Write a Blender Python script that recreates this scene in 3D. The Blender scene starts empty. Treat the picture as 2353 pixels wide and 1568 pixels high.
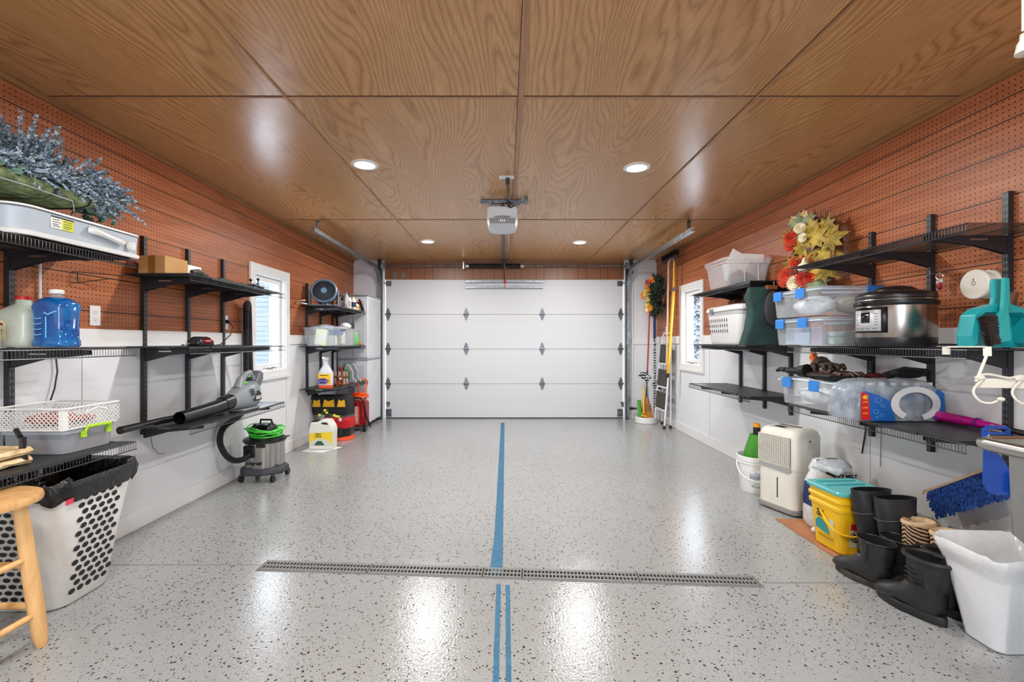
import bpy, math, random
from mathutils import Vector, Matrix
PI = math.pi
random.seed(7)
SC = bpy.context.scene
COL = SC.collection
# room (metres): camera stands at x=0, y=0 and looks along +y
XL, XR, YB, YF, ZC = -2.38, 2.36, -2.6, 7.30, 2.478
CAMZ = 1.208

# ------------------------------------------------------------------ materials
def lin(c):
    return tuple(((v/255.0)/12.92 if v/255.0 <= .04045 else ((v/255.0+.055)/1.055)**2.4) for v in c) + (1.0,)
MATS = {}
def mat(name, rgb, rough=.5, metal=0.0, alpha=1.0, trans=0.0, spec=.5, coat=0.0, emit=None, estr=0.0):
    if name in MATS: return MATS[name]
    m = bpy.data.materials.new(name); m.use_nodes = True
    b = m.node_tree.nodes['Principled BSDF']
    b.inputs['Base Color'].default_value = lin(rgb)
    b.inputs['Roughness'].default_value = rough
    b.inputs['Metallic'].default_value = metal
    b.inputs['Alpha'].default_value = alpha
    b.inputs['Transmission Weight'].default_value = trans
    b.inputs['Specular IOR Level'].default_value = spec
    b.inputs['Coat Weight'].default_value = coat
    if emit: b.inputs['Emission Color'].default_value = lin(emit); b.inputs['Emission Strength'].default_value = estr
    MATS[name] = m
    return m
class NT:
    """small node-tree writer"""
    def __init__(s, name, rough=.5, metal=0.0, spec=.5):
        s.m = bpy.data.materials.new(name); s.m.use_nodes = True; MATS[name] = s.m
        s.t = s.m.node_tree; s.b = s.t.nodes['Principled BSDF']
        s.b.inputs['Roughness'].default_value = rough; s.b.inputs['Metallic'].default_value = metal
        s.b.inputs['Specular IOR Level'].default_value = spec
    def n(s, kind, **kw):
        nd = s.t.nodes.new('ShaderNode'+kind)
        for k, v in kw.items():
            if k.startswith('_'): setattr(nd, k[1:], v)
        for k, v in kw.items():
            if not k.startswith('_'):
                key = int(k[1:]) if k[0] == 'i' and k[1:].isdigit() else k.replace('__', ' ')
                s.set(nd, key, v)
        return nd
    def set(s, nd, key, v):
        inp = nd.inputs[key]
        if isinstance(v, tuple) and len(v) == 2 and hasattr(v[0], 'outputs'): s.t.links.new(v[0].outputs[v[1]], inp)
        elif hasattr(v, 'outputs'): s.t.links.new(v.outputs[0], inp)
        else: inp.default_value = v
    def math(s, op, a, b=0.0, c=0.0, clamp=False):
        nd = s.t.nodes.new('ShaderNodeMath'); nd.operation = op; nd.use_clamp = clamp
        s.set(nd, 0, a); s.set(nd, 1, b)
        if op in ('MULTIPLY_ADD', 'COMPARE', 'WRAP', 'SMOOTH_MIN'): s.set(nd, 2, c)
        return nd
    def ramp(s, fac, stops, interp='LINEAR'):
        nd = s.t.nodes.new('ShaderNodeValToRGB'); nd.color_ramp.interpolation = interp
        e = nd.color_ramp.elements
        while len(e) < len(stops): e.new(.5)
        for el, (p, c) in zip(e, stops): el.position = p; el.color = c if len(c) == 4 else lin(c)
        s.set(nd, 0, fac); return nd
    def mix(s, fac, a, b, mode='MIX'):
        nd = s.t.nodes.new('ShaderNodeMix'); nd.data_type = 'RGBA'; nd.blend_type = mode
        s.set(nd, 0, fac); s.set(nd, 6, a); s.set(nd, 7, b); return (nd, 2)
    def pos(s): return s.n('NewGeometry')
    def objc(s): return (s.n('TexCoord'), 3)
    def mapping(s, vec, loc=(0, 0, 0), scale=(1, 1, 1), rot=(0, 0, 0)):
        nd = s.t.nodes.new('ShaderNodeMapping'); s.set(nd, 0, vec)
        nd.inputs['Location'].default_value = loc; nd.inputs['Scale'].default_value = scale; nd.inputs['Rotation'].default_value = rot
        return nd
    def noise(s, vec, scale=5.0, detail=3.0, rough=.5, dist=0.0):
        nd = s.t.nodes.new('ShaderNodeTexNoise'); s.set(nd, 'Vector', vec)
        nd.inputs['Scale'].default_value = scale; nd.inputs['Detail'].default_value = detail
        nd.inputs['Roughness'].default_value = rough; nd.inputs['Distortion'].default_value = dist
        return nd
    def color(s, v): s.set(s.b, 'Base Color', v)
    def bump(s, h, strength=.3, dist=.01):
        nd = s.t.nodes.new('ShaderNodeBump'); s.set(nd, 'Height', h)
        nd.inputs['Strength'].default_value = strength; nd.inputs['Distance'].default_value = dist
        s.t.links.new(nd.outputs[0], s.b.inputs['Normal'])

def m_ceiling():
    t = NT('walnut laminate panel', rough=.27, spec=.5)
    p = t.pos()
    sep = t.n('SeparateXYZ', i0=p)
    # every panel gets its own stretch of figure
    px = t.math('FLOOR', t.math('DIVIDE', t.math('SUBTRACT', (sep, 0), .079), 1.22))
    py = t.math('FLOOR', t.math('DIVIDE', t.math('SUBTRACT', (sep, 1), 2.423), 2.44))
    off = t.math('ADD', t.math('MULTIPLY', px, 3.7), t.math('MULTIPLY', py, 9.1))
    x = t.math('ADD', (sep, 0), off)
    vec = t.n('CombineXYZ', i0=x, i1=(sep, 1), i2=0.0)
    big = t.noise(t.mapping(vec, scale=(1.7, .34, 1)), 1.0, 2.0, .45, .15)
    fine = t.noise(t.mapping(vec, scale=(22, 1.6, 1)), 1.0, 3.0, .55)
    fld = t.math('ADD', t.math('MULTIPLY', big, 46.0), t.math('MULTIPLY', fine, 1.1))
    fld = t.math('ADD', fld, t.math('MULTIPLY', (sep, 0), 30.0))
    tri = t.math('PINGPONG', fld, .5)
    line = t.ramp(tri, [(0.0, (1, 1, 1, 1)), (.12, (.5, .5, .5, 1)), (.34, (0, 0, 0, 1))])
    pores = t.noise(t.mapping(vec, scale=(230, 7, 1)), 1.0, 2.0, .6)
    pr = t.ramp(pores, [(.42, (0, 0, 0, 1)), (.62, (1, 1, 1, 1))])
    tone = t.noise(t.mapping(vec, scale=(7, .5, 1)), 1.0, 2.0)
    c0 = t.mix(tone, lin((208, 160, 106)), lin((184, 136, 86)))
    c1 = t.mix(t.math('MULTIPLY', line, .62), c0, lin((132, 84, 46)))
    c2 = t.mix(t.math('MULTIPLY', pr, .42), c1, lin((140, 94, 60)))
    t.color(c2)
    t.bump(t.noise(p, 9.0, 3.0), .10, .01)
    return t.m
def m_peg():
    t = NT('mahogany perforated hardboard', rough=.42, spec=.35)
    p = t.pos(); sep = t.n('SeparateXYZ', i0=p)
    def cell(o): return t.math('SUBTRACT', t.math('FRACT', t.math('DIVIDE', o, .0262)), .5)
    u = cell((sep, 1)); v = cell((sep, 2))
    d = t.math('SQRT', t.math('ADD', t.math('MULTIPLY', u, u), t.math('MULTIPLY', v, v)))
    hole = t.math('LESS_THAN', d, .14)
    # grooves of random width boards
    g = None
    for z in GROOVES:
        q = t.math('LESS_THAN', t.math('ABSOLUTE', t.math('SUBTRACT', (sep, 2), z)), .0028)
        g = q if g is None else t.math('MAXIMUM', g, q)
    mask = t.math('MAXIMUM', hole, g)
    vec = t.n('CombineXYZ', i0=(sep, 1), i1=(sep, 2), i2=0.0)
    a = t.noise(t.mapping(vec, scale=(1.3, 14, 1)), 1.0, 3.0, .6, .6)
    fine = t.noise(t.mapping(vec, scale=(9, 160, 1)), 1.0, 2.0, .6)
    c0 = t.ramp(a, [(.3, (156, 90, 52)), (.5, (180, 106, 64)), (.72, (200, 126, 80))])
    c1 = t.mix(t.math('MULTIPLY', fine, .45), c0, lin((140, 74, 46)))
    t.color(t.mix(mask, c1, lin((26, 12, 8))))
    return t.m
def m_header():
    t = NT('brown grooved panelling', rough=.4)
    p = t.pos(); sep = t.n('SeparateXYZ', i0=p)
    g = None
    for k, x in enumerate([-1.80, -1.60, -1.48, -1.27, -1.14, -.93, -.80, -.52, -.38, -.18, -.05, .14, .24, .48, .60, .80, .92, 1.13, 1.26, 1.48, 1.60, 1.80]):
        q = t.math('LESS_THAN', t.math('ABSOLUTE', t.math('SUBTRACT', (sep, 0), x)), .004)
        g = q if g is None else t.math('MAXIMUM', g, q)
    f = t.noise(t.mapping(p, scale=(90, 1, 2.5)), 1.0, 3.0)
    c = t.mix(f, lin((140, 88, 50)), lin((112, 64, 34)))
    t.color(t.mix(g, c, lin((48, 24, 12))))
    return t.m
def m_floor():
    t = NT('grey flaked epoxy', rough=.2, spec=.75)
    p = t.pos()
    cl = t.noise(p, 2.2, 3.0, .6)
    def chips(scale, rad, off, dens):
        vo = t.n('TexVoronoi'); mp = t.mapping(p, loc=off, scale=(1, 1, 0)); t.set(vo, 'Vector', t.noise_warp(mp)); vo.inputs['Scale'].default_value = scale
        s = t.n('SeparateColor', i0=(vo, 1))
        r = t.math('MULTIPLY', (s, 2), rad)
        hit = t.math('LESS_THAN', (vo, 0), r)
        return t.math('MULTIPLY', hit, t.math('LESS_THAN', (s, 0), dens)), s
    def nw(mp):
        n = t.noise(mp, 130.0, 1.0)
        a = t.n('VectorMath', _operation='SCALE', i0=(n, 1)); a.inputs['Scale'].default_value = .006
        b = t.n('VectorMath', _operation='ADD', i0=mp, i1=a); return b
    t.noise_warp = nw
    dens = t.math('MULTIPLY_ADD', cl, 2.6, -.38)
    k1, s1 = chips(72.0, .46, (0, 0, 0), dens)
    k2, s2 = chips(105.0, .44, (3.3, 1.7, 0), dens)
    w1, s3 = chips(80.0, .27, (7.1, 5.2, 0), .30)
    tone = t.noise(p, 1.1, 4.0, .55)
    base = t.mix(tone, lin((150, 152, 152)), lin((164, 166, 166)))
    c = t.mix(w1, base, lin((222, 220, 214)))
    c = t.mix(k1, c, t.mix((s1, 1), lin((28, 30, 32)), lin((92, 82, 74))))
    c = t.mix(k2, c, lin((66, 66, 68)))
    t.color(c)
    h = t.noise(p, 95.0, 2.0, .55)
    t.bump(h, .2, .005)
    r = t.noise(p, 1.7, 3.0)
    t.set(t.b, 'Roughness', t.math('MULTIPLY_ADD', r, .14, .075))
    return t.m
def m_white(name, rgb=(230, 232, 235), rough=.45, line=None):
    t = NT(name, rough=rough, spec=.3)
    p = t.pos(); n = t.noise(p, 1.6, 4.0, .6)
    t.color(t.mix(t.math('MULTIPLY', n, .5), lin(rgb), lin(tuple(max(0, v-16) for v in rgb))))
    t.bump(t.noise(p, 40.0, 2.0), .05, .003)
    return t.m
def m_doorskin():
    t = NT('white embossed door skin', rough=.42, spec=.35)
    p = t.pos(); sep = t.n('SeparateXYZ', i0=p)
    w = t.noise(t.mapping(p, scale=(.6, 1, 34)), 1.0, 2.0)
    t.color(t.mix(t.math('MULTIPLY', w, .5), lin((207, 208, 210)), lin((194, 195, 198))))
    st = t.math('PINGPONG', t.math('MULTIPLY', (sep, 2), 48.0), .5)
    t.bump(t.math('ADD', st, t.noise(t.mapping(p, scale=(5, 1, 150)), 1.0, 2.0)), .22, .002)
    return t.m
def m_slots():
    t = NT('black slotted steel', rough=.4, metal=.1)
    sep = t.n('SeparateXYZ', i0=t.objc())
    zz = t.math('FRACT', t.math('DIVIDE', (sep, 2), .031))
    inz = t.math('LESS_THAN', t.math('ABSOLUTE', t.math('SUBTRACT', zz, .5)), .24)
    iny = t.math('LESS_THAN', t.math('ABSOLUTE', t.math('SUBTRACT', t.math('ABSOLUTE', (sep, 1)), .0065)), .0022)
    t.color(t.mix(t.math('MULTIPLY', inz, iny), lin((40, 42, 47)), lin((104, 104, 106))))
    return t.m
def m_wood(name, c0, c1, axis=(1, 1, 1), sc=20, rough=.45):
    t = NT(name, rough=rough)
    n = t.noise(t.mapping(t.objc(), scale=axis), sc, 3.0, .6, .8)
    t.color(t.ramp(n, [(.3, c0), (.7, c1)]))
    return t.m
def m_steel(name='brushed stainless steel', rgb=(190, 188, 184), rough=.26, axis=(1, 1, 90)):
    t = NT(name, rough=rough, metal=1.0)
    n = t.noise(t.mapping(t.objc(), scale=axis), 6.0, 2.0)
    t.color(t.mix(n, lin(rgb), lin(tuple(v-18 for v in rgb))))
    t.bump(n, .05, .002)
    return t.m
def m_vary(name, c0, c1, sc=12, rough=.6, detail=3, alpha=1.0, bump=0, stops=(.35, .65)):
    t = NT(name, rough=rough)
    n = t.noise(t.objc(), sc, detail, .6)
    t.color(t.ramp(n, [(stops[0], c0), (stops[1], c1)]))
    t.b.inputs['Alpha'].default_value = alpha
    if bump: t.bump(n, bump, .01)
    return t.m
GROOVES = [1.383, 1.585, 1.692, 1.890, 2.098, 2.249, 2.356]

# ------------------------------------------------------------------ mesh builder
class MB:
    def __init__(s): s.v = []; s.f = []; s.mi = []; s.cur = 0
    def add(s, vs, fs):
        o = len(s.v); s.v += [tuple(v) for v in vs]; s.f += [tuple(i+o for i in f) for f in fs]; s.mi += [s.cur]*len(fs); return s
    def box(s, x0, x1, y0, y1, z0, z1):
        return s.add([(x0, y0, z0), (x1, y0, z0), (x1, y1, z0), (x0, y1, z0), (x0, y0, z1), (x1, y0, z1), (x1, y1, z1), (x0, y1, z1)],
                     [(0, 3, 2, 1), (4, 5, 6, 7), (0, 1, 5, 4), (1, 2, 6, 5), (2, 3, 7, 6), (3, 0, 4, 7)])
    def obox(s, c, size, R=None):
        R = R or Matrix.Identity(3); c = Vector(c); a, b, d = (v/2 for v in size)
        vs = [c + R @ Vector(p) for p in ((-a, -b, -d), (a, -b, -d), (a, b, -d), (-a, b, -d), (-a, -b, d), (a, -b, d), (a, b, d), (-a, b, d))]
        return s.add(vs, [(0, 3, 2, 1), (4, 5, 6, 7), (0, 1, 5, 4), (1, 2, 6, 5), (2, 3, 7, 6), (3, 0, 4, 7)])
    def bar(s, p, q, w, h, up=(0, 0, 1)):
        p = Vector(p); q = Vector(q); d = (q-p).normalized(); u = Vector(up); sd = d.cross(u)
        if sd.length < 1e-4: sd = d.cross(Vector((1, 0, 0)))
        sd.normalize(); u = sd.cross(d)
        vs = [e + sd*a*w/2 + u*b*h/2 for e in (p, q) for a, b in ((-1, -1), (1, -1), (1, 1), (-1, 1))]
        return s.add(vs, [(3, 2, 1, 0), (4, 5, 6, 7), (0, 1, 5, 4), (1, 2, 6, 5), (2, 3, 7, 6), (3, 0, 4, 7)])
    def tube(s, pts, r, n=8, cap=True, closed=False):
        P = [Vector(p) for p in pts]; m = len(P); rs = r if isinstance(r, (list, tuple)) else [r]*m
        T = []
        for i in range(m):
            if closed: a = P[(i+1) % m]-P[i-1]
            else: a = P[min(i+1, m-1)]-P[max(i-1, 0)]
            T.append(a.normalized() if a.length > 1e-9 else Vector((0, 0, 1)))
        ref = Vector((0, 0, 1)) if abs(T[0].z) < .9 else Vector((1, 0, 0))
        u = T[0].cross(ref).normalized(); vs = []
        for i in range(m):
            u = (u - T[i]*u.dot(T[i]))
            u = u.normalized() if u.length > 1e-6 else T[i].orthogonal().normalized()
            w = T[i].cross(u)
            for k in range(n):
                a = 2*PI*k/n; vs.append(P[i] + (u*math.cos(a)+w*math.sin(a))*rs[i])
        fs = []
        for i in range(m if closed else m-1):
            for k in range(n):
                j = (i+1) % m
                fs.append((i*n+k, i*n+(k+1) % n, j*n+(k+1) % n, j*n+k))
        if cap and not closed: fs += [tuple(range(n-1, -1, -1)), tuple((m-1)*n+k for k in range(n))]
        return s.add(vs, fs)
    def cyl(s, p, q, r0, r1=None, n=20): return s.tube([p, q], [r0, r0 if r1 is None else r1], n)
    def loft(s, rings, cap0=True, cap1=True, closed=True):
        n = len(rings[0]); vs = [p for r in rings for p in r]; fs = []
        for i in range(len(rings)-1):
            for k in range(n if closed else n-1):
                fs.append((i*n+k, i*n+(k+1) % n, (i+1)*n+(k+1) % n, (i+1)*n+k))
        if cap0: fs.append(tuple(range(n-1, -1, -1)))
        if cap1: fs.append(tuple((len(rings)-1)*n+k for k in range(n)))
        return s.add(vs, fs)
    def lathe(s, prof, n=28, c=(0, 0, 0), sx=1, sy=1, R=None, cap0=True, cap1=True):
        R = R or Matrix.Identity(3); c = Vector(c)
        return s.loft([[c + R @ Vector((r*sx*math.cos(2*PI*k/n), r*sy*math.sin(2*PI*k/n), z)) for k in range(n)] for r, z in prof], cap0, cap1)
    def ell(s, c, rx, ry, rz, n=14, m=8, R=None):
        prof = [(max(1e-4, math.sin(PI*i/m)), -math.cos(PI*i/m)) for i in range(m+1)]
        R = R or Matrix.Identity(3); c = Vector(c)
        return s.loft([[c + R @ Vector((r*rx*math.cos(2*PI*k/n), r*ry*math.sin(2*PI*k/n), z*rz)) for k in range(n)] for r, z in prof])
    def prism(s, poly, vec):
        n = len(poly); P = [Vector(p) for p in poly]; v = Vector(vec)
        return s.add(P+[p+v for p in P], [tuple(range(n-1, -1, -1)), tuple(range(n, 2*n))]+[(i, (i+1) % n, n+(i+1) % n, n+i) for i in range(n)])
    def rbox(s, x0, x1, y0, y1, z0, z1, r, n=4):
        """box with rounded vertical corners and softened top"""
        e = min(r*.35, (z1-z0)*.3)
        R = [rr(x0+e, x1-e, y0+e, y1-e, z0, r, n), rr(x0, x1, y0, y1, z0+e, r, n), rr(x0, x1, y0, y1, z1-e, r, n), rr(x0+e, x1-e, y0+e, y1-e, z1, r, n)]
        return s.loft(R)
def rr(x0, x1, y0, y1, z, r, n=4):
    """rounded rectangle ring at height z"""
    r = min(r, (x1-x0)/2-1e-4, (y1-y0)/2-1e-4); out = []
    for cx, cy, a0 in ((x1-r, y1-r, 0), (x0+r, y1-r, 90), (x0+r, y0+r, 180), (x1-r, y0+r, 270)):
        for k in range(n+1):
            a = math.radians(a0+90*k/n); out.append((cx+r*math.cos(a), cy+r*math.sin(a), z))
    return out
def RZ(d): return Matrix.Rotation(math.radians(d), 3, 'Z')
def RX(d): return Matrix.Rotation(math.radians(d), 3, 'X')
def RY(d): return Matrix.Rotation(math.radians(d), 3, 'Y')

def obj(name, mb, mats, parent=None, loc=(0, 0, 0), smooth=35, bevel=0, label=None, solid=0, sub=0, kind=None):
    me = bpy.data.meshes.new(name); me.from_pydata(mb.v, [], mb.f)
    mats = mats if isinstance(mats, (list, tuple)) else [mats]
    for m in mats: me.materials.append(m)
    if len(mats) > 1: me.polygons.foreach_set('material_index', mb.mi)
    me.validate(); me.update()
    if smooth:
        me.polygons.foreach_set('use_smooth', [True]*len(me.polygons)); me.set_sharp_from_angle(angle=math.radians(smooth))
    o = bpy.data.objects.new(name, me); COL.objects.link(o)
    if parent: o.parent = parent
    o.location = loc
    if bevel:
        b = o.modifiers.new('bevel', 'BEVEL'); b.width = bevel; b.segments = 2; b.limit_method = 'ANGLE'
    if sub:
        b = o.modifiers.new('sub', 'SUBSURF'); b.levels = sub; b.render_levels = sub
    if solid:
        b = o.modifiers.new('solid', 'SOLIDIFY'); b.thickness = solid; b.offset = 0
    if label: o['label'] = label
    if kind: o['kind'] = kind
    return o
def thing(name, label, cat, loc=(0, 0, 0), rz=0, group=None):
    o = bpy.data.objects.new(name, None); COL.objects.link(o); o.empty_display_size = .05
    o.location = loc; o.rotation_euler = (0, 0, math.radians(rz)); o['label'] = label; o['category'] = cat
    if group: o['group'] = group
    return o
def tag(o, label, cat, group=None):
    o['label'] = label; o['category'] = cat
    if group: o['group'] = group
    return o
def struct(name, mb, mats, parent=None, **kw):
    return obj(name, mb, mats, parent, kind=None if parent else 'structure', **kw)
def text(name, body, size, m, parent, loc, rot, ext=.0006, sx=1.0, bold=0.0):
    cu = bpy.data.curves.new(name, 'FONT'); cu.body = body; cu.size = size; cu.extrude = ext; cu.align_x = 'CENTER'; cu.align_y = 'CENTER'; cu.offset = bold
    o = bpy.data.objects.new(name, cu); COL.objects.link(o)
    dg = bpy.context.evaluated_depsgraph_get()
    me = bpy.data.meshes.new_from_object(o.evaluated_get(dg)); bpy.data.objects.remove(o)
    me.materials.clear(); me.materials.append(m)
    q = bpy.data.objects.new(name, me); COL.objects.link(q); q.parent = parent; q.location = loc
    q.rotation_euler = tuple(math.radians(a) for a in rot); q.scale = (sx, 1, 1)
    return q
def at(px, py, y):
    """world point seen at photo pixel (px, py) at depth y; used to read positions off the photograph"""
    return Vector(((px-1162)*y/1072.0, y, CAMZ+(785-py)*y/1072.0))
# ------------------------------------------------------------------ common materials
WHITE = m_white('white painted board'); TRIMW = mat('white satin trim', (232, 232, 232), .35)
PEG = m_peg(); CEIL = m_ceiling(); FLOOR = m_floor(); DOORSKIN = m_doorskin(); SLOT = m_slots()
BLACK = mat('black powder coat', (34, 36, 40), .42); WIRE = mat('black vinyl coated wire', (40, 42, 46), .35)
LINER = mat('charcoal plastic liner', (44, 46, 48), .45); RUBBER = mat('black rubber', (24, 24, 25), .55)
GREYP = mat('mid grey plastic', (120, 122, 124), .4); CHROME = mat('bright zinc', (190, 192, 194), .28, 1.0)
GALV = m_vary('galvanised steel', (120, 126, 132), (165, 170, 174), 30, .38); GALV.node_tree.nodes['Principled BSDF'].inputs['Metallic'].default_value = .85
STEEL = m_steel(); WP = mat('white plastic', (232, 232, 230), .32); CREAM = mat('warm white plastic', (222, 218, 206), .4)
CLEAR = mat('clear plastic', (225, 232, 238), .12, alpha=.30); FROST = mat('frosted plastic', (222, 226, 230), .35, alpha=.40)
BLUE = mat('bright blue plastic', (34, 122, 206), .32); RED = mat('red plastic', (190, 18, 22), .35); YEL = mat('yellow plastic', (236, 186, 16), .35)
BLK = mat('black plastic', (22, 22, 24), .35); DK = mat('black print', (14, 14, 16), .6); PAPER = mat('white paper', (238, 236, 232), .7)
TEAL = mat('teal plastic', (22, 152, 158), .35); ORANGE = mat('orange plastic', (232, 84, 22), .4); GREEN = mat('green plastic', (60, 150, 44), .4)

# ------------------------------------------------------------------ setting
mb = MB(); mb.box(XL-.15, XR+.15, YB, YF+.35, -.1, 0); struct('floor', mb, FLOOR, smooth=0)
mb = MB(); mb.box(XL-.15, XR+.15, YB, YF+.35, ZC, ZC+.12); struct('ceiling', mb, CEIL, smooth=0)
WY = {-1: (4.32, 5.10), 1: (5.54, 6.28)}; WZ = (.83, 1.952)
def sidewall(side, name):
    x0, x1 = (XL-.14, XL) if side < 0 else (XR, XR+.14)
    y0, y1 = WY[side][0]+.075, WY[side][1]-.075; z0, z1 = WZ[0]+.075, WZ[1]-.075
    mb = MB()
    for (a, b, c, d) in ((YB, y0, 0, ZC), (y1, YF+.2, 0, ZC), (y0, y1, 0, z0), (y0, y1, z1, ZC)):
        zs = [c]+[q for q in (1.25,) if c < q < d]+[d]
        for lo, hi in zip(zs, zs[1:]):
            mb.cur = 0 if hi <= 1.2501 else 1
            mb.box(x0, x1, a, b, lo, hi)
    struct(name, mb, [WHITE, PEG], smooth=0)
sidewall(-1, 'wall_left'); sidewall(1, 'wall_right')
# near end wall, unseen; its open doorway is added to let daylight brighten the ceiling
mb = MB(); mb.box(XL-.14, -.5, YB-.1, YB, 0, ZC); mb.box(.5, XR+.14, YB-.1, YB, 0, ZC); mb.box(-.5, .5, YB-.1, YB, 2.1, ZC); struct('wall_near', mb, WHITE, smooth=0)
# far wall round the garage door opening: white returns, brown header
DX0, DX1, DZ = -1.89, 1.85, 2.178
mb = MB(); mb.box(XL-.14, DX0, YF, YF+.15, 0, ZC); mb.box(DX1, XR+.14, YF, YF+.15, 0, ZC)
mb.cur = 1; mb.box(DX0, DX1, YF, YF+.15, DZ, ZC)
struct('wall_far', mb, [WHITE, m_header()], smooth=0)
# wainscot cap rails, crown strips, baseboards
CROWN = m_wood('crown strip wood', (134, 90, 54), (160, 112, 70), (6, .5, 6), 6)
k = 0
for side, xw in ((-1, XL), (1, XR)):
    s = -side; a, b = WY[side]
    for (y0, y1) in ((YB, a), (b, YF)):
        k += 1; mb = MB(); mb.box(min(xw, xw+s*.018), max(xw, xw+s*.018), y0, y1, 1.177, 1.28); struct('trim_%d' % k, mb, TRIMW, smooth=0, bevel=.002)
    k += 1; mb = MB(); mb.box(min(xw, xw+s*.02), max(xw, xw+s*.02), YB, YF, ZC-.03, ZC); struct('trim_%d' % k, mb, CROWN, smooth=0, bevel=.003)
    mb = MB(); mb.box(min(xw, xw+s*.014), max(xw, xw+s*.014), YB, YF, 0, .115); struct('baseboard_'+('left' if side < 0 else 'right'), mb, TRIMW, smooth=0, bevel=.003)
mb = MB(); mb.box(1.97, XR, YF-.014, YF, 0, .10); struct('baseboard_far', mb, TRIMW, smooth=0, bevel=.003)
mb = MB(); mb.box(1.97, XR, YF-.016, YF, 1.165, 1.26); mb.box(1.97, 1.99, YF-.02, YF, 0, 2.2)
k += 1; struct('trim_%d' % k, mb, TRIMW, smooth=0, bevel=.002)
k += 1; mb = MB(); mb.box(DX0, DX1, YF-.02, YF, ZC-.028, ZC); struct('trim_%d' % k, mb, CROWN, smooth=0, bevel=.003)
# ceiling battens over the panel joints
BAT = m_wood('ceiling batten wood', (150, 106, 74), (172, 128, 92), (6, .5, 6), 6)
SEAM = mat('dark panel joint', (64, 38, 22), .8)
for x, w in ((.079-1.22, .012), (.079, .03), (.079+1.22, .012)):
    k += 1; mb = MB(); mb.box(x-w/2, x+w/2, YB, YF, ZC-.006, ZC); mb.cur = 1; mb.box(x-w/2-.003, x-w/2, YB, YF, ZC-.001, ZC); struct('trim_%d' % k, mb, [BAT, SEAM], smooth=0)
for y in (-.017, 2.423, 4.863):
    k += 1; mb = MB(); mb.box(XL, XR, y-.006, y+.006, ZC-.004, ZC); mb.cur = 1; mb.box(XL, XR, y-.013, y-.006, ZC-.001, ZC); struct('trim_%d' % k, mb, [BAT, SEAM], smooth=0)
# wainscot panel joints
k += 1; mb = MB()
for y in (2.62, 5.06): mb.box(XL, XL+.0015, y-.0015, y+.0015, .115, 1.177)
for y in (3.02, 5.40): mb.box(XR-.0015, XR, y-.0015, y+.0015, .115, 1.177)
struct('trim_%d' % k, mb, mat('joint grey', (150, 150, 150), .8), smooth=0)

# ------------------------------------------------------------------ windows
gl = bpy.data.materials.new('window glass'); gl.use_nodes = True; nt = gl.node_tree; nt.nodes.clear()
out = nt.nodes.new('ShaderNodeOutputMaterial'); mx = nt.nodes.new('ShaderNodeMixShader'); tr = nt.nodes.new('ShaderNodeBsdfTransparent'); gs = nt.nodes.new('ShaderNodeBsdfGlossy')
gs.inputs['Roughness'].default_value = .02; mx.inputs[0].default_value = .07
nt.links.new(tr.outputs[0], mx.inputs[1]); nt.links.new(gs.outputs[0], mx.inputs[2]); nt.links.new(mx.outputs[0], out.inputs[0])
def frame(mb, xa, xb, y0, y1, z0, z1, w):
    mb.box(xa, xb, y0, y1, z0, z0+w); mb.box(xa, xb, y0, y1, z1-w, z1)
    mb.box(xa, xb, y0, y0+w, z0+w, z1-w); mb.box(xa, xb, y1-w, y1, z0+w, z1-w)
def window(idx, side):
    xw = XL if side < 0 else XR; s = -side; (y0, y1), (z0, z1) = WY[side], WZ
    r = bpy.data.objects.new('window_%d' % idx, None); COL.objects.link(r); r.location = (xw, (y0+y1)/2, z0); r['kind'] = 'structure'
    cy = (y0+y1)/2; y0 -= cy; y1 -= cy; z1 -= z0; z0 = 0
    def X(a, b): return (min(s*a, s*b), max(s*a, s*b))
    mb = MB(); frame(mb, *X(0, .022), y0, y1, z0, z1, .085); mb.box(*X(0, .03), y0-.004, y1+.004, -.004, .03); obj('casing', mb, TRIMW, r, smooth=0, bevel=.003)
    mb = MB(); frame(mb, *X(-.13, .01), y0+.075, y1-.075, z0+.075, z1-.075, .022); obj('jamb', mb, TRIMW, r, smooth=0)
    mb = MB(); frame(mb, *X(-.075, -.03), y0+.1, y1-.1, z0+.1, z1-.1, .05); obj('sash', mb, TRIMW, r, smooth=0, bevel=.004)
    mb = MB(); mb.box(*X(-.056, -.05), y0+.14, y1-.14, z0+.14, z1-.14); obj('pane', mb, gl, r, smooth=0)
    h = MB(); h.box(*X(-.03, .005), -.07, .05, .088, .118); h.tube([(s*.0, -.02, .112), (s*.02, -.02, .118), (s*.03, .05, .112)], .007, 8); h.ell((s*.03, .055, .112), .01, .014, .01)
    obj('crank_handle', h, CHROME, r, bevel=.003)
window(1, -1); window(2, 1)

# ------------------------------------------------------------------ outside
snow = m_vary('snow', (214, 218, 226), (236, 238, 244), 3, .8)
mb = MB(); mb.box(-40, XL-.4, -20, 40, -.35, -.2); mb.box(XR+.4, 40, -20, 40, -.35, -.2); mb.box(XL-.4, XR+.4, -20, YB-.12, -.35, -.06)
o = struct('ground', mb, snow, smooth=0)
h = thing('neighbour_house', 'pale sided house with a small window seen outside through the window by the vacuum hose', 'house', (-8.6, 14.6, -.2))
mb = MB(); mb.box(-2.2, 2.2, -2, 6, 0, 3.4)
for q in range(26): mb.box(-2.2, 2.22, -2.012, -2, .13*q, .13*q+.115)
obj('siding', mb, mat('pale siding', (54, 60, 68), .6), h, smooth=0)
mb = MB(); mb.prism([(-2.5, -2.2, 3.3), (2.5, -2.2, 3.3), (0, -2.2, 4.7)], (0, 8.4, 0)); obj('roof', mb, mat('roof grey', (40, 48, 58), .7), h, smooth=0)
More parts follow.
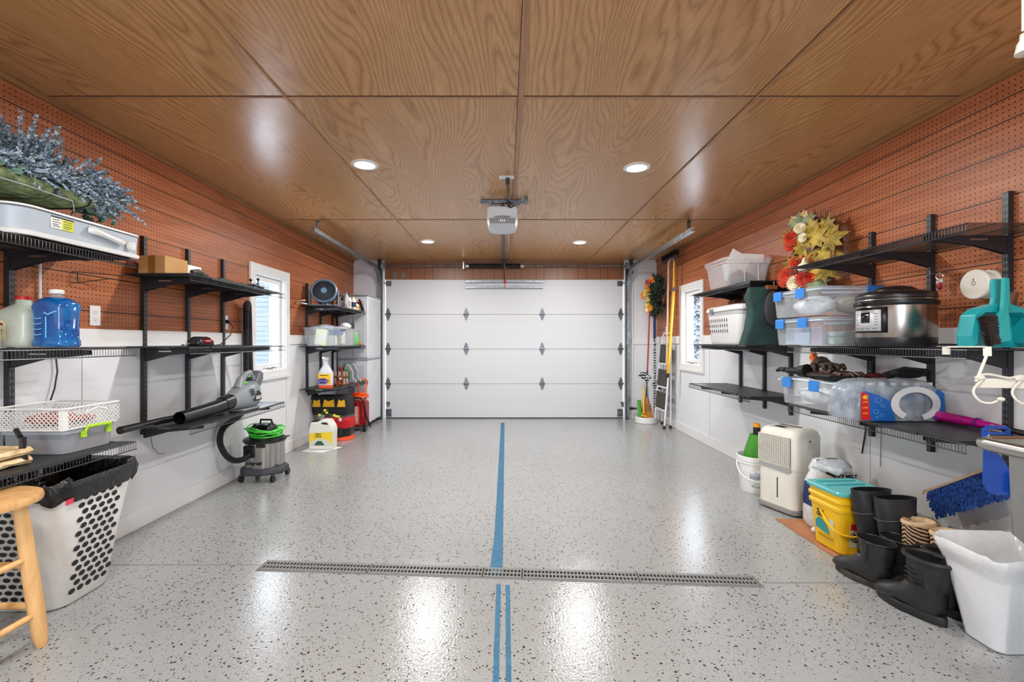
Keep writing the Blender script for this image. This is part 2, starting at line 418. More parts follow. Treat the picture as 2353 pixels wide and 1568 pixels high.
mb = MB(); mb.box(.8, 1.3, -2.04, -2.0, 1.25, 2.2); w = obj('window_frame', mb, TRIMW, h, smooth=0)
mb = MB(); mb.box(.86, 1.24, -2.05, -2.041, 1.31, 2.14); obj('pane', mb, mat('dark pane', (30, 36, 44), .1), w, smooth=0)
BARK = m_vary('snowy bark', (70, 72, 74), (150, 158, 166), 10, .8); NEED = m_vary('frosted needles', (14, 22, 26), (120, 132, 144), 9, .8, stops=(.4, .6))
def tree(x, y, hgt, label):
    t = thing('spruce_tree', label, 'tree', (x, y, -.2), group=None); rnd = random.Random(int(x*31+y*7))
    mb = MB(); mb.cyl((0, 0, 0), (0, 0, hgt), .14, .02, 8); obj('trunk', mb, BARK, t)
    mb = MB()
    for i in range(900):
        z = .5+rnd.random()**.8*(hgt-.6); R = (hgt-z)/hgt*hgt*.26+.15; a = rnd.random()*2*PI; r = R*rnd.random()**.5
        c = Vector((r*math.cos(a), r*math.sin(a), z-.25*r)); d = Vector((math.cos(a), math.sin(a), -.35))*.16; sd = Vector((-math.sin(a), math.cos(a), rnd.uniform(-.4, .4)))*.06
        mb.add([c-sd, c+d, c+sd, c-d*.6], [(0, 1, 2, 3)])
    obj('foliage', mb, NEED, t, smooth=0)
for x, y, hh, lb in ((5.4, 13.2, 3.3, 'snow-dusted spruce standing nearest beyond the casement by the ladder'), (6.4, 17.0, 3.9, 'tall snow-dusted spruce standing behind the nearer spruce outside'), (8.6, 19.5, 4.0, 'snowy spruce farther out beside the tall one outside')): tree(x, y, hh, lb)
w = bpy.data.worlds.new('overcast'); SC.world = w; w.use_nodes = True
bg = w.node_tree.nodes['Background']; bg.inputs[0].default_value = (.80, .90, 1.0, 1); bg.inputs[1].default_value = 15.0

# ------------------------------------------------------------------ garage door and its hardware
d = bpy.data.objects.new('door_1', None); COL.objects.link(d); d.location = (0, YF+.02, 0); d['kind'] = 'structure'; d['label'] = 'wide white four-section overhead garage door'
for i in range(4):
    z0, z1 = i*.5445+.0025, (i+1)*.5445-.0025
    mb = MB(); mb.box(DX0+.01, DX1-.01, 0, .045, z0, z1); obj('door_section', mb, DOORSKIN, d, smooth=0)
mb = MB(); mb.box(DX0+.01, DX1-.01, .012, .04, .01, 2.17); obj('added_gap_backing', mb, mat('joint shade grey', (140, 140, 142), .8), d, smooth=0)  # backing added to stop outside light leaking through the section gaps
mb = MB(); mb.box(DX0+.01, DX1-.01, -.006, .05, 0, .014); obj('bottom_seal', mb, RUBBER, d, smooth=0)
HNG = m_vary('hinge steel', (86, 90, 94), (130, 134, 138), 40, .35); HNG.node_tree.nodes['Principled BSDF'].inputs['Metallic'].default_value = .8
def hinge(x, z):
    mb = MB()
    for s in (-1, 1):
        mb.prism([(x-.038, -.004, z), (x+.038, -.004, z), (x+.030, -.004, z+s*.045), (x+.008, -.004, z+s*.098), (x-.008, -.004, z+s*.098), (x-.030, -.004, z+s*.045)][::s], (0, .004, 0))
        mb.prism([(x-.016, -.010, z+s*.01), (x+.016, -.010, z+s*.01), (x, -.005, z+s*.085)][::s], (0, .006, 0))
    mb.cyl((x-.045, -.010, z), (x+.045, -.010, z), .012, n=10); obj('hinge', mb, HNG, d, smooth=30)
for z in (.5445, 1.089, 1.6335):
    for x in (DX0+.045, -.62, .572, DX1-.045): hinge(x, z)
for sx, x in ((1, DX0+.03), (-1, DX1-.03)):
    mb = MB(); mb.box(min(x-.02*sx, x+.07*sx), max(x-.02*sx, x+.07*sx), -.012, 0, 2.075, 2.155); mb.cyl((x-.05*sx, -.03, 2.12), (x+.03*sx, -.03, 2.12), .008, n=8); obj('top_bracket', mb, HNG, d, smooth=30, bevel=.003)
    mb = MB(); mb.box(min(x-.02*sx, x+.07*sx), max(x-.02*sx, x+.07*sx), -.012, 0, .03, .15); mb.prism([(x-.02, -.006, .26), (x+.05, -.006, .26), (x+.04, -.006, .2), (x+.015, -.006, .165), (x-.005, -.006, .2)], (0, .006, 0)); obj('bottom_bracket', mb, HNG, d, smooth=30, bevel=.003)
for z in (2.055, 2.145):
    mb = MB(); mb.box(-.63, .58, -.035, 0, z-.014, z+.014); mb.box(-.63, .58, -.04, -.03, z-.018, z-.013); obj('operator_strut', mb, GALV, d, smooth=0, bevel=.002)
TX = 1.955
for sx, cx, lab in ((-1, -.02-TX+.02, 'grey steel door track curving up above the white cabinets'), (1, 1.90, 'grey steel door track curving up beside the wreath corner')):
    t = thing('door_track', lab, 'track', (cx, YF-.05, 0))
    path = [(0, 0, .02), (0, 0, 2.0)]+[(0, -.3+.3*math.cos(a), 2.03+.3*math.sin(a)) for a in [PI/2*i/8 for i in range(9)]]+[(0, -2.53, 2.345)]
    mb = MB()
    def sweep(path, prof):
        rings = []
        for i, p in enumerate(path):
            a = Vector(path[max(0, i-1)]); b = Vector(path[min(len(path)-1, i+1)]); tn = (b-a).normalized(); nx = Vector((1, 0, 0)); nn = nx.cross(tn)
            rings.append([Vector(p)+nx*u+nn*v for u, v in prof])
        return rings
    pr = [(-.022, -.022), (.022, -.022), (.022, -.018), (-.018, -.018), (-.018, .018), (.022, .018), (.022, .022), (-.022, .022)]
    mb.loft(sweep(path, [(u*sx*1, v) for u, v in pr])); obj('rail', mb, GALV, t, smooth=25)
    mb = MB(); mb.box(-.005, .03 if sx < 0 else .005, .0, .05, 0, 2.35) if sx < 0 else mb.box(-.03, .005, .0, .05, 0, 2.35); obj('mounting_angle', mb, BLACK, t, smooth=0)
    mb = MB(); mb.box(-.004+sx*.03, .004+sx*.03, -2.36, -2.30, 2.32, ZC-.001); mb.box(-.015+sx*.03, .025+sx*.03, -2.36, -2.30, ZC-.012, ZC-.006); obj('hanger_strap', mb, GALV if sx < 0 else BLACK, t, smooth=0)
    mb = MB(); mb.box(-.004+sx*.03, .004+sx*.03, -2.36, -.12, 2.365, 2.385); obj('reinforcing_angle', mb, GALV, t, smooth=0)
    mb = MB(); mb.box(-.03, .03, -.02, -.005, 1.165, 1.24); obj('track_bracket', mb, HNG, t, smooth=0, bevel=.002)
    mb = MB(); mb.box(-.035, .035, -.02, -.005, .28, .33); obj('track_bracket', mb, HNG, t, smooth=0, bevel=.002)
s_ = thing('torsion_spring_shaft', 'torsion spring with dark coil and shaft across the brown header', 'spring', (-.02, YF-.09, 2.375))
mb = MB(); mb.cyl((-1.96, 0, 0), (1.98, 0, 0), .012, n=10); obj('shaft', mb, HNG, s_)
mb = MB()
mb.tube([(-.55+.8*i/400, .028*math.cos(i*PI/4.0), .028*math.sin(i*PI/4.0)) for i in range(401)], .010, 5); mb.cyl((-.55, 0, 0), (.25, 0, 0), .027, n=16); obj('coil', mb, BLK, s_)
for x0 in (-.60, .25):
    mb = MB(); mb.cyl((x0, 0, 0), (x0+.05, 0, 0), .036, .03, 16); obj('winding_cone', mb, CHROME, s_)
mb = MB(); mb.box(-.64, -.62, -.03, .09, -.05, .06); obj('bearing_plate', mb, CHROME, s_, smooth=0)
for x0, x1 in ((-1.90, -1.84), (1.87, 1.93)):
    mb = MB(); mb.lathe([(.02, 0), (.055, 0), (.05, .02), (.05, .045), (.055, .06), (.02, .06)], 20, (x0, 0, 0), R=RY(90)); obj('cable_drum', mb, GREYP, s_)
    mb = MB(); mb.box(x0-.045 if x0 < 0 else x1+.02, x0-.02 if x0 < 0 else x1+.045, -.05, .088, -.12, .1); obj('end_plate', mb, BLACK, s_, smooth=0)

op = thing('garage_door_opener', 'white and grey ceiling mounted garage door opener motor', 'garage door opener', (-.03, 4.15, 2.24))
mb = MB()
def oring(y, hw, zb, zt): return [(-hw*.86, y, zb), (-hw*.5, y, zb-.012), (0, y, zb-.016), (hw*.5, y, zb-.012), (hw*.86, y, zb), (hw, y, zb+.05), (hw*1.02, y, zt-.02), (hw*.9, y, zt), (-hw*.9, y, zt), (-hw*1.02, y, zt-.02), (-hw, y, zb+.05)]
mb.loft([oring(.0, .12, .055, .15), oring(-.012, .13, .03, .165), oring(.03, .138, .01, .17), oring(.30, .138, .005, .17), oring(.34, .12, .03, .16)]); obj('housing', mb, mat('opener white', (205, 208, 212), .35), op, smooth=50)
mb = MB(); mb.box(-.115, .115, -.018, -.006, .016, .062); obj('control_panel', mb, GREYP, op, smooth=0, bevel=.004)
mb = MB(); [mb.box(x-.005, x+.005, -.0195, -.018, .03, .05) for x in (-.018, 0, .018)]; obj('buttons', mb, WP, op, smooth=0, kind='stuff')
mb = MB(); [mb.box(x*.017-.003, x*.017+.003, -.018, -.010, .07, .07+.018-abs(x)*.002) for x in range(-4, 5)]; obj('vent_slots', mb, BLK, op, smooth=0, kind='stuff')
mb = MB(); mb.box(-.195, .175, .02, .05, .205, .236); mb.box(-.12, -.09, .02, .045, .16, .21); mb.box(.09, .12, .02, .045, .16, .21); mb.box(-.12, .12, .06, .09, .165, .18); obj('mounting_angle', mb, HNG, op, smooth=0, bevel=.002)
mb = MB(); mb.box(-.02, .02, .2, 3.02, .165, .19); obj('drive_rail', mb, BLACK, op, smooth=0)
mb = MB(); mb.box(-.03, .03, 2.98, 3.06, .14, .23); mb.tube([(0.01, 2.98, .16), (.01, 3.03, .0), (.01, 3.13, -.12)], .008, 6); obj('door_arm', mb, BLK, op)
mb = MB(); mb.tube([(.02, 2.9, .15), (.025, 2.95, .0), (.02, 3.0, -.08)], .003, 5); obj('release_cord', mb, RED, op)
mb = MB(); mb.ell((.02, 3.0, -.115), .022, .012, .02); mb.tube([(.02, 3.0, -.1), (.02, 3.0, -.22)], .006, 5); obj('release_handle', mb, RED, op)
c = tag(obj('opener_power_cord', MB().tube([(.012, 3.62, 2.44), (.02, 3.75, 2.40), (.03, 3.95, 2.41), (.01, 4.05, 2.44), (.05, 4.1, 2.42), (.02, 4.12, 2.40), (.06, 4.14, 2.43), (0, 4.13, 2.44), (.04, 4.12, 2.39), (.07, 4.15, 2.41), (.05, 4.2, 2.40)], .0075, 6).box(0, .03, 3.6, 3.635, 2.42, 2.47), BLK), 'black power cord tangled between ceiling outlet and opener', 'cord')
t = thing('ceiling_outlet', 'white rectangular outlet plate on the wood ceiling', 'outlet', (.007, 3.6, ZC)); obj('cover_plate', MB().box(-.058, .058, -.035, .035, -.006, 0), TRIMW, t, smooth=0, bevel=.002)
t = thing('sensor_box', 'small dark box with thin wire beside the opener bracket on the ceiling', 'sensor', (.178, 4.12, ZC)); obj('box_body', MB().box(-.02, .02, -.02, .02, -.055, 0), HNG, t, smooth=0, bevel=.003); obj('signal_wire', MB().tube([(-.02, 0, -.03), (-.06, 0, -.06), (-.09, 0, -.065)], .003, 5), BLK, t)
tag(obj('antenna_wire', MB().tube([(.04, 4.34, 2.27), (.045, 4.6, 2.40), (.04, 5.3, 2.44), (.05, 6.2, 2.47)], .003, 5), CREAM), 'thin pale wire hanging along the ceiling behind the opener', 'wire')
# wall-side hinges of tape marks on header
for x in (-1.73, -1.60):
    mb = MB(); mb.box(x-.018, x+.018, YF-.008, YF-.001, 2.19, 2.30)
    tag(obj('header_bracket', mb, mat('blue grey steel', (96, 112, 124), .4)), 'blue-grey steel tab on the brown header, %s' % ('nearer the door track' if x < -1.7 else 'farther from the door track'), 'bracket')

# ------------------------------------------------------------------ floor drain and tape
ang = math.atan2(2.341-2.513, 1.27+1.315)
dr = thing('trench_drain', 'long grey slotted trench drain across the grey floor', 'drain', ((1.27-1.315)/2, (2.341+2.513)/2, 0), math.degrees(ang))
L = math.hypot(2.585, .172)/2
mb = MB(); frame_w = .008
mb.box(-L, L, -.056, -.048, -.02, .004); mb.box(-L, L, .048, .056, -.02, .004); mb.box(-L, -L+.01, -.048, .048, -.02, .004); mb.box(L-.01, L, -.048, .048, -.02, .004); obj('drain_frame', mb, mat('drain grey', (120, 120, 118), .5), dr, smooth=0)
mb = MB(); mb.box(-L+.01, L-.01, -.048, .048, .0002, .0009); obj('drain_channel', mb, mat('drain dark', (18, 18, 18), .9), dr, smooth=0)
GR = mat('grate grey', (128, 128, 126), .45)
edges = [-L+.012, -.70, -.095, .108, .70, L-.012]
for a, b in zip(edges, edges[1:]):
    mb = MB(); a += .003; b -= .003
    for (c, d_) in ((-.046, -.034), (-.006, .006), (.034, .046)): mb.box(a, b, c, d_, .001, .006)
    n = max(4, int((b-a)/.0185))
    for i in range(n+1):
        x = a+(b-a-.006)*i/n; mb.box(x, x+.006, -.046, .046, .001, .0055)
    obj('grate', mb, GR, dr, smooth=0)
TAPE = m_vary('blue masking tape', (34, 92, 126), (48, 112, 146), 30, .6)
for lab, (x0, x1, y0, y1, kx) in (('wide blue tape strip from drain toward garage door', (-.070, -.016, 2.44, 6.93, .004)), ('narrow blue tape strip before the drain, farther from the boots', (-.046, -.024, .6, 2.315, .003)), ('narrow blue tape strip before the drain, nearer the boots', (.0, .02, .6, 2.31, .003))):
    mb = MB(); n = 24; vs = []
    for i in range(n+1):
        y = y0+(y1-y0)*i/n; w = kx*math.sin(i*1.9)*.3+(.012*math.exp(-((y-2.44)/.3)**2) if y0 > 2 else 0)
        vs += [(x0-w, y, .0012), (x1, y, .0012)]
    mb.add(vs, [(2*i, 2*i+1, 2*i+3, 2*i+2) for i in range(n)]); tag(obj('masking_tape', mb, TAPE, smooth=0, solid=.0012), lab, 'tape')
mb = MB(); mb.box(XL+.014, -1.33, 2.516, 2.524, 0, .0008); mb.box(1.285, XR-.014, 2.329, 2.337, 0, .0008); k += 1; struct('trim_%d' % k, mb, mat('saw cut', (120, 120, 118), .8), smooth=0)

# ------------------------------------------------------------------ ceiling lights
LENS = mat('lit lens', (255, 255, 255), .4, emit=(255, 250, 240), estr=22.0)
def downlight(x, y, lab, show=True, power=28):
    t = thing('recessed_light', lab, 'ceiling light', (x, y, ZC))
    mb = MB(); mb.lathe([(.072, -.004), (.094, -.001), (.097, -.0005), (.094, -.007), (.074, -.010), (.070, -.008), (.072, -.004)], 32, cap0=False, cap1=False); obj('trim_ring', mb, TRIMW, t)
    mb = MB(); mb.lathe([(.0001, -.004), (.073, -.004), (.073, -.0025), (.0001, -.0025)], 32); obj('lens', mb, LENS, t)
    ld = bpy.data.lights.new('recessed_lamp', 'AREA'); ld.shape = 'DISK'; ld.size = .14; ld.energy = power; ld.color = (1.0, .99, .97)
    lo = bpy.data.objects.new('recessed_lamp', ld); COL.objects.link(lo); lo.location = (x, y, ZC-.014)
downlight(-1.01, 3.345, 'lit recessed ceiling light above the leaf blower side, nearer the camera than the opener')
downlight(.955, 3.40, 'lit recessed ceiling light on the wreath side, nearer the camera than the opener')
downlight(-.99, 5.92, 'lit recessed ceiling light close to the garage door on the fan side')
downlight(.947, 5.97, 'lit recessed ceiling light close to the garage door on the ladder side')
for i, (x, y) in enumerate(((-1.0, .8), (.95, .8), (-1.0, -1.75), (.95, -1.75))):  # unseen downlights added around the camera to raise the ambient light
    downlight(x, y, 'added unseen recessed fill light behind the camera in the near half of the room', power=28)
for o_ in [o for o in COL.objects if o.name.startswith('recessed_light') and o.location.y < 1]: o_['group'] = 'added fill lights behind the camera'
# ------------------------------------------------------------------ shelving
DEP = .41
def wire_shelf(side, y0, y1, z, label, liner=None, cat='shelf'):
    xw = XL if side < 0 else XR; s = -side
    t = thing('wire_shelf', label, cat, (xw+s*.008, y0, z)); L = y1-y0; D = DEP
    mb = MB(); n = int(round(L/.0155))
    for i in range(n+1):
        y = L*i/n
        mb.tube([(0, y, -.006), (s*(D-.004), y, -.006), (s*D, y, -.012), (s*D, y, -.046)], .0014, 4)
    for x, zz, r in ((.003, -.010, .003), (D*.36, -.010, .0026), (D*.7, -.010, .0026), (D-.004, -.0095, .003), (D+.001, -.046, .003)):
        mb.tube([(s*x, -.004, zz), (s*x, L+.004, zz)], r, 6)
    obj('wire_deck', mb, WIRE, t, smooth=40)
    if liner:
        a, b = liner; mb = MB(); mb.box(min(s*.01, s*(D-.002)), max(s*.01, s*(D-.002)), a-y0, b-y0, -.0045, -.0005); mb.box(min(s*(D-.002), s*(D+.004)), max(s*(D-.002), s*(D+.004)), a-y0+.2, b-y0-.2, -.014, -.0005)
        obj('shelf_liner', mb, LINER, t, smooth=0)
    return t
BRK = {}
def upright(side, y, levels, label, ztop=1.90, zbot=.60, clips=True):
    xw = XL if side < 0 else XR; s = -side
    t = thing('shelf_upright', label, 'shelf upright', (xw, y, zbot))
    mb = MB(); h = ztop-zbot
    x0, x1 = (.0005, .026)
    mb.box(min(s*x0, s*x1), max(s*x0, s*x1), -.0135, -.0105, 0, h); mb.box(min(s*x0, s*x1), max(s*x0, s*x1), .0105, .0135, 0, h)
    mb.box(min(s*(x1-.003), s*x1), max(s*(x1-.003), s*x1), -.0105, .0105, 0, h); obj('slotted_rail', mb, SLOT, t, smooth=0)
    for z in levels:
        key = side
        if key not in BRK:
            b = MB()
            P = [(.018, -.014), (.40, -.014), (.402, -.036), (.18, -.058), (.03, -.098), (.018, -.098)]
            b.prism([(s*px, -.010, pz) for px, pz in P][::s], (0, .0025, 0)); b.prism([(s*px, .0075, pz) for px, pz in P][::s], (0, .0025, 0))
            b.box(min(s*.018, s*.40), max(s*.018, s*.40), -.010, .010, -.0165, -.0135)
            c = MB(); c.box(min(s*.12, s*.2), max(s*.12, s*.2), -.0125, -.0101, -.036, -.028)
            me = []
            for nm, q, mt in (('bracket', b, BLACK), ('bracket_clip', c, CHROME)):
                o = obj(nm, q, mt, t, loc=(0, 0, z-zbot) if nm == 'bracket' else (0, 0, 0), smooth=0, bevel=.001 if nm == 'bracket' else 0); me.append(o)
            me[1].parent = me[0]; BRK[key] = me
        else:
            o = BRK[key][0].copy(); COL.objects.link(o); o.parent = t; o.location = (0, 0, z-zbot)
            if clips: c = BRK[key][1].copy(); COL.objects.link(c); c.parent = o
    return t
# near rack on the plant side
wire_shelf(-1, 1.26, 2.475, 1.645, 'black wire shelf carrying the pale curved appliance under the lavender planter')
wire_shelf(-1, 1.26, 2.475, 1.18, 'black wire shelf carrying the blue fluid jug and the pale jug')
wire_shelf(-1, 1.26, 2.475, .683, 'black wire shelf with white lattice basket, above the black-bagged hamper', (1.28, 2.38))
upright(-1, 2.224, (1.645, 1.18, .683), 'black slotted upright behind the two jugs')
upright(-1, 1.41, (1.645, 1.18, .683), 'black slotted upright at the near end of the jug shelves')
# middle rack with the leaf blower
wire_shelf(-1, 2.90, 4.14, 1.635, 'black wire shelf carrying the cardboard box beside the window', (2.905, 4.05))
wire_shelf(-1, 2.90, 4.14, 1.175, 'black wire shelf carrying the small red-windowed device', (2.905, 3.75))
wire_shelf(-1, 2.90, 4.14, .675, 'black wire shelf carrying the leaf blower', (2.905, 4.13))
for y, lb in ((3.05, 'black slotted upright just behind the cardboard box'), (3.475, 'black slotted upright in the middle of the leaf blower rack'), (3.905, 'black slotted upright nearest the window casing and vacuum hose')):
    upright(-1, y, (1.635, 1.175, .675), lb, 1.895)
# far rack with the fan
wire_shelf(-1, 5.36, 6.53, 1.625, 'small-looking black shelf carrying the blue-grey fan', (5.365, 6.52))
wire_shelf(-1, 5.36, 6.53, 1.155, 'black shelf carrying the overfilled clear bin below the fan', (5.365, 6.52))
wire_shelf(-1, 5.36, 6.53, .66, 'black shelf carrying spray bottle and bottle rack above the tool bags', (5.365, 6.52))
for y, lb in ((5.56, 'black slotted upright beside the fan, nearer the window'), (5.97, 'black slotted upright behind the fan shelf bottles'), (6.38, 'black slotted upright closest to the white louvred cabinets')):
    upright(-1, y, (1.625, 1.155, .66), lb, 1.90)
# near rack on the boots side
wire_shelf(1, 1.97, 3.21, 1.715, 'empty black wire shelf, topmost above the pressure cooker')
wire_shelf(1, 1.97, 3.21, 1.18, 'black wire shelf carrying pressure cooker, latched totes and teal dustpan')
wire_shelf(1, 1.97, 3.21, .78, 'black wire shelf carrying bottled water pack and glove tote', (2.0, 3.2))
for y, lb in ((2.18, 'black slotted upright behind the teal dustpan'), (2.575, 'black slotted upright rising behind the pressure cooker'), (2.99, 'black slotted upright behind the latched totes')):
    upright(1, y, (1.715, 1.18, .78), lb, 1.908, clips=False)
# far rack on the boots side
wire_shelf(1, 3.715, 4.94, 1.695, 'black shelf carrying the frosted tote full of papers', (3.72, 4.85))
wire_shelf(1, 3.715, 4.94, 1.18, 'black shelf carrying white vented hamper and green bag', (3.72, 4.7))
wire_shelf(1, 3.715, 4.94, .77, 'empty low black shelf below the white vented hamper', (3.72, 4.85))
for y, lb in ((3.84, 'black slotted upright just beyond the autumn leaf wreath'), (4.23, 'black slotted upright behind the green bag'), (4.66, 'black slotted upright nearest the casement by the ladder')):
    upright(1, y, (1.695, 1.18, .77), lb, 1.90, clips=False)

# ================================================================== plant side, near rack
# --- curved appliance
AP_F = mat('appliance face grey', (176, 186, 196), .35)
t = thing('countertop_appliance', 'low white appliance with pale grey curved face, long handle and round knob', 'appliance', (-2.33, 1.86, 1.6475))
mb = MB(); W, D_, H = .375, .635, .118
def aring(z, e):
    A = rr(e, W-e, e, D_-e, 0, .085, 6); B = rr(e, W-e, e, D_-e, 0, .025, 6)
    return [(p[0], p[1], z) for p in (B[:14]+A[14:])]
mb.loft([aring(0, .02), aring(.012, .004), aring(H-.01, .0), aring(H, .012)]); obj('body', mb, AP_F, t, smooth=50)
mb = MB(); mb.loft([aring(H-.002, -.004), aring(H+.006, -.002), aring(H+.010, .012)]); mb.loft([aring(.0, -.003), aring(.014, -.006), aring(.02, -.001)]); obj('white_rim', mb, WP, t, smooth=50)
mb = MB(); mb.tube([(W+.002, .33, .085), (W+.014, .335, .083), (W+.018, .37, .078), (W+.018, .45, .066), (W+.014, .50, .060), (W+.002, .51, .060)], [.016, .019, .014, .0125, .017, .014], 12); obj('handle', mb, WP, t, smooth=60)
mb = MB(); mb.lathe([(.022, 0), (.021, .012), (.014, .016), (.012, .022), (.001, .023)], 20, (W, .565, .055), R=RY(90)); mb.box(W+.016, W+.026, .560, .570, .037, .073); obj('knob', mb, WP, t, smooth=40)
lb = obj('sticker', MB().box(W, W+.0012, .145, .250, .052, .098), PAPER, t, smooth=0)
obj('sticker_band', MB().box(W+.0012, W+.0018, .145, .250, .098, .104), DK, lb, smooth=0)
obj('sticker_yellow', MB().box(W+.0012, W+.0018, .195, .250, .052, .098), mat('lime sticker', (206, 214, 30), .6), lb, smooth=0)
m_ = MB(); [m_.box(W+.0018, W+.0022, .152, .152+w_, z_, z_+.003) for z_, w_ in ((.088, .03), (.078, .036), (.068, .028), (.060, .034))]; [m_.box(W+.0018, W+.0022, .202, .202+w_, z_, z_+.003) for z_, w_ in ((.088, .04), (.078, .036), (.068, .04), (.060, .03))]
obj('sticker_print', m_, mat('grey print', (90, 94, 80), .7), lb, smooth=0, kind='stuff')

# --- lavender planter
MOSS = m_vary('green mossy moulded stone', (72, 86, 56), (146, 162, 114), 22, .8, bump=.4)
t = thing('lavender_planter', 'mossy green trough planter overflowing with grey-blue lavender sprays', 'planter', (-2.12, 2.02, 1.775))
mb = MB()
def tring(z, hx, y0, y1): return [(x, y, z) for x, y, _ in rr(-hx, hx, y0, y1, 0, .07, 5)]
mb.loft([tring(.060, .10, -.34, .16), tring(.068, .125, -.38, .21), tring(.082, .145, -.42, .26), tring(.112, .152, -.43, .27), tring(.120, .148, -.42, .26), tring(.112, .135, -.40, .24)]); obj('trough', mb, MOSS, t, smooth=50)
for y in (-.22, .02, .19):
    mb = MB(); mb.tube([(.158, y, .118), (.148, y, .080), (.10, y, .062), (-.1, y, .062), (-.148, y, .09)], .004, 6); obj('trough_band', mb, mat('dark band', (28, 34, 28), .7), t)
mb = MB(); mb.tube([(.14, -.30, .0), (.145, -.30, .072), (.15, -.1, .076), (.15, .10, .072), (.155, .11, .0)], .003, 6); obj('wire_stand', mb, CHROME, t)
LAV = m_vary('dusty lavender blue', (84, 112, 128), (196, 210, 226), 60, .8); LEAFG = m_vary('muted blue green leaf', (56, 88, 78), (130, 164, 148), 20, .6)
rnd = random.Random(3); fl = MB(); st = MB(); lf = MB()
def spray(p0, p1, p2, n, w):
    for i in range(n):
        u = (i+1)/n; p = (p0*(1-u)**2+p1*2*u*(1-u)+p2*u*u); d = ((p1-p0)*(1-u)+(p2-p1)*u).normalized()
        if u < .35: continue
        for k in range(4):
            a = rnd.random()*2*PI; o1 = d.orthogonal().normalized(); o2 = d.cross(o1); q = (o1*math.cos(a)+o2*math.sin(a)); tip = p+(q*.75+d*.8)*w*(1.25-u*.6); sd = d.cross(q)*w*.26
            fl.add([p-sd, tip-sd*.5, tip+sd*.5, p+sd], [(0, 1, 2, 3)])
for i in range(470):
    y = -.42+rnd.random()*.72; x = rnd.uniform(-.12, .13); e = (y+.08)/.4
    p0 = Vector((x, y, .105)); lean = Vector((rnd.uniform(-.5, .9)*.45, max(-.5, e*.8)+rnd.uniform(-.35, .35), rnd.uniform(.75, 1.15))).normalized()
    Ln = rnd.uniform(.10, .24)*(1.2 if y < .0 else .95); p1 = p0+lean*Ln*.6
    droop = Vector((lean.x*.5, lean.y*.7, rnd.uniform(.1, .6)-.5*max(0, e-.4)))*Ln*.8; p2 = p1+droop
    if p2.x < -.235: p2.x = -.235
    st.tube([p0, p1, p2], [.002, .0014, .001], 3); spray(p0, p1, p2, 14, .021)
for i in range(90):
    p0 = Vector((rnd.uniform(-.05, .13), rnd.uniform(.02, .24), .11)); p1 = p0+Vector((rnd.uniform(-.03, .06), rnd.uniform(.08, .20), rnd.uniform(.0, .09))); p2 = p1+Vector((rnd.uniform(-.02, .04), rnd.uniform(.06, .16), rnd.uniform(-.08, .02)))
    st.tube([p0, p1, p2], .0014, 3); spray(p0, p1, p2, 14, .020)
for i in range(150):
    p0 = Vector((rnd.uniform(.06, .13), rnd.uniform(-.30, .26), .115)); p1 = p0+Vector((rnd.uniform(.03, .08), rnd.uniform(.02, .13), rnd.uniform(.02, .09))); p2 = p1+Vector((rnd.uniform(-.01, .03), rnd.uniform(.03, .10), rnd.uniform(-.06, .05)))
    st.tube([p0, p1, p2], .0014, 3); spray(p0, p1, p2, 12, .019)
for i in range(520):
    y = rnd.uniform(-.42, .40); x = rnd.uniform(-.02, .175) if y < .28 else rnd.uniform(-.05, .1); z = rnd.uniform(.10, .16) - (max(0, y-.2)*.3); c = Vector((x, y, z)); a = Vector((rnd.uniform(-1, 1), rnd.uniform(-1, 1), rnd.uniform(-.6, .6))).normalized(); b = a.orthogonal().normalized(); r_ = rnd.uniform(.009, .019)
    lf.add([c+(a*math.cos(q*PI/3)+b*.85*math.sin(q*PI/3))*r_ for q in range(6)], [tuple(range(6))])
obj('stems', st, mat('stem green', (86, 96, 80), .8), t); obj('lavender_flowers', fl, LAV, t, smooth=0, kind='stuff'); obj('leaves', lf, LEAFG, t, smooth=0, kind='stuff')

# --- jugs on the middle shelf
z0 = 1.182
t = thing('fluid_jug', 'clear jug of bright blue washer fluid with white cap', 'jug', (-2.045, 2.125, z0), -6); t.scale = (.92, .92, .97)
BF = m_vary('blue washer fluid', (8, 84, 168), (30, 128, 206), 14, .08); BF.node_tree.nodes['Principled BSDF'].inputs['Transmission Weight'].default_value = .35; BF.node_tree.nodes['Principled BSDF'].inputs['Coat Weight'].default_value = .6
def jr(z, a, b, r=.03): return rr(-a, a, -b, b, z, r, 4)
mb = MB(); mb.loft([jr(0, .080, .055), jr(.008, .086, .060), jr(.03, .086, .060), jr(.036, .081, .056), jr(.10, .081, .056), jr(.165, .083, .058), jr(.185, .087, .062), jr(.205, .085, .060, .04), jr(.222, .070, .050, .045), jr(.232, .045, .036, .034)]); obj('filled_body', mb, BF, t, smooth=60)
mb = MB()
for zz in (.06, .085, .11, .135): mb.tube([(-.060, -.058, zz), (-.035, -.062, zz-.004), (-.015, -.058, zz)], .0025, 6)
mb.tube([(.0, -.058, .16), (.03, -.066, .15), (.065, -.060, .165)], .004, 6); mb.tube([(.01, -.059, .14), (.015, -.062, .09), (.01, -.059, .045)], .003, 6); obj('moulded_ribs', mb, mat('pale blue gloss', (120, 190, 236), .06), t)
mb = MB(); mb.loft([jr(.232, .045, .036, .034), jr(.243, .022, .022, .0215), jr(.252, .020, .020, .0195)]); obj('clear_neck', mb, CLEAR, t)
mb = MB(); mb.lathe([(.027, .250), (.029, .253), (.029, .266), (.024, .270)], 20); obj('cap', mb, WP, t)
t = thing('juice_jug', 'cloudy pale jug with red cap and apple label beside the blue jug', 'jug', (-2.205, 2.135, z0), -4); t.scale = (.95, .95, .98)
PJ = m_vary('cloudy milky plastic', (168, 178, 164), (192, 202, 188), 6, .35)
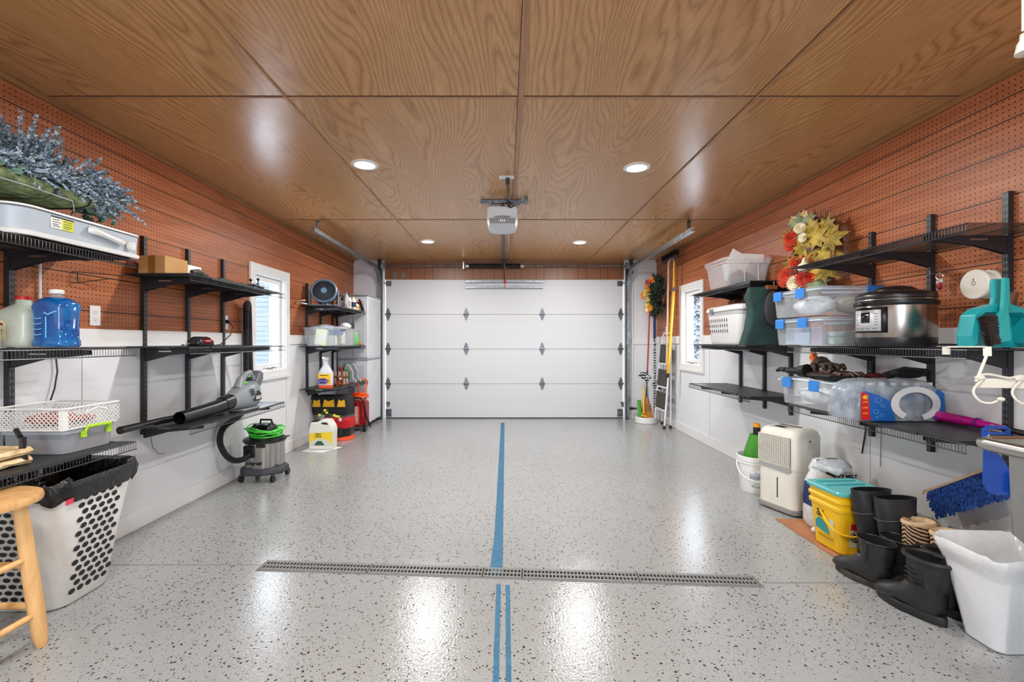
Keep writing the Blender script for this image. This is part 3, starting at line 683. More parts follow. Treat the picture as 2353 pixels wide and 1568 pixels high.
mb = MB(); mb.loft([jr(0, .076, .070), jr(.008, .082, .076), jr(.05, .082, .076), jr(.055, .079, .073), jr(.14, .082, .076), jr(.172, .070, .066, .04), jr(.190, .046, .046, .04), jr(.200, .030, .030, .0295), jr(.222, .028, .028, .0275)]); obj('body', mb, PJ, t, smooth=60)
mb = MB(); mb.lathe([(.030, .221), (.031, .223), (.031, .234), (.028, .236)], 18); obj('cap', mb, RED, t)
lb = obj('apple_label', MB().prism([(-.060, -.0768, .035), (.000, -.0768, .035), (.000, -.0768, .105), (-.010, -.0768, .120), (-.030, -.0768, .126), (-.050, -.0768, .120), (-.060, -.0768, .105)], (0, -.0012, 0)), mat('cream label', (206, 202, 158), .6), t, smooth=0)
m_ = MB(); m_.ell((-.038, -.0785, .103), .010, .001, .006); m_.ell((-.022, -.0785, .104), .010, .001, .006); obj('label_apples', m_, mat('maroon print', (110, 28, 26), .6), lb)
text('label_print', 'TREE', .014, mat('maroon print', (110, 28, 26)), lb, (-.030, -.0782, .076), (90, 0, 0))
text('label_print', 'RIPE', .014, mat('maroon print', (110, 28, 26)), lb, (-.030, -.0782, .063), (90, 0, 0))
t = thing('supplement_jar', 'short white jar with dark lettering at the shelf edge by the pale jug', 'jar', (-2.19, 1.975, z0))
mb = MB(); mb.lathe([(.034, 0), (.036, .004), (.036, .072), (.033, .076)], 24); obj('body', mb, WP, t); mb = MB(); mb.lathe([(.035, .076), (.037, .078), (.037, .094), (.034, .097)], 24); obj('lid', mb, WP, t)
text('lettering', 'CS', .016, mat('navy print', (36, 44, 78)), t, (.016, -.0335, .045), (90, 0, 20))
tag(obj('leaf_pick', MB().ell((-2.30, 2.33, 1.31), .02, .02, .035).ell((-2.31, 2.36, 1.30), .015, .02, .03).tube([(-2.3, 2.33, 1.18), (-2.3, 2.34, 1.3)], .004, 5), m_vary('orange leaf', (190, 80, 20), (226, 130, 30), 40, .7)), 'orange autumn sprig behind the jugs', 'artificial flower')
tag(obj('power_cord', MB().tube([(-2.365, 2.37, 1.62), (-2.366, 2.372, 1.4), (-2.366, 2.375, 1.19)], .006, 6), WP), 'white cord running down the perforated board behind the pale jug', 'cord')
tag(obj('power_cord', MB().tube([(-2.366, 2.45, 1.16), (-2.364, 2.46, 1.05), (-2.36, 2.44, .96), (-2.362, 2.42, .90)], .004, 6), BLK), 'thin black cord hanging on the white wall behind the lattice basket', 'cord')
def outlet(y, z, lab):
    t = thing('wall_outlet', lab, 'outlet', (XL, y, z)); obj('cover_plate', MB().box(0, .006, -.035, .035, -.058, .058), TRIMW, t, smooth=0, bevel=.002)
    m_ = MB(); [m_.lathe([(.0155, 0), (.0155, .0015)], 18, (.006, 0, q), R=RY(90)) for q in (-.02, .02)]; fc = obj('socket_face', m_, WP, t)
    m_ = MB()
    for q in (-.02, .02): m_.box(.0075, .008, -.007, -.005, q-.002, q+.006); m_.box(.0075, .008, .005, .007, q-.002, q+.006); m_.box(.0075, .008, -.002, .002, q-.010, q-.006)
    obj('slots', m_, DK, fc, smooth=0); return t
outlet(2.70, 1.357, 'white duplex outlet on the perforated board above the empty end of the jug shelf')
outlet(3.955, 1.37, 'white outlet plate with black plug beside the vacuum hose')
t = thing('peg_hook', 'dark triangular wire peg hook on perforated board between the jugs and the outlet', 'hook', (XL, 2.56, 1.56))
obj('hook_arm', MB().tube([(.002, 0, .03), (.03, 0, .03), (.03, 0, -.03), (.002, 0, -.03)], .003, 5).tube([(.03, 0, .03), (.12, .19, .035), (.125, .21, .05)], .0025, 5).tube([(.03, 0, -.03), (.1, .13, .01)], .0025, 5), BLACK, t)

# --- bins on the low shelf
z0 = .6845
BIN2 = mat('smoky plastic', (168, 172, 178), .3, alpha=.72)
t = thing('shallow_storage_box', 'shallow translucent box with lime green latch under the white lattice basket', 'storage box', (-2.03, 2.16, z0))
mb = MB(); mb.loft([rr(-.30, -.01, 0, .26, 0, .03), rr(-.305, 0, -.005, .265, .095, .03)], cap1=False); obj('box_body', mb, BIN2, t, smooth=40)
mb = MB(); mb.loft([rr(-.312, .007, -.012, .272, .092, .035), rr(-.312, .007, -.012, .272, .106, .035), rr(-.305, 0, -.005, .265, .112, .03)]); obj('lid', mb, mat('lid grey', (188, 194, 202), .3, alpha=.85), t, smooth=40)
mb = MB(); mb.tube([(.012, .075, .085), (.022, .08, .115), (.022, .21, .112), (.012, .215, .085)], .008, 8); mb.box(.003, .016, .065, .085, .065, .095); mb.box(.003, .016, .205, .225, .065, .095); obj('latch', mb, mat('lime plastic', (168, 212, 40), .4), t)
t_in = thing('folded_fabric', 'faint reddish contents inside the shallow translucent box', 'fabric', (-2.19, 2.29, z0+.003))
mb = MB(); mb.rbox(-.12, .13, -.10, .11, 0, .055, .02); obj('fold', mb, m_vary('rust fabric', (150, 80, 66), (180, 120, 104), 18, .9), t_in)
# lattice basket
t = thing('lattice_basket', 'white plastic lattice basket standing on the shallow translucent box', 'basket', (-2.01, 2.15, z0+.114))
mb = MB()
def lattice(mb, o, u, v, w, h, sp, r, skew=.0):
    o = Vector(o); u = Vector(u); v = Vector(v)
    n = int((w+h)/sp)
    for sgn in (1, -1):
        for i in range(-int(h/sp)-1, n+1):
            pts = []
            a0 = i*sp
            # line u = a0 + t*sgn ... clipped to the rectangle
            t0, t1 = 0.0, h
            if sgn > 0: lo, hi = -a0, w-a0
            else: lo, hi = a0-w, a0
            t0 = max(0, lo); t1 = min(h, hi)
            if t1-t0 > .004:
                p = o+u*(a0+sgn*t0)+v*t0; q = o+u*(a0+sgn*t1)+v*t1; mb.bar(p, q, r, r*.7, up=u.cross(v))
H_ = .100; x0, x1, y0, y1 = -.33, .0, -.03, .275
lattice(mb, (x0, y0, .006), (1, 0, 0), (0, 0, 1), x1-x0-.02, H_-.02, .021, .0034)
lattice(mb, (x1, y0+.02, .006), (0, 1, 0), (.06, 0, 1), y1-y0-.02, H_-.02, .021, .0034)
lattice(mb, (x0, y0, .006), (0, 1, 0), (0, 0, 1), y1-y0, H_-.02, .021, .0034)
lattice(mb, (x0, y1, .006), (1, 0, 0), (0, 0, 1), x1-x0, H_-.02, .021, .0034)
obj('lattice_sides', mb, WP, t, smooth=0)
mb = MB(); mb.loft([rr(x0, x1, y0, y1, 0, .02), rr(x0, x1, y0, y1, .006, .02)])
for zz in (.086,): mb.tube([Vector(p)+Vector((0, 0, 0)) for p in rr(x0-.002, x1+.006, y0-.002, y1+.002, zz+.014, .02)], .0055, 6, closed=True)
mb.box(x1-.022, x1+.002, y0-.001, y0+.022, .0, .092); mb.tube([(x1+.004, .08, .07), (x1+.006, .14, .088), (x1+.004, .2, .07)], .004, 6); obj('basket_frame', mb, WP, t)
t = thing('knitted_item', 'brick red knitted item inside the white lattice basket', 'textile', (-2.20, 2.26, z0+.122))
mb = MB(); mb.ell((0, 0, .030), .10, .09, .028, 16, 8); mb.ell((.08, .06, .02), .06, .07, .018); obj('knit', mb, m_vary('brick red knit', (120, 44, 34), (190, 106, 88), 34, .95, bump=.5), t)
# wood bundle and black strap
WD = m_vary('rough pale wood', (186, 152, 104), (232, 208, 164), 22, .85, bump=.6)
t = thing('firewood_bundle', 'stack of rough pale wood pieces at the near end of the low shelf', 'wood', (-2.12, 1.95, z0))
for q, (zz, dx) in enumerate(((0, 0), (.037, .006), (.074, -.012))):
    mb = MB(); rings = []
    for i in range(7):
        y = -.16+.22*i/6; rings.append([(x+rnd.uniform(-.006, .006), y+rnd.uniform(-.004, .004), z+rnd.uniform(-.003, .003)) for x, z in ((-.10+dx, zz+.003), (.075+dx, zz+.003), (.082+dx, zz+.018), (.07+dx, zz+.033), (-.10+dx, zz+.034))])
    mb.loft(rings); obj('split_log', mb, WD, t, smooth=0) if q < 2 else None
tag(obj('strap', MB().tube([(-2.06, 1.99, .80), (-2.055, 1.985, .74), (-2.045, 1.985, .70)], .012, 8).tube([(-2.07, 1.99, .80), (-2.10, 2.0, .83)], .010, 8), BLK), 'crumpled black strap leaning on the white lattice basket', 'strap')

# --- laundry hamper with liner bag
HW = m_vary('scuffed white plastic', (216, 216, 212), (232, 232, 228), 5, .4)
t = thing('laundry_hamper', 'tall white hamper with oval perforations, lined with a black bag', 'hamper', (-2.155, 2.22, 0))
def hr(z, g, r=.07): return rr(-.165-g*.6, .165+g, -.15-g, .15+g*1.1, z, r, 6)
mb = MB(); mb.loft([hr(.0, -.012), hr(.012, 0), hr(.30, .034), hr(.50, .062), hr(.55, .068), hr(.553, .075), hr(.565, .075)], cap1=False); obj('body', mb, HW, t, smooth=50)
DARKIN = mat('dark bag seen through', (26, 26, 28), .5); mb = MB()
def oval(c, u, v, a, b, nrm):
    c = Vector(c); u = Vector(u); v = Vector(v); nn = Vector(nrm)*.0012
    mb.add([c+nn+u*a*math.cos(2*PI*q/14)+v*b*math.sin(2*PI*q/14) for q in range(14)], [tuple(range(14))])
for row in range(14):
    z = .065+row*.033
    for col in range(5):
        y = -.088+col*.042+(.021 if row % 2 else 0); g = (z-.012)/.538*.068
        if y > .12: continue
        oval((.165+g, y*(1+g), z), (0, 1, 0), (.124, 0, 1), .0165, .0125, (1, 0, -.12))
obj('perforations', mb, DARKIN, t, smooth=0); mb = MB()
for row in range(15):
    z = .065+row*.030
    for col in range(6):
        x = -.15+col*.044+(.022 if row % 2 else 0); g = (z-.012)/.538*.068
        if x > .085: continue
        oval((x, -.15-g, z), (1, 0, 0), (0, -.124, 1), .0175, .0105, (0, -1, -.12))
obj('perforations', mb, DARKIN, t, smooth=0)
BAG = m_vary('glossy black bag film', (12, 12, 13), (34, 34, 36), 30, .16, bump=.8); mb = MB()
rb = random.Random(5)
def bagr(z, g, amp):
    return [(x+rb.uniform(-amp, amp), y+rb.uniform(-amp, amp), z+rb.uniform(-amp, amp)*1.2+.014*math.sin(i*.9)) for i, (x, y, _) in enumerate(rr(-.165-g*.6, .165+g, -.15-g, .15+g*1.1, z, .08, 9))]
mb.loft([bagr(.500, .072, .003), bagr(.535, .082, .004), bagr(.570, .088, .006), bagr(.600, .080, .007), bagr(.585, .058, .006), bagr(.48, .045, .006), bagr(.30, .02, .006)], cap0=False, cap1=True); obj('liner_bag', mb, BAG, t, smooth=70)
tag(obj('red_tag', MB().prism([(-1.9275, 2.04, .49), (-1.9275, 2.075, .49), (-1.925, 2.077, .505), (-1.922, 2.065, .517), (-1.924, 2.048, .512)], (.008, 0, 0)), mat('coral red', (226, 70, 88), .5)), 'small coral red tag poking out below the black bag rim', 'tag')

# --- stool
SW = m_wood('pale pine', (226, 182, 124), (204, 152, 92), (3, 3, .6), 8, .42)
t = thing('wooden_stool', 'round pale pine stool cut by the photo edge, before the perforated hamper', 'stool', (-1.955, 1.735, 0))
mb = MB(); mb.lathe([(.150, .588), (.168, .592), (.172, .604), (.168, .618), (.155, .623)], 36); obj('seat', mb, SW, t)
feet = [(.115, .115), (-.115, .115), (-.115, -.115), (.115, -.115)]
for i, (fx, fy) in enumerate(feet):
    mb = MB(); tp = Vector((fx*.62, fy*.62, .592)); bt = Vector((fx, fy, 0)); pts = [tp.lerp(bt, q) for q in (0, .15, .4, .7, .93, 1)]
    mb.tube(pts, [.020, .023, .0255, .0265, .024, .016], 16); obj('leg', mb, SW, t, smooth=60)
def legp(i, z): fx, fy = feet[i]; q = (.592-z)/.592; k_ = .62+.38*q; return Vector((fx*k_, fy*k_, z))
for a, b, z in ((0, 3, .36), (0, 1, .33), (1, 2, .36), (2, 3, .33), (0, 3, .135), (0, 1, .165), (1, 2, .135), (2, 3, .165)):
    p, q = legp(a, z), legp(b, z); m1 = p.lerp(q, .5); mb = MB(); mb.tube([p, p.lerp(q, .2), m1, p.lerp(q, .8), q], [.009, .012, .013, .012, .009], 12); obj('rung', mb, SW, t, smooth=60)

# ================================================================== middle rack
CARD = m_vary('kraft cardboard', (182, 138, 84), (196, 152, 98), 3, .8)
z0 = 1.6355
t = thing('cardboard_box', 'small closed brown cardboard box on the shelf end by the curved appliance', 'box', (-2.235, 3.05, z0))
mb = MB(); mb.box(-.085, .085, -.105, .105, 0, .116); bx = obj('carton', mb, CARD, t, smooth=0, bevel=.002)
mb = MB(); mb.box(-.022, .022, -.1062, -.1052, 0, .116); mb.box(-.022, .022, -.106, .106, .1162, .1168); obj('packing_tape', mb, mat('brown packing tape', (146, 96, 40), .3), t, smooth=0)
tag(obj('paper_sheet', MB().box(-2.30, -2.18, 3.20, 3.34, z0, z0+.10), PAPER, smooth=0), 'white carton edge showing behind the brown cardboard box', 'box')
DKC = m_vary('dark tool parts', (30, 30, 30), (78, 72, 66), 60, .6)
def lump(nm, lab, cat, c, pts, r, m=None):
    return tag(obj(nm, MB().tube([Vector(c)+Vector(p) for p in pts], r, 10), m or DKC), lab, cat)
lump('work_glove', 'dark glove lying on the shelf edge beside the cardboard box', 'glove', (-2.02, 3.0, z0+.02), [(0, 0, 0), (.01, .05, .006), (0, .12, -.002), (-.02, .19, -.004)], [.014, .02, .016, .012])
lump('hand_tool', 'dark flat tool lying further along the cardboard box shelf', 'tool', (-2.03, 3.30, z0+.014), [(0, 0, 0), (.0, .10, 0), (-.01, .2, 0)], [.010, .013, .008])
lump('hand_tool', 'small brown-grey tool in the middle of the cardboard box shelf', 'tool', (-2.05, 3.56, z0+.014), [(0, 0, 0), (.01, .06, .002), (0, .12, 0)], [.009, .012, .01])
t = thing('garden_nozzle', 'black tangled clamp with two upright knobs at the window end of the shelf', 'tool', (-2.03, 3.79, z0))
obj('frame', MB().tube([(-.04, -.06, .02), (0, -.03, .03), (.03, .0, .016), (.03, .06, .02), (-.02, .12, .012)], .010, 8).tube([(.0, -.04, .012), (0, .02, .04), (0, .1, .012)], .006, 6), BLK, t)
for p in ((-.015, -.05, .065), (.0, .035, .080)):
    obj('knob', MB().ell(p, .012, .012, .012).cyl(p, (p[0], p[1], .02), .005, n=8), BLK, t)
# small corded device
t = thing('corded_device', 'small glossy black corded device with a dark red window', 'device', (-2.10, 3.21, 1.1755))
mb = MB(); mb.loft([[(x*1.0, y, z) for x, y, z in rr(-.055+e, .055-e, -.085+e, .085-e, z, .03, 6)] for z, e in ((0, .008), (.012, 0), (.038, .004), (.058, .018), (.066, .034))]); obj('shell', mb, mat('glossy charcoal', (44, 44, 48), .14), t, smooth=60)
mb = MB(); mb.loft([[(.052-(z-.02)*.35+e2, y*.62*(1-abs(z-.035)*9), z) for y in (-.085, -.04, 0, .04, .085)] for z, e2 in ((.016, .0), (.028, .006), (.04, .006), (.05, .0))], closed=False, cap0=False, cap1=False); obj('red_window', mb, mat('deep red gloss', (120, 6, 12), .1), t, smooth=60, solid=.003)
mb = MB(); mb.tube([(-.0, -.085, .012), (.01, -.13, .015), (-.01, -.17, .012), (.02, -.2, .006)], .004, 6); obj('strap_loop', mb, BLK, t)
tag(obj('power_cord', MB().tube([(-2.360, 3.955, 1.375), (-2.33, 3.95, 1.36), (-2.31, 3.95, 1.33), (-2.29, 3.88, 1.26), (-2.26, 3.75, 1.215), (-2.20, 3.6, 1.185), (-2.14, 3.45, 1.18), (-2.10, 3.36, 1.18), (-2.10, 3.31, 1.188)], .0045, 6).box(-2.373, -2.345, 3.942, 3.968, 1.36, 1.39), BLK), 'black cord sagging from wall outlet to the red-windowed device', 'cord')
tag(obj('loose_wire', MB().tube([(-2.364, 3.10, .60), (-2.362, 3.12, .50), (-2.364, 3.18, .44), (-2.362, 3.24, .43)], .0018, 5), BLK), 'thin dark wire curling down the white wall below the long black wand', 'wire')
tag(obj('peg_hook', MB().tube([(-2.375, 4.17, 1.50), (-2.33, 4.17, 1.50), (-2.30, 4.17, 1.52)], .003, 5).tube([(-2.33, 4.17, 1.5), (-2.33, 4.20, 1.46)], .003, 5), BLACK), 'thin wire peg hook beside the window casing above the vacuum hose', 'hook')

# --- leaf blower and wand
GB = m_vary('grey blower plastic', (120, 126, 130), (134, 140, 146), 6, .4)
t = thing('leaf_blower', 'grey and black cordless leaf blower with green accents', 'leaf blower', (-2.03, 3.55, .6755), 0)
mb = MB()
P = [Vector((-.02, -.62, .050)), Vector((-.015, -.30, .064)), Vector((-.01, -.10, .085))]
mb.tube(P, [.040, .046, .050], 28, cap=False); mb.tube([P[0]+Vector((0, .004, 0)), P[0]+Vector((0, .5, .03))], [.036, .036], 20, cap=False)
mb.tube([P[1]+Vector((0, .11, .013)), P[1]+Vector((0, .20, .022))], [.054, .058], 28); obj('nozzle_tube', mb, mat('black tube', (20, 20, 22), .3), t)
mb = MB(); mb.tube([(-.012, -.15, .078), (-.012, -.125, .080)], [.0515, .0518], 24); obj('sticker_band', mb, mat('pale label band', (176, 190, 186), .5), t)
mb = MB()
def sec(y, cx, cz, rx, rz): return [(cx+rx*math.copysign(abs(math.cos(a))**.8, math.cos(a)), y, cz+rz*math.copysign(abs(math.sin(a))**.8, math.sin(a))) for a in [2*PI*k_/20 for k_ in range(20)]]
mb.loft([sec(-.10, -.012, .084, .056, .058), sec(-.05, -.012, .092, .066, .070), sec(.02, -.012, .102, .082, .092), sec(.10, -.012, .112, .092, .105), sec(.18, -.012, .114, .086, .104), sec(.225, -.012, .108, .062, .084)]); obj('motor_housing', mb, GB, t, smooth=50)
mb = MB(); mb.box(-.075, .055, -.02, .20, 0, .02); obj('foot', mb, GB, t, bevel=.006)
mb = MB(); mb.tube([(-.012, .02, .17), (-.012, .05, .235), (-.012, .11, .275), (-.012, .18, .285)], [.040, .032, .022, .020], 14); mb.tube([(-.012, .11, .272), (-.012, .18, .270), (-.012, .235, .225), (-.012, .23, .15)], [.018, .018, .020, .026], 12); obj('handle', mb, GB, t, smooth=60)
mb = MB(); mb.obox((-.012, .25, .225), (.085, .06, .14), RX(-38)); mb.obox((-.012, .285, .20), (.070, .03, .11), RX(-38)); obj('battery_pack', mb, mat('battery grey', (96, 100, 104), .4), t, bevel=.012)
mb = MB(); mb.box(.020, .026, .03, .075, .205, .222); obj('green_accent', mb, mat('blower green', (104, 196, 50), .4), t, bevel=.003)
mb = MB(); mb.box(-.02, .008, .12, .15, .250, .262); obj('green_accent', mb, mat('blower green', (104, 196, 50), .4), t, bevel=.003)
mb = MB()
for q in range(4): mb.bar((.071+.003*q, .02+.005*q, .165-.014*q), (.076, .075+.01*q, .158-.014*q), .004, .006)
obj('cooling_vents', mb, DK, t, smooth=0)
lb = obj('logo_plate', MB().prism([(.0795, .06, .07), (.0795, .175, .07), (.0795, .165, .125), (.0795, .12, .150)], (.004, 0, 0)), BLK, t, smooth=0)
text('logo', 'EGO', .036, mat('logo white', (230, 232, 230)), lb, (.0842, .128, .092), (90, 0, 90), bold=.001)
t = thing('extension_wand', 'thin black wand lying along the leaf blower shelf and past its near end', 'tube', (-2.16, 2.86, .6755))
obj('tube', MB().tube([(-.05, -.19, .022), (-.02, .1, .030), (.05, .62, .032)], [.022, .021, .019], 14, cap=False).tube([(-.05, -.19, .022), (-.02, .1, .030), (.05, .62, .032)], [.018, .017, .015], 12), mat('black tube', (20, 20, 22)), t)

# --- shop vacuum
VS = m_steel('vacuum drum steel', (196, 194, 190), .22, (1, 1, 60))
t = thing('shop_vacuum', 'small stainless drum shop vacuum with black lid and casters', 'vacuum cleaner', (-2.13, 4.13, 0))
mb = MB(); ring = [(.215*math.cos(a)*(1 if q % 2 else .93), .20*math.sin(a)*(1 if q % 2 else .93)) for q, a in enumerate([2*PI*k_/8+PI/8 for k_ in range(8)])]
mb.loft([[(x*.97, y*.97, .062) for x, y in ring], [(x, y, .072) for x, y in ring], [(x*.97, y*.97, .105) for x, y in ring], [(x*.86, y*.86, .120) for x, y in ring]]); obj('base_dolly', mb, mat('dolly charcoal', (54, 54, 60), .5), t, smooth=20, bevel=.004)
for a in (45, 135, 225, 315):
    x, y = .195*math.cos(math.radians(a)), .18*math.sin(math.radians(a)); mb = MB(); mb.cyl((x-.012, y, .028), (x+.012, y, .028), .028, n=18); mb.cyl((x, y, .04), (x, y, .075), .012, n=8); obj('caster', mb, BLK, t)
mb = MB(); mb.lathe([(.158, .118), (.160, .122), (.160, .33), (.163, .338)], 40); obj('drum', mb, VS, t)
mb = MB(); mb.lathe([(.168, .330), (.174, .338), (.174, .352), (.160, .362), (.13, .372), (.09, .378)], 40); mb.tube([(.13, -.06, .35), (.19, -.05, .365), (.205, .0, .372), (.19, .05, .365), (.13, .06, .35)], .007, 8); mb.box(.02, .09, -.178, -.155, .305, .35); obj('lid', mb, BLK, t)
mb = MB(); mb.loft([rr(-.085, .085, -.075, .085, .37, .05), rr(-.09, .09, -.08, .09, .42, .05), rr(-.075, .08, -.065, .075, .465, .05), rr(-.05, .055, -.04, .05, .482, .035)]); mb.tube([(-.045, -.0, .475), (-.038, 0, .515), (.055, 0, .515), (.075, 0, .46)], .009, 8); mb.tube([(-.08, -.07, .40), (-.075, -.075, .45), (-.04, -.06, .48)], .018, 8); obj('motor_head', mb, BLK, t, smooth=50)
mb = MB(); mb.box(-.03, .028, -.096, -.078, .405, .425); obj('power_switch', mb, RED, t, bevel=.004)
mb = MB(); mb.cyl((-.05, -.145, .25), (-.052, -.195, .235), .034, .030, 20); mb.box(-.098, .0, -.168, -.140, .215, .315); obj('inlet_port', mb, BLK, t, bevel=.005)
text('lettering', 'shop·vac', .040, DK, t, (-.010, -.1612, .165), (90, 0, 0), bold=.0012)
t.rotation_euler[2] = math.radians(-2)
GC = m_vary('bright green cord', (40, 190, 40), (96, 230, 84), 30, .4)
rg = random.Random(9); mb = MB()
for q in range(11):
    R0 = rg.uniform(.115, .165); zc = .385+rg.uniform(0, .055); ph = rg.random()*6; ty = rg.uniform(-.03, .03); tx = rg.uniform(-.03, .03)
    mb.tube([(R0*math.cos(a)+.006*math.sin(3*a+ph), R0*.95*math.sin(a), max(zc+tx*math.cos(a)+ty*math.sin(a)+.012*math.sin(2*a+ph), .378)) for a in [2*PI*k_/30 for k_ in range(30)]], .0055, 6, closed=True)
c = obj('cord_coil', mb, GC); c.location = (-2.13, 4.13, 0); tag(c, 'bright green extension cord coiled round the vacuum head', 'cord', None)
# hose: hangs in a loop from a peg, one strand to the vacuum inlet
HS = NT('ribbed black hose', rough=.5); sp_ = HS.n('SeparateXYZ', i0=HS.pos()); HS.color(lin((26, 26, 28))); HS.bump(HS.math('SINE', HS.math('MULTIPLY', (sp_, 2), 700.0)), .6, .004); HS = HS.m
pts = [(-2.18, 3.94, .235), (-2.215, 3.90, .215), (-2.27, 3.86, .23), (-2.315, 3.83, .30), (-2.335, 3.81, .40), (-2.33, 3.86, .50), (-2.31, 4.04, .56)]
pts2 = [(-2.31, 4.19, .67), (-2.315, 4.245, .80), (-2.32, 4.24, .95), (-2.325, 4.235, 1.2), (-2.33, 4.235, 1.45), (-2.325, 4.22, 1.53), (-2.32, 4.195, 1.55), (-2.325, 4.178, 1.52), (-2.325, 4.178, 1.35), (-2.325, 4.178, 1.15), (-2.325, 4.180, .95), (-2.325, 4.180, .82)]
def smoothp(P, n=5):
    P = [Vector(p) for p in P]; out = []
    for i in range(len(P)-1):
        a, b, c_, d_ = P[max(0, i-1)], P[i], P[i+1], P[min(len(P)-1, i+2)]
        for k_ in range(n):
            u = k_/n; out.append(.5*((2*b)+(-a+c_)*u+(2*a-5*b+4*c_-d_)*u*u+(-a+3*b-3*c_+d_)*u**3))
    return out+[P[-1]]
tag(obj('vacuum_hose', MB().tube(smoothp(pts+pts2), .024, 14), HS), 'black ribbed vacuum hose looped high on the wall beside the window', 'hose')

# ================================================================== far rack (fan side)
FB = mat('fan blue grey', (104, 132, 154), .4)
t = thing('desk_fan', 'round blue-grey desk fan with dark spiral grille', 'fan', (-2.16, 5.56, 1.626), 14)
R_ = RX(-16)
def lathey(mb, prof, c, n=36): return mb.lathe(prof, n, c, R=R_ @ RX(90))
mb = MB(); lathey(mb, [(.118, -.06), (.140, -.05), (.148, 0), (.150, .05), (.138, .062), (.128, .055), (.128, .0), (.118, -.06)], (0, 0, .170)); hd = obj('housing', mb, FB, t)
mb = MB(); lathey(mb, [(.118, -.055), (.128, .02), (.001, .03)], (0, 0, .170)); obj('dark_interior', mb, mat('fan dark', (24, 28, 34), .5), hd)
mb = MB(); cc = Vector((0, 0, .17)); 
for q in range(36):
    a = 2*PI*q/36; pp = []
    for w in range(6):
        r = .03+.10*w/5; b = a+.9*w/5; pp.append(cc+(R_ @ RX(90)) @ Vector((r*math.cos(b), r*math.sin(b), .055-.01*abs(w-2.5)/2.5)))
    mb.tube(pp, .0022, 4)
obj('grille', mb, mat('grille grey', (90, 104, 116), .4), hd)
mb = MB(); lathey(mb, [(.034, .05), (.032, .066), (.001, .069)], (0, 0, .170), 24); obj('hub', mb, mat('hub blue', (120, 160, 186), .35), hd)
mb = MB()
for s in (-1, 1): mb.prism([(s*.150, -.05, 0), (s*.150, .06, 0), (s*.150, .03, .19), (s*.150, -.03, .19)][::s], (s*.012, 0, 0))
mb.box(-.15, .15, -.07, .09, 0, .018); obj('stand', mb, FB, t, bevel=.004)
mb = MB(); mb.ell((.04, -.085, .018), .018, .014, .012); mb.ell((.0, -.085, .018), .012, .012, .010); obj('control_knob', mb, CHROME, t)
def bottle(x, y, z, r, h, m, cap, lab, nm='bottle', cat='bottle', band=None):
    t = thing(nm, lab, cat, (x, y, z)); mb = MB(); mb.lathe([(r*.9, 0), (r, .006), (r, h*.72), (r*.8, h*.80), (r*.42, h*.86), (r*.42, h*.92)], 18); obj('body', mb, m, t, smooth=50)
    mb = MB(); mb.lathe([(r*.48, h*.90), (r*.5, h*.91), (r*.48, h)], 14); obj('cap', mb, cap, t)
    if band: mb = MB(); mb.lathe([(r+.0008, h*.18), (r+.0008, h*.58)], 18, cap0=False, cap1=False); obj('label_band', mb, band, t)
    return t
z0 = 1.626
SLV = mat('pale silver', (184, 188, 194), .3, .4); CRM = mat('cream', (228, 220, 204), .6); NAVY = mat('navy', (30, 44, 84), .5)
bottle(-2.00, 5.84, z0, .034, .20, SLV, GREYP, 'silver aerosol can standing against the fan', 'aerosol_can', 'can')
for i, (x, y, h, cap, band, lab) in enumerate(((-2.02, 6.00, .17, BLK, mat('grey floral print', (170, 166, 156), .7), 'cream floral-print tin next to the silver aerosol can'), (-2.00, 6.12, .165, CRM, NAVY, 'cream bottle with a navy patch on the fan shelf'), (-2.00, 6.24, .10, BLK, mat('amber print', (200, 150, 80), .6), 'short amber-labelled bottle low on the fan shelf'), (-2.12, 6.20, .19, BLK, RED, 'black and red bottle standing behind the amber-labelled bottle'), (-2.10, 6.05, .19, SLV, CRM, 'tall pale bottle at the back of the fan shelf'))):
    bottle(x, y, z0, .036, h, CRM if i < 3 else BLK, cap, lab, band=band)
t = thing('magazine', 'red and white booklets leaning at the cabinet end of the fan shelf', 'booklet', (-2.03, 6.38, z0)); mb = MB(); mb.prism([(-.06, 0, 0), (.05, 0, 0), (.02, 0, .16), (-.02, 0, .18)], (0, .03, 0)); obj('cover', mb, PAPER, t, smooth=0)
mb = MB(); mb.prism([(-.05, -.001, .08), (.05, -.001, .08), (.035, -.001, .12), (-.03, -.001, .12)], (0, -.002, 0)); obj('red_band', mb, RED, t, smooth=0)
mb = MB(); mb.prism([(.06, -.012, 0), (.10, -.012, 0), (.04, -.012, .16), (.02, -.012, .16)], (0, .02, 0)); obj('dark_spine', mb, BLK, t, smooth=0)
tag(obj('wall_hook', MB().tube([(-2.375, 5.30, 1.66), (-2.28, 5.22, 1.67), (-2.20, 5.12, 1.66)], .006, 6).tube([(-2.375, 5.30, 1.64), (-2.28, 5.22, 1.64), (-2.18, 5.12, 1.62)], .006, 6), WP), 'pair of white utility hook prongs between window and fan', 'hook')
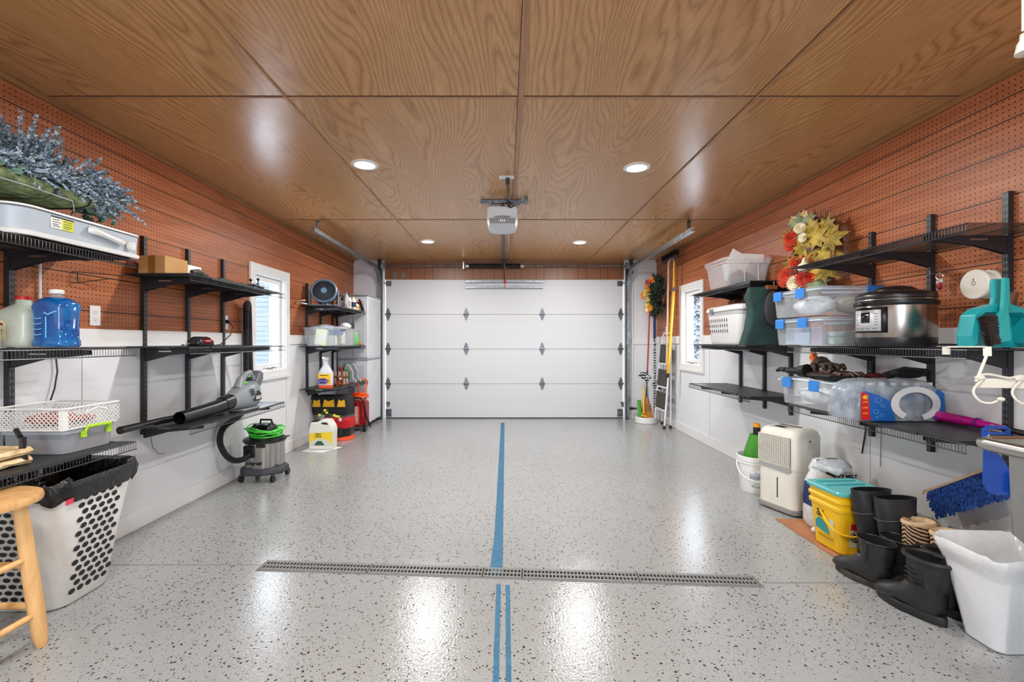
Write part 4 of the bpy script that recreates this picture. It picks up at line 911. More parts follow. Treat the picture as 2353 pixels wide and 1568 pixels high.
# overfilled clear bin
t = thing('clear_bin', 'clear bin overfilled with packets and cloths below the fan', 'storage bin', (-2.145, 5.66, 1.156))
mb = MB(); mb.loft([rr(-.17, .17, -.28, .5, 0, .04), rr(-.192, .195, -.31, .53, .20, .05), rr(-.198, .202, -.317, .537, .205, .05), rr(-.198, .202, -.317, .537, .215, .05)], cap1=False); obj('bin_body', mb, CLEAR, t, smooth=40)
def packet(x, y, z, sx, sy, sz, m, lab, cat='packet', rz=0, tilt=0, nm='packet'):
    o = obj(nm, MB().obox((0, 0, sz/2), (sx, sy, sz), RY(tilt)), m, bevel=min(sx, sy, sz)*.25); o.location = (x, y, z); o.rotation_euler[2] = math.radians(rz); return tag(o, lab, cat)
packet(-2.14, 5.42, 1.162, .14, .05, .19, m_vary('white foil with yellow', (214, 222, 220), (220, 216, 120), 14, .4), 'white and yellow foil packet standing in the overfilled bin', tilt=8)
packet(-2.06, 5.55, 1.162, .10, .05, .12, PAPER, 'white carton in the middle of the overfilled bin')
packet(-2.07, 5.63, 1.284, .20, .10, .06, BLUE, 'blue packet lying on the white carton in the overfilled bin')
packet(-2.06, 5.80, 1.162, .10, .12, .17, CRM, 'cream carton at the cabinet end of the overfilled bin')
tag(obj('cleaning_cloth', MB().ell((-2.20, 5.62, 1.37), .15, .16, .045).ell((-2.02, 5.60, 1.36), .10, .2, .03), m_vary('grey cloth', (120, 132, 146), (176, 184, 194), 12, .9)), 'grey cloths heaped on top of the overfilled bin', 'cloth')
tag(obj('rolled_towel', MB().ell((-2.04, 5.94, 1.40), .07, .07, .045), m_vary('white towel', (220, 220, 218), (240, 240, 238), 20, .9)), 'white rolled towel bulging at the cabinet end of the overfilled bin', 'towel')
bottle(-2.015, 6.27, 1.157, .032, .20, mat('lime label', (90, 206, 60), .4), BLK, 'lime green bottle beside the overfilled clear bin')
tag(obj('screwdriver', MB().cyl((-1.99, 6.31, 1.172), (-1.99, 6.42, 1.172), .014, n=8).cyl((-1.99, 6.42, 1.172), (-1.99, 6.50, 1.172), .005, n=6), mat('orange brown grip', (200, 90, 30), .4)), 'orange-handled tool lying beyond the lime green bottle', 'tool')
# low shelf
z0 = .661
t = thing('spray_bottle', 'spray cleaner bottle with yellow and purple label and orange base', 'bottle', (-2.12, 5.50, z0))
mb = MB(); mb.loft([rr(-.078, .078, -.045, .045, 0, .03), rr(-.080, .080, -.047, .047, .035, .03)]); obj('orange_liquid', mb, ORANGE, t, smooth=50)
mb = MB(); mb.loft([rr(-.080, .080, -.047, .047, .035, .03), rr(-.080, .080, -.047, .047, .175, .03), rr(-.070, .070, -.042, .042, .20, .03), rr(-.035, .035, -.032, .032, .265, .03), rr(-.022, .022, -.022, .022, .30, .02), rr(-.022, .022, -.022, .022, .325, .02)]); obj('body', mb, mat('hazy white plastic', (206, 208, 210), .3), t, smooth=50)
mb = MB(); mb.box(-.025, .025, -.03, .03, .325, .36); mb.box(-.02, .02, -.07, -.03, .345, .365); mb.tube([(0, -.03, .34), (0, -.06, .32), (0, -.055, .29)], .006, 6); obj('trigger', mb, WP, t, bevel=.005)
lb = obj('label', MB().box(-.074, .074, -.0485, -.0475, .045, .168), YEL, t, smooth=0); obj('label_purple', MB().prism([(-.074, -.0492, .045), (.02, -.0492, .045), (.06, -.0492, .09), (0, -.0492, .12), (-.074, -.0492, .11)], (0, -.0006, 0)), mat('purple print', (112, 92, 160), .5), lb, smooth=0)
obj('label_print', MB().box(-.05, .04, -.0496, -.0490, .145, .153).box(-.055, .02, -.0502, -.0498, .095, .105).box(-.05, .01, -.0502, -.0498, .06, .072), DK, lb, smooth=0)
t = thing('bottle_rack', 'brown wooden rack of small glass vials on the low shelf', 'rack', (-2.10, 5.93, z0)); BW = m_wood('reddish brown wood', (112, 52, 30), (150, 78, 50), (2, 2, 2), 10)
mb = MB(); mb.lathe([(.11, 0), (.115, .008), (.11, .016)], 28); mb.lathe([(.10, .10), (.105, .105), (.10, .115)], 28); mb.lathe([(.014, .016), (.02, .05), (.012, .1), (.016, .15), (.024, .19), (.04, .215), (.03, .22)], 16); obj('stand', mb, BW, t)
for q in range(9):
    a = 2*PI*q/9; mb = MB(); mb.lathe([(.017, .016), (.017, .07), (.010, .08), (.010, .09)], 10, (.08*math.cos(a), .08*math.sin(a), 0)); mb.lathe([(.017, .115), (.017, .165)], 10, (.08*math.cos(a), .08*math.sin(a), 0)); obj('vial', mb, mat('vial glass', (200, 170, 160), .15, alpha=.6), t)
tag(obj('screwdriver', MB().cyl((-2.05, 5.68, z0+.02), (-1.99, 5.62, z0+.10), .02, .016, 10), mat('orange brown grip', (200, 90, 30))), 'orange grip standing between spray bottle and wooden rack', 'tool')
for (x, y, m1, lab) in ((-2.06, 6.16, GREEN, 'angular cleaner bottle with green front on the low shelf'), (-2.05, 6.33, GREYP, 'angular grey cleaner bottle at the cabinet end of the low shelf')):
    t = thing('cleaner_bottle', lab, 'bottle', (x, y, z0)); mb = MB(); mb.prism([(-.055, -.03, 0), (.09, -.03, 0), (.085, -.03, .03), (.05, -.03, .06), (.05, -.03, .14), (.01, -.03, .22), (-.02, -.03, .25), (-.06, -.03, .25), (-.065, -.03, .18)], (0, .06, 0)); obj('shell', mb, mat('bottle silver grey', (150, 156, 160), .4), t, bevel=.006, smooth=0)
    mb = MB(); mb.prism([(-.058, -.0315, .05), (.01, -.0315, .05), (.012, -.0315, .14), (-.01, -.0315, .18), (-.055, -.0315, .18)], (0, -.002, 0)); obj('front_panel', mb, m1, t, smooth=0)
    mb = MB(); mb.prism([(-.068, -.034, 0), (-.055, -.034, 0), (-.062, -.034, .18), (-.05, -.034, .25), (-.064, -.034, .25), (-.076, -.034, .18)], (0, .068, 0)); obj('black_spine', mb, BLK, t, smooth=0)
tag(obj('hanging_cable', MB().tube(smoothp([(-1.985, 6.30, .675), (-1.95, 6.42, .69), (-1.925, 6.50, .64), (-1.94, 6.44, .54), (-1.96, 6.36, .44), (-1.97, 6.30, .40)]), .010, 8).tube(smoothp([(-1.955, 6.18, .66), (-1.95, 6.2, .58), (-1.965, 6.26, .44), (-1.97, 6.30, .38)]), .008, 8), ORANGE), 'orange cable looping over the low shelf down to the red tool cart', 'cord')
# --- floor things below
JG = mat('jug off-white', (222, 222, 212), .4)
t = thing('litter_jug', 'white handled litter jug with yellow label standing on a sheet of paper', 'jug', (-2.055, 5.26, .004))
mb = MB(); mb.prism([(-.135, -.075, 0), (.13, -.075, 0), (.135, -.075, .22), (.125, -.075, .26), (.095, -.075, .305), (.09, -.075, .325), (.0, -.075, .33), (-.03, -.075, .305), (-.115, -.075, .30), (-.135, -.075, .22)], (0, .15, 0)); obj('body', mb, JG, t, smooth=0, bevel=.014)
mb = MB(); mb.box(-.11, -.05, -.05, .05, .30, .315); obj('cap', mb, BLK, t, bevel=.004)
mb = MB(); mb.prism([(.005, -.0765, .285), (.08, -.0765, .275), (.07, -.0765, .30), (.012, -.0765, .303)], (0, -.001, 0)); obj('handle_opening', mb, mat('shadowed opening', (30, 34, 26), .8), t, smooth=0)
lb = obj('yellow_label', MB().prism([(-.130, -.0765, .055), (.130, -.0765, .055), (.130, -.0765, .20), (.0, -.0765, .19), (-.130, -.0765, .18)], (0, -.0012, 0)), mat('label yellow', (236, 206, 50), .5), t, smooth=0)
mb = MB(); mb.prism([(-.130, -.0785, .05), (.130, -.0785, .05), (.110, -.0785, .085), (.05, -.0785, .115), (0, -.0785, .123), (-.05, -.0785, .118), (-.110, -.0785, .09)], (0, -.0008, 0)); obj('label_arch', mb, mat('label pale', (206, 210, 196), .5), lb, smooth=0)
mb = MB(); mb.prism([(-.075, -.080, .05), (.045, -.080, .05), (.01, -.080, .095), (-.035, -.080, .098)], (0, -.0008, 0)); obj('label_green', mb, mat('label dark green', (44, 84, 66), .5), lb, smooth=0)
for q, bd in enumerate(('TIDY', 'CATS')): text('lettering', bd, .030, DK, lb, (-.03, -.0785, .170-.026*q), (90, 0, 0), bold=.0008)
tag(obj('paper_sheet', MB().prism([(-2.24, 5.10, .0012), (-1.99, 5.06, .0012), (-1.86, 5.32, .0012), (-2.22, 5.38, .0012)], (0, 0, .002)), PAPER, smooth=0), 'white paper sheet on the floor under the litter jug', 'paper')
t = thing('tool_bag', 'black open tool bag with three yellow pockets, atop the red bag', 'tool bag', (-2.12, 5.80, .31))
mb = MB(); mb.loft([rr(-.25, .19, -.10, .14, 0, .05), rr(-.26, .20, -.11, .15, .10, .05), rr(-.25, .19, -.10, .14, .20, .04), rr(-.23, .17, -.09, .13, .225, .04)]); mb.prism([(-.26, -.10, .18), (-.17, -.10, .20), (-.245, -.10, .27)], (0, .1, 0)); obj('bag_body', mb, m_vary('black canvas', (20, 20, 21), (40, 40, 42), 40, .85), t, smooth=40)
for x0, x1 in ((-.235, -.135), (-.11, .035), (.065, .165)):
    mb = MB(); mb.prism([(x0, -.113, .10), (x1, -.113, .10), (x1-.01, -.113, .19), ((x0+x1)/2, -.113, .17), (x0+.02, -.113, .19)], (0, -.008, 0)); obj('yellow_pocket', mb, mat('pocket yellow', (240, 178, 24), .7), t, smooth=0)
t = thing('red_tool_bag', 'red tool bag with black pockets and white buckle, under the yellow-pocket bag', 'tool bag', (-2.06, 5.80, .0))
mb = MB(); mb.loft([rr(-.16, .14, -.10, .12, .045, .05), rr(-.17, .155, -.11, .13, .15, .05)]); mb.cyl((-.08, -.11, .05), (-.08, -.11, .15), .05, n=12); mb.cyl((.04, -.11, .05), (.04, -.11, .15), .05, n=12); obj('lower_pockets', mb, BLK, t)
mb = MB(); mb.loft([rr(-.175, .16, -.11, .13, .15, .05), rr(-.18, .165, -.115, .135, .22, .05), rr(-.17, .155, -.10, .12, .28, .05)]); mb.prism([(-.17, -.117, .17), (.0, -.117, .10), (.16, -.117, .17), (.16, -.117, .24), (-.17, -.117, .24)], (0, .01, 0)); obj('red_shell', mb, mat('red nylon', (196, 12, 20), .6), t)
mb = MB(); mb.loft([rr(-.165, .15, -.105, .125, .28, .05), rr(-.16, .145, -.10, .12, .305, .05)]); obj('top_flap', mb, mat('grey flap', (70, 70, 74), .8), t)
mb = MB(); mb.box(.03, .06, -.128, -.112, .235, .275); obj('buckle', mb, WP, t, bevel=.004)
mb = MB(); mb.lathe([(.17, .001), (.175, .004), (.165, .04), (.15, .046)], 28, (0, .0, 0)); obj('orange_base', mb, mat('orange red plastic', (224, 72, 24), .45), t)
t = thing('cut_flowers', 'small bunch of yellow blooms drooping over the litter jug', 'artificial flower', (-2.02, 5.42, .0))
mb = MB(); mb.tube([(-.11, .14, .40), (-.14, .10, .38), (-.15, .02, .30)], .004, 5); mb.tube([(-.10, .14, .40), (-.08, .08, .36), (.02, .02, .33)], .004, 5); obj('stems', mb, GREEN, t)
mb = MB(); [mb.ell((x, y, z), .018, .012, .016, 8, 5) for x, y, z in ((.04, .02, .335), (.07, .02, .33), (.02, .02, .345), (-.15, .02, .35), (-.10, .05, .40), (-.08, .05, .37))]; obj('blooms', mb, mat('bloom yellow', (222, 200, 70), .7), t, kind='stuff')
t = thing('tool_cart', 'red upright tool caddy with assorted hand tools beside the cabinets', 'tool caddy', (-2.02, 6.28, 0))
mb = MB(); mb.box(-.13, .14, -.02, .16, .06, .40); obj('caddy_body', mb, mat('dark red enamel', (150, 14, 20), .4), t, bevel=.02)
for x in (-.10, .12): obj('wheel', MB().cyl((x, -.03, .055), (x+.03, -.03, .055), .055, n=18), BLK, t)
mb = MB(); mb.tube([(.0, -.03, .06), (.0, -.04, .30), (.03, -.04, .42), (.06, -.04, .30), (.06, -.03, .08)], .010, 8); mb.tube([(.10, -.03, .20), (.11, -.03, .40), (.14, .02, .46)], .010, 8); obj('frame', mb, RED, t)
mb = MB(); mb.tube([(-.02, -.05, .35), (.0, -.06, .45), (.07, -.05, .46), (.12, -.04, .40), (.15, -.02, .2), (.20, .0, .06)], .012, 8); obj('black_hose', mb, BLK, t)
mb = MB(); mb.box(.005, .05, -.06, -.045, .10, .34); obj('tool_labels', mb, m_vary('mixed bright labels', (220, 120, 30), (220, 220, 214), 30, .5), t)
mb = MB(); 
for q in range(5): mb.tube([(.03+.13*math.cos(a)*(1-.08*q), -.02+.06*math.sin(a)+.008*q, .475+.012*math.sin(a*2+q)+.007*q) for a in [2*PI*k_/20 for k_ in range(20)]], .008, 6, closed=True)
c = obj('coiled_cable', mb, ORANGE); c.location = (-2.0, 6.28, 0); tag(c, 'coiled orange extension cord hung on the red tool caddy', 'cord')

# --- resin cabinets in the corner
CB = m_vary('pale grey resin', (206, 208, 212), (214, 216, 220), 4, .45); CBD = mat('cabinet door resin', (196, 198, 203), .45)
def cabinet(z0, z1, lab, feet):
    t = thing('resin_cabinet', lab, 'cabinet', (-2.15, 6.90, z0)); h = z1-z0
    mb = MB(); mb.box(-.21, .21, -.33, .33, 0, h-.02); bd = obj('cabinet_body', mb, CB, t, smooth=0, bevel=.006)
    mb = MB(); n = int((h-.08)/.0185)
    for i in range(n): z = .035+i*.0185; mb.prism([(.21, -.31, z), (.216, -.31, z+.002), (.210, -.31, z+.015)], (0, .62, 0))
    obj('louvred_side', mb, CB, t, smooth=0)
    for x0, x1 in ((-.205, -.003), (.003, .205)):
        mb = MB(); mb.box(x0, x1, -.352, -.334, .02, h-.04); dd = obj('door', mb, CBD, t, smooth=0, bevel=.004)
        mb = MB(); frame_(mb, x0+.03, x1-.03, -.356, -.352, .06, h-.08, .014); obj('raised_moulding', mb, CB, dd, smooth=0)
        mb = MB(); mb.box(x1-.025 if x0 < -.1 else x0+.012, x1-.012 if x0 < -.1 else x0+.025, -.37, -.352, h*.45, h*.55); obj('pull', mb, GREYP, dd, smooth=0, bevel=.003)
    mb = MB(); mb.rbox(-.218, .222, -.358, .338, h-.02, h, .02); obj('top_panel', mb, mat('grey cabinet top', (150, 152, 158), .45), t)
    if feet:
        for x in (-.17, .17):
            for y in (-.29, -.1, .1, .29): obj('foot', MB().lathe([(.02, -.049), (.018, -.03), (.028, 0)], 12, (x, y, 0)), BLK, t)
def frame_(mb, x0, x1, ya, yb, z0, z1, w):
    mb.box(x0, x1, ya, yb, z0, z0+w); mb.box(x0, x1, ya, yb, z1-w, z1); mb.box(x0, x0+w, ya, yb, z0+w, z1-w); mb.box(x1-w, x1, ya, yb, z0+w, z1-w)
cabinet(.05, .965, 'pale grey louvred resin cabinet standing on the floor beside the garage door', True)
cabinet(.966, 1.87, 'pale grey louvred resin cabinet stacked on the other one beside the garage door', False)
# ================================================================== boots side, wall things and shelves
# --- pressure cooker
z0 = 1.181
t = thing('pressure_cooker', 'stainless electric pressure cooker with black lid and silver control panel', 'pressure cooker', (2.085, 2.50, z0), 0)
CS = m_steel('cooker steel', (176, 170, 162), .24, (1, 1, 40))
mb = MB(); mb.lathe([(.150, -.004), (.165, .0), (.172, .02), (.172, .048)], 48); obj('base', mb, BLK, t)
mb = MB(); mb.lathe([(.170, .046), (.171, .048), (.171, .215)], 48, cap0=False, cap1=False); obj('steel_body', mb, CS, t)
mb = MB(); mb.lathe([(.174, .213), (.180, .222), (.180, .235), (.168, .242)], 48); obj('upper_ring', mb, BLK, t)
mb = MB(); mb.lathe([(.168, .240), (.170, .244), (.166, .254)], 48); obj('steel_band', mb, STEEL, t)
mb = MB(); mb.lathe([(.172, .252), (.174, .262), (.166, .278), (.135, .290), (.095, .296), (.092, .303), (.07, .316), (.03, .324), (.001, .325)], 48); mb.box(.05, .10, -.02, .02, .296, .312); obj('lid', mb, BLK, t, smooth=50, bevel=0)
mb = MB(); mb.box(-.205, -.170, -.03, .03, .215, .232); obj('side_handle', mb, BLK, t, bevel=.006)
def arcpatch(a0, a1, z0_, z1_, r, n=8):
    vs = []; 
    for i in range(n+1):
        a = math.radians(a0+(a1-a0)*i/n)
        vs += [(r*math.cos(a), r*math.sin(a), z0_), (r*math.cos(a), r*math.sin(a), z1_)]
    return MB().add(vs, [(2*i, 2*i+2, 2*i+3, 2*i+1) for i in range(n)])
pn = obj('panel_surround', arcpatch(-202, -139, .072, .205, .1735), BLK, t, solid=.003)
sp = obj('control_panel', arcpatch(-199, -148, .082, .192, .1758), mat('panel silver', (196, 198, 202), .3), pn, solid=.0006)
obj('display', arcpatch(-182, -165, .125, .180, .1772), mat('display black', (16, 18, 22), .15), sp, solid=.0006)
for k_, (a0, zz, w_) in enumerate([(-195, .17-.014*q, 7) for q in range(5)]+[(-158, .17-.014*q, 6) for q in range(5)]+[(-194+11*q, .093, 7) for q in range(4)]):
    obj('panel_marks', arcpatch(a0, a0+w_, zz, zz+.0028, .1768, 2), mat('grey lettering', (90, 92, 98), .6), sp)
text('lettering', 'Instant Pot', .010, mat('grey lettering', (90, 92, 98)), sp, (.1772*math.cos(math.radians(-173)), .1772*math.sin(math.radians(-173)), .186), (90, 0, -83), ext=.0002)
tag(obj('cooker_cord', MB().tube(smoothp([(2.26, 2.42, z0+.012), (2.27, 2.30, z0+.010), (2.20, 2.22, z0+.012), (2.12, 2.26, z0+.010), (2.14, 2.36, z0+.010), (2.24, 2.34, z0+.012)]), .0045, 6), BLK), 'black cord coiled flat on the shelf beside the pressure cooker', 'cord')
# --- latched totes
def tote(nm, lab, x0, x1, y0, y1, z0, h, lid=True, clips=4):
    cx, cy = (x0+x1)/2, (y0+y1)/2; t = thing(nm, lab, 'storage tote', (cx, cy, z0)); a, b = (x1-x0)/2, (y1-y0)/2
    mb = MB(); hh = h-.03 if lid else h-.012
    mb.loft([rr(-a*.92, a*.92, -b*.94, b*.94, 0, .035), rr(-a*.93, a*.93, -b*.95, b*.95, .012, .035), rr(-a*.98, a*.98, -b*.98, b*.98, hh-.01, .035), rr(-a, a, -b, b, hh, .04)], cap1=False); obj('tote_body', mb, CLEAR, t, smooth=40)
    rim = MB(); rim.tube(rr(-a, a, -b, b, hh, .04), .0055, 6, closed=True); obj('rim', rim, mat('clear rim', (206, 222, 236), .2, alpha=.8), t)
    if lid:
        mb = MB(); mb.loft([rr(-a, a, -b, b, hh+.004, .04), rr(-a-.004, a+.004, -b-.004, b+.004, hh+.012, .04), rr(-a*.96, a*.96, -b*.96, b*.96, hh+.020, .04), rr(-a*.9, a*.9, -b*.92, b*.92, hh+.018, .04)], cap0=False); obj('lid', mb, mat('clear lid', (204, 220, 234), .16, alpha=.5), t, smooth=40)
    zt = hh+.022 if lid else hh+.006
    def clip(px, py, along):
        m = MB(); w = .046
        if along == 'y': m.loft([[(px-.004, py-w+q*2*w, zt), (px-.016, py-w+q*2*w, zt-.004), (px-.018, py-w+q*2*w, zt-.066), (px-.009, py-w+q*2*w, zt-.066), (px-.009, py-w+q*2*w, zt-.010)] for q in (0, 1)])
        else: m.loft([[(px-w+q*2*w, py+.004, zt), (px-w+q*2*w, py-.014, zt-.004), (px-w+q*2*w, py-.016, zt-.066), (px-w+q*2*w, py-.008, zt-.066), (px-w+q*2*w, py-.008, zt-.010)] for q in (0, 1)])
        obj('blue_latch', m, BLUE, t, bevel=.002, smooth=0)
    clip(-a, b*.62, 'y'); clip(-a, -b*.35, 'y')
    if clips > 2: clip(a*.62, -b, 'x')
    m = MB(); m.box(-a*.9-.0, a*.5, -b*.96-.006, -b*.96, hh*.82, hh*.9) if clips > 2 else m.box(-a-.012, -a, b*.9, b*.98, hh-.02, hh-.006); obj('moulded_grip', m, mat('clear rim', (206, 222, 236)), t, bevel=.003)
    return t
tote('latched_tote', 'clear blue-latched tote resting on the wire shelf, lower of the stacked pair', 1.935, 2.335, 2.86, 3.37, 1.181, .19)
tote('latched_tote', 'clear blue-latched tote on top of the other one beside the pressure cooker', 1.92, 2.335, 2.86, 3.37, 1.372, .19)
tote('open_tote', 'open clear tote with blue latches heaped with dark gloves', 1.945, 2.335, 2.74, 3.32, .781, .185, lid=False, clips=2)
CRY = m_vary('crinkled white film', (196, 208, 216), (238, 242, 244), 26, .45, bump=.6)
def heap(nm, lab, cat, c, rx, ry, rz, m, seed=1, n=40, amp=.12):
    r = random.Random(seed); mb = MB(); mb.ell((0, 0, 0), rx, ry, rz, 20, 12); mb.v = [tuple(q*(1+r.uniform(-amp, amp)) for q in v) for v in mb.v]
    o = obj(nm, mb, m, smooth=60); o.location = c; return tag(o, lab, cat)
heap('plastic_bag', 'crumpled white bag filling the upper latched tote', 'bag', (2.04, 3.08, 1.445), .085, .17, .058, CRY, 2)
heap('plastic_bag', 'beige bag bundle at the near side of the upper latched tote', 'bag', (2.20, 2.97, 1.448), .10, .085, .062, m_vary('beige film', (150, 146, 138), (196, 190, 178), 20, .4), 3)
heap('plastic_bag', 'white plastic bag packed in the open tote under the gloves', 'bag', (2.03, 3.02, .856), .055, .20, .052, CRY, 4)
heap('fabric_bundle', 'red and grey bundle at the near side of the open tote', 'fabric', (2.20, 2.85, .862), .075, .075, .06, m_vary('red grey pattern', (96, 50, 60), (130, 140, 156), 26, .6), 5)
tag(obj('egg_carton', MB().rbox(2.03, 2.28, 2.90, 3.00, 1.186, 1.232, .02).rbox(2.03, 2.28, 2.90, 3.00, 1.236, 1.268, .02), mat('pale green pulp', (190, 216, 212), .8)), 'pale green egg carton inside the lower latched tote', 'carton')
tag(obj('document_box', MB().box(1.99, 2.05, 3.06, 3.32, 1.186, 1.30), mat('blue grey card', (148, 170, 194), .7), bevel=.004), 'blue-grey flat box in the far side of the lower latched tote', 'box')
tag(obj('photo_packet', MB().box(1.99, 2.02, 2.94, 3.04, 1.186, 1.30), mat('mauve card', (164, 150, 176), .6), bevel=.003), 'mauve packet between the blue-grey box and egg carton', 'packet')
GLV = m_vary('dark brown leather', (24, 20, 18), (92, 72, 58), 24, .6, bump=.4)
def glove(lab, c, rz, m, s=1.0):
    t = thing('work_glove', lab, 'glove', c, rz); mb = MB(); mb.ell((0, 0, 0), .045*s, .065*s, .022*s, 14, 8); mb.tube([(0, -.05*s, 0), (0, -.11*s, .006)], [.034*s, .042*s], 12); obj('palm', mb, m, t, smooth=60)
    for i, (x, l) in enumerate(((-.032, .055), (-.011, .07), (.011, .068), (.031, .052))):
        obj('finger', MB().tube([(x*s, .04*s, .0), (x*1.2*s, (.04+l*.6)*s, .008*s), (x*1.3*s, (.04+l)*s, -.006*s)], [.012*s, .0115*s, .009*s], 8), m, t, smooth=60)
    obj('thumb', MB().tube([(.035*s, -.02*s, 0), (.065*s, .01*s, .008*s), (.07*s, .04*s, 0)], [.014*s, .0125*s, .010*s], 8), m, t, smooth=60)
glove('black glove draped over the far end of the open tote', (2.00, 3.24, 1.005), 10, mat('black leather', (18, 18, 18), .6), 1.1)
glove('brown leather glove crowning the heap in the open tote', (2.10, 3.04, 1.045), 160, GLV, 1.35)
glove('dark glossy glove at the near end of the open tote heap', (2.08, 2.88, 1.005), 200, m_vary('dark beads', (16, 14, 14), (90, 60, 44), 80, .3), 1.1)
heap('scarf', 'dark red knitted scarf tucked at the near end of the open tote', 'scarf', (2.23, 2.82, .985), .07, .06, .03, m_vary('dark red knit', (60, 10, 12), (130, 26, 24), 60, .9), 6)
heap('scarf', 'crumpled dark fabric filling the middle of the open tote under the gloves', 'fabric', (2.10, 3.02, .985), .11, .20, .035, mat('black leather', (18, 18, 18)), 7)
tag(obj('shoe', MB().ell((2.24, 2.60, 1.03), .09, .06, .028).tube([(2.16, 2.66, 1.01), (2.24, 2.62, 1.045), (2.33, 2.58, 1.035)], .022, 8), mat('black fabric', (18, 18, 20), .8)), 'black fabric item resting behind the bottled water pack', 'bag')
# --- bottled water pack
t = thing('water_pack', 'shrink-wrapped pack of bottled water with blue, red and clear film', 'water pack', (2.10, 2.60, .781))
WB = mat('water bottle plastic', (150, 176, 196), .1, alpha=.6); WLBL = mat('water label blue', (70, 116, 176), .4)
for i in range(7):
    for j in range(3):
        x, y = -.19+.0635*i, -.075+.068*j
        if i == 0 and j == 0: continue
        mb = MB(); mb.lathe([(.026, 0), (.030, .006)]+[(.0302 if q % 2 else .028, .015+.012*q) for q in range(8)]+[(.0305, .125), (.0305, .150), (.024, .17), (.013, .188), (.0125, .198)], 12, (x, y, 0)); bt = obj('bottle', mb, WB, t, smooth=60)
        if j == 0: obj('bottle_label', MB().lathe([(.0308, .115), (.0308, .148)], 12, (x, y, 0), cap0=False, cap1=False), WLBL, bt); obj('bottle_cap', MB().lathe([(.0145, .190), (.0145, .204)], 12, (x, y, 0)), WP, bt)
FILM = m_vary('clear shrink film', (150, 158, 170), (204, 212, 220), 16, .10, alpha=.45, bump=.5); rw = random.Random(8)
def fr(z, a, b): return [(x+rw.uniform(-.003, .003), y+rw.uniform(-.003, .003), z+rw.uniform(-.003, .003)) for x, y, _ in rr(-a, a, -b, b, z, .035, 8)]
mb = MB(); mb.loft([fr(.003, .236, .118), fr(.03, .242, .122), fr(.08, .236, .118), fr(.14, .228, .116), fr(.185, .205, .112), fr(.212, .165, .095), fr(.220, .10, .05)]); obj('shrink_film', mb, FILM, t, smooth=50)
YF_ = -.1245
def front(nm, poly, m, off=0.0, par=t):
    return obj(nm, MB().prism([(x, YF_-off, z) for x, z in poly], (0, -.0010, 0)), m, par, smooth=0)
bl = front('blue_print', [(-.20, .006), (-.03, .004), (-.045, .05), (-.05, .105), (-.12, .140), (-.20, .165)], mat('film blue', (22, 96, 178), .25))
front('blue_print', [(.17, .01), (.232, .012), (.228, .15), (.19, .175), (.165, .12)], mat('film blue', (22, 96, 178), .25))
rd = front('red_banner', [(-.215, .012), (-.165, .008), (-.178, .15), (-.214, .158)], mat('film red', (206, 28, 24), .3), .0012)
text('banner_number', '40', .030, mat('banner yellow', (250, 206, 40), .5), rd, (-.195, YF_-.0028, .130), (90, 0, 0), ext=.0002, sx=.9, bold=.001)
for q in range(6): text('banner_lettering', 'BOTTLES'[:5] if q % 2 else 'LITERS'[:5], .012, mat('banner yellow', (250, 206, 40)), rd, (-.194, YF_-.0028, .105-.015*q), (90, 0, 0), ext=.0002) if q in (0, 2, 4) else None
mb = MB(); n = 28
ringo = []
for i in range(n-3):
    a = math.radians(-70+360*(i)/n); ringo.append((a))
vs = []
for a in ringo: vs += [(.075+.132*math.cos(a), YF_-.0016, .095+.092*math.sin(a)), (.075+.090*math.cos(a), YF_-.0016, .095+.062*math.sin(a))]
mb.add(vs, [(2*i, 2*i+1, 2*i+3, 2*i+2) for i in range(len(ringo)-1)]); obj('white_ring_print', mb, mat('film white', (222, 224, 226), .3), t, smooth=0, solid=.001)
for q, (x, z, r) in enumerate(((-.125, .115, .016), (-.10, .085, .010), (-.135, .055, .014), (-.105, .035, .010), (-.13, .025, .008))):
    mb = MB(); mb.tube([(x+r*math.cos(a), YF_-.0018, z+r*.8*math.sin(a)) for a in [2*PI*k_/14 for k_ in range(14)]], .0010, 4, closed=True); obj('bubble_print', mb, mat('film pale blue', (110, 170, 226), .3), bl)
# --- magenta pole with black hose grip
t = thing('cleaning_pole', 'magenta tapered pole lying at the back of the water pack shelf', 'mop handle', (2.30, 2.40, .781))
obj('magenta_shaft', MB().tube([(.0, .10, .032), (.0, -.08, .030), (-.0, -.24, .026)], [.027, .024, .013], 16), mat('magenta gloss', (176, 10, 128), .18), t)
obj('collar', MB().tube([(.0, -.12, .0295), (.0, -.135, .0291)], [.0248, .0245], 16), mat('purple collar', (110, 20, 110), .25), t)
obj('black_grip', MB().tube([(-.0, -.24, .026), (-.02, -.34, .022), (-.03, -.5, .022)], [.012, .014, .014], 12), BLK, t)
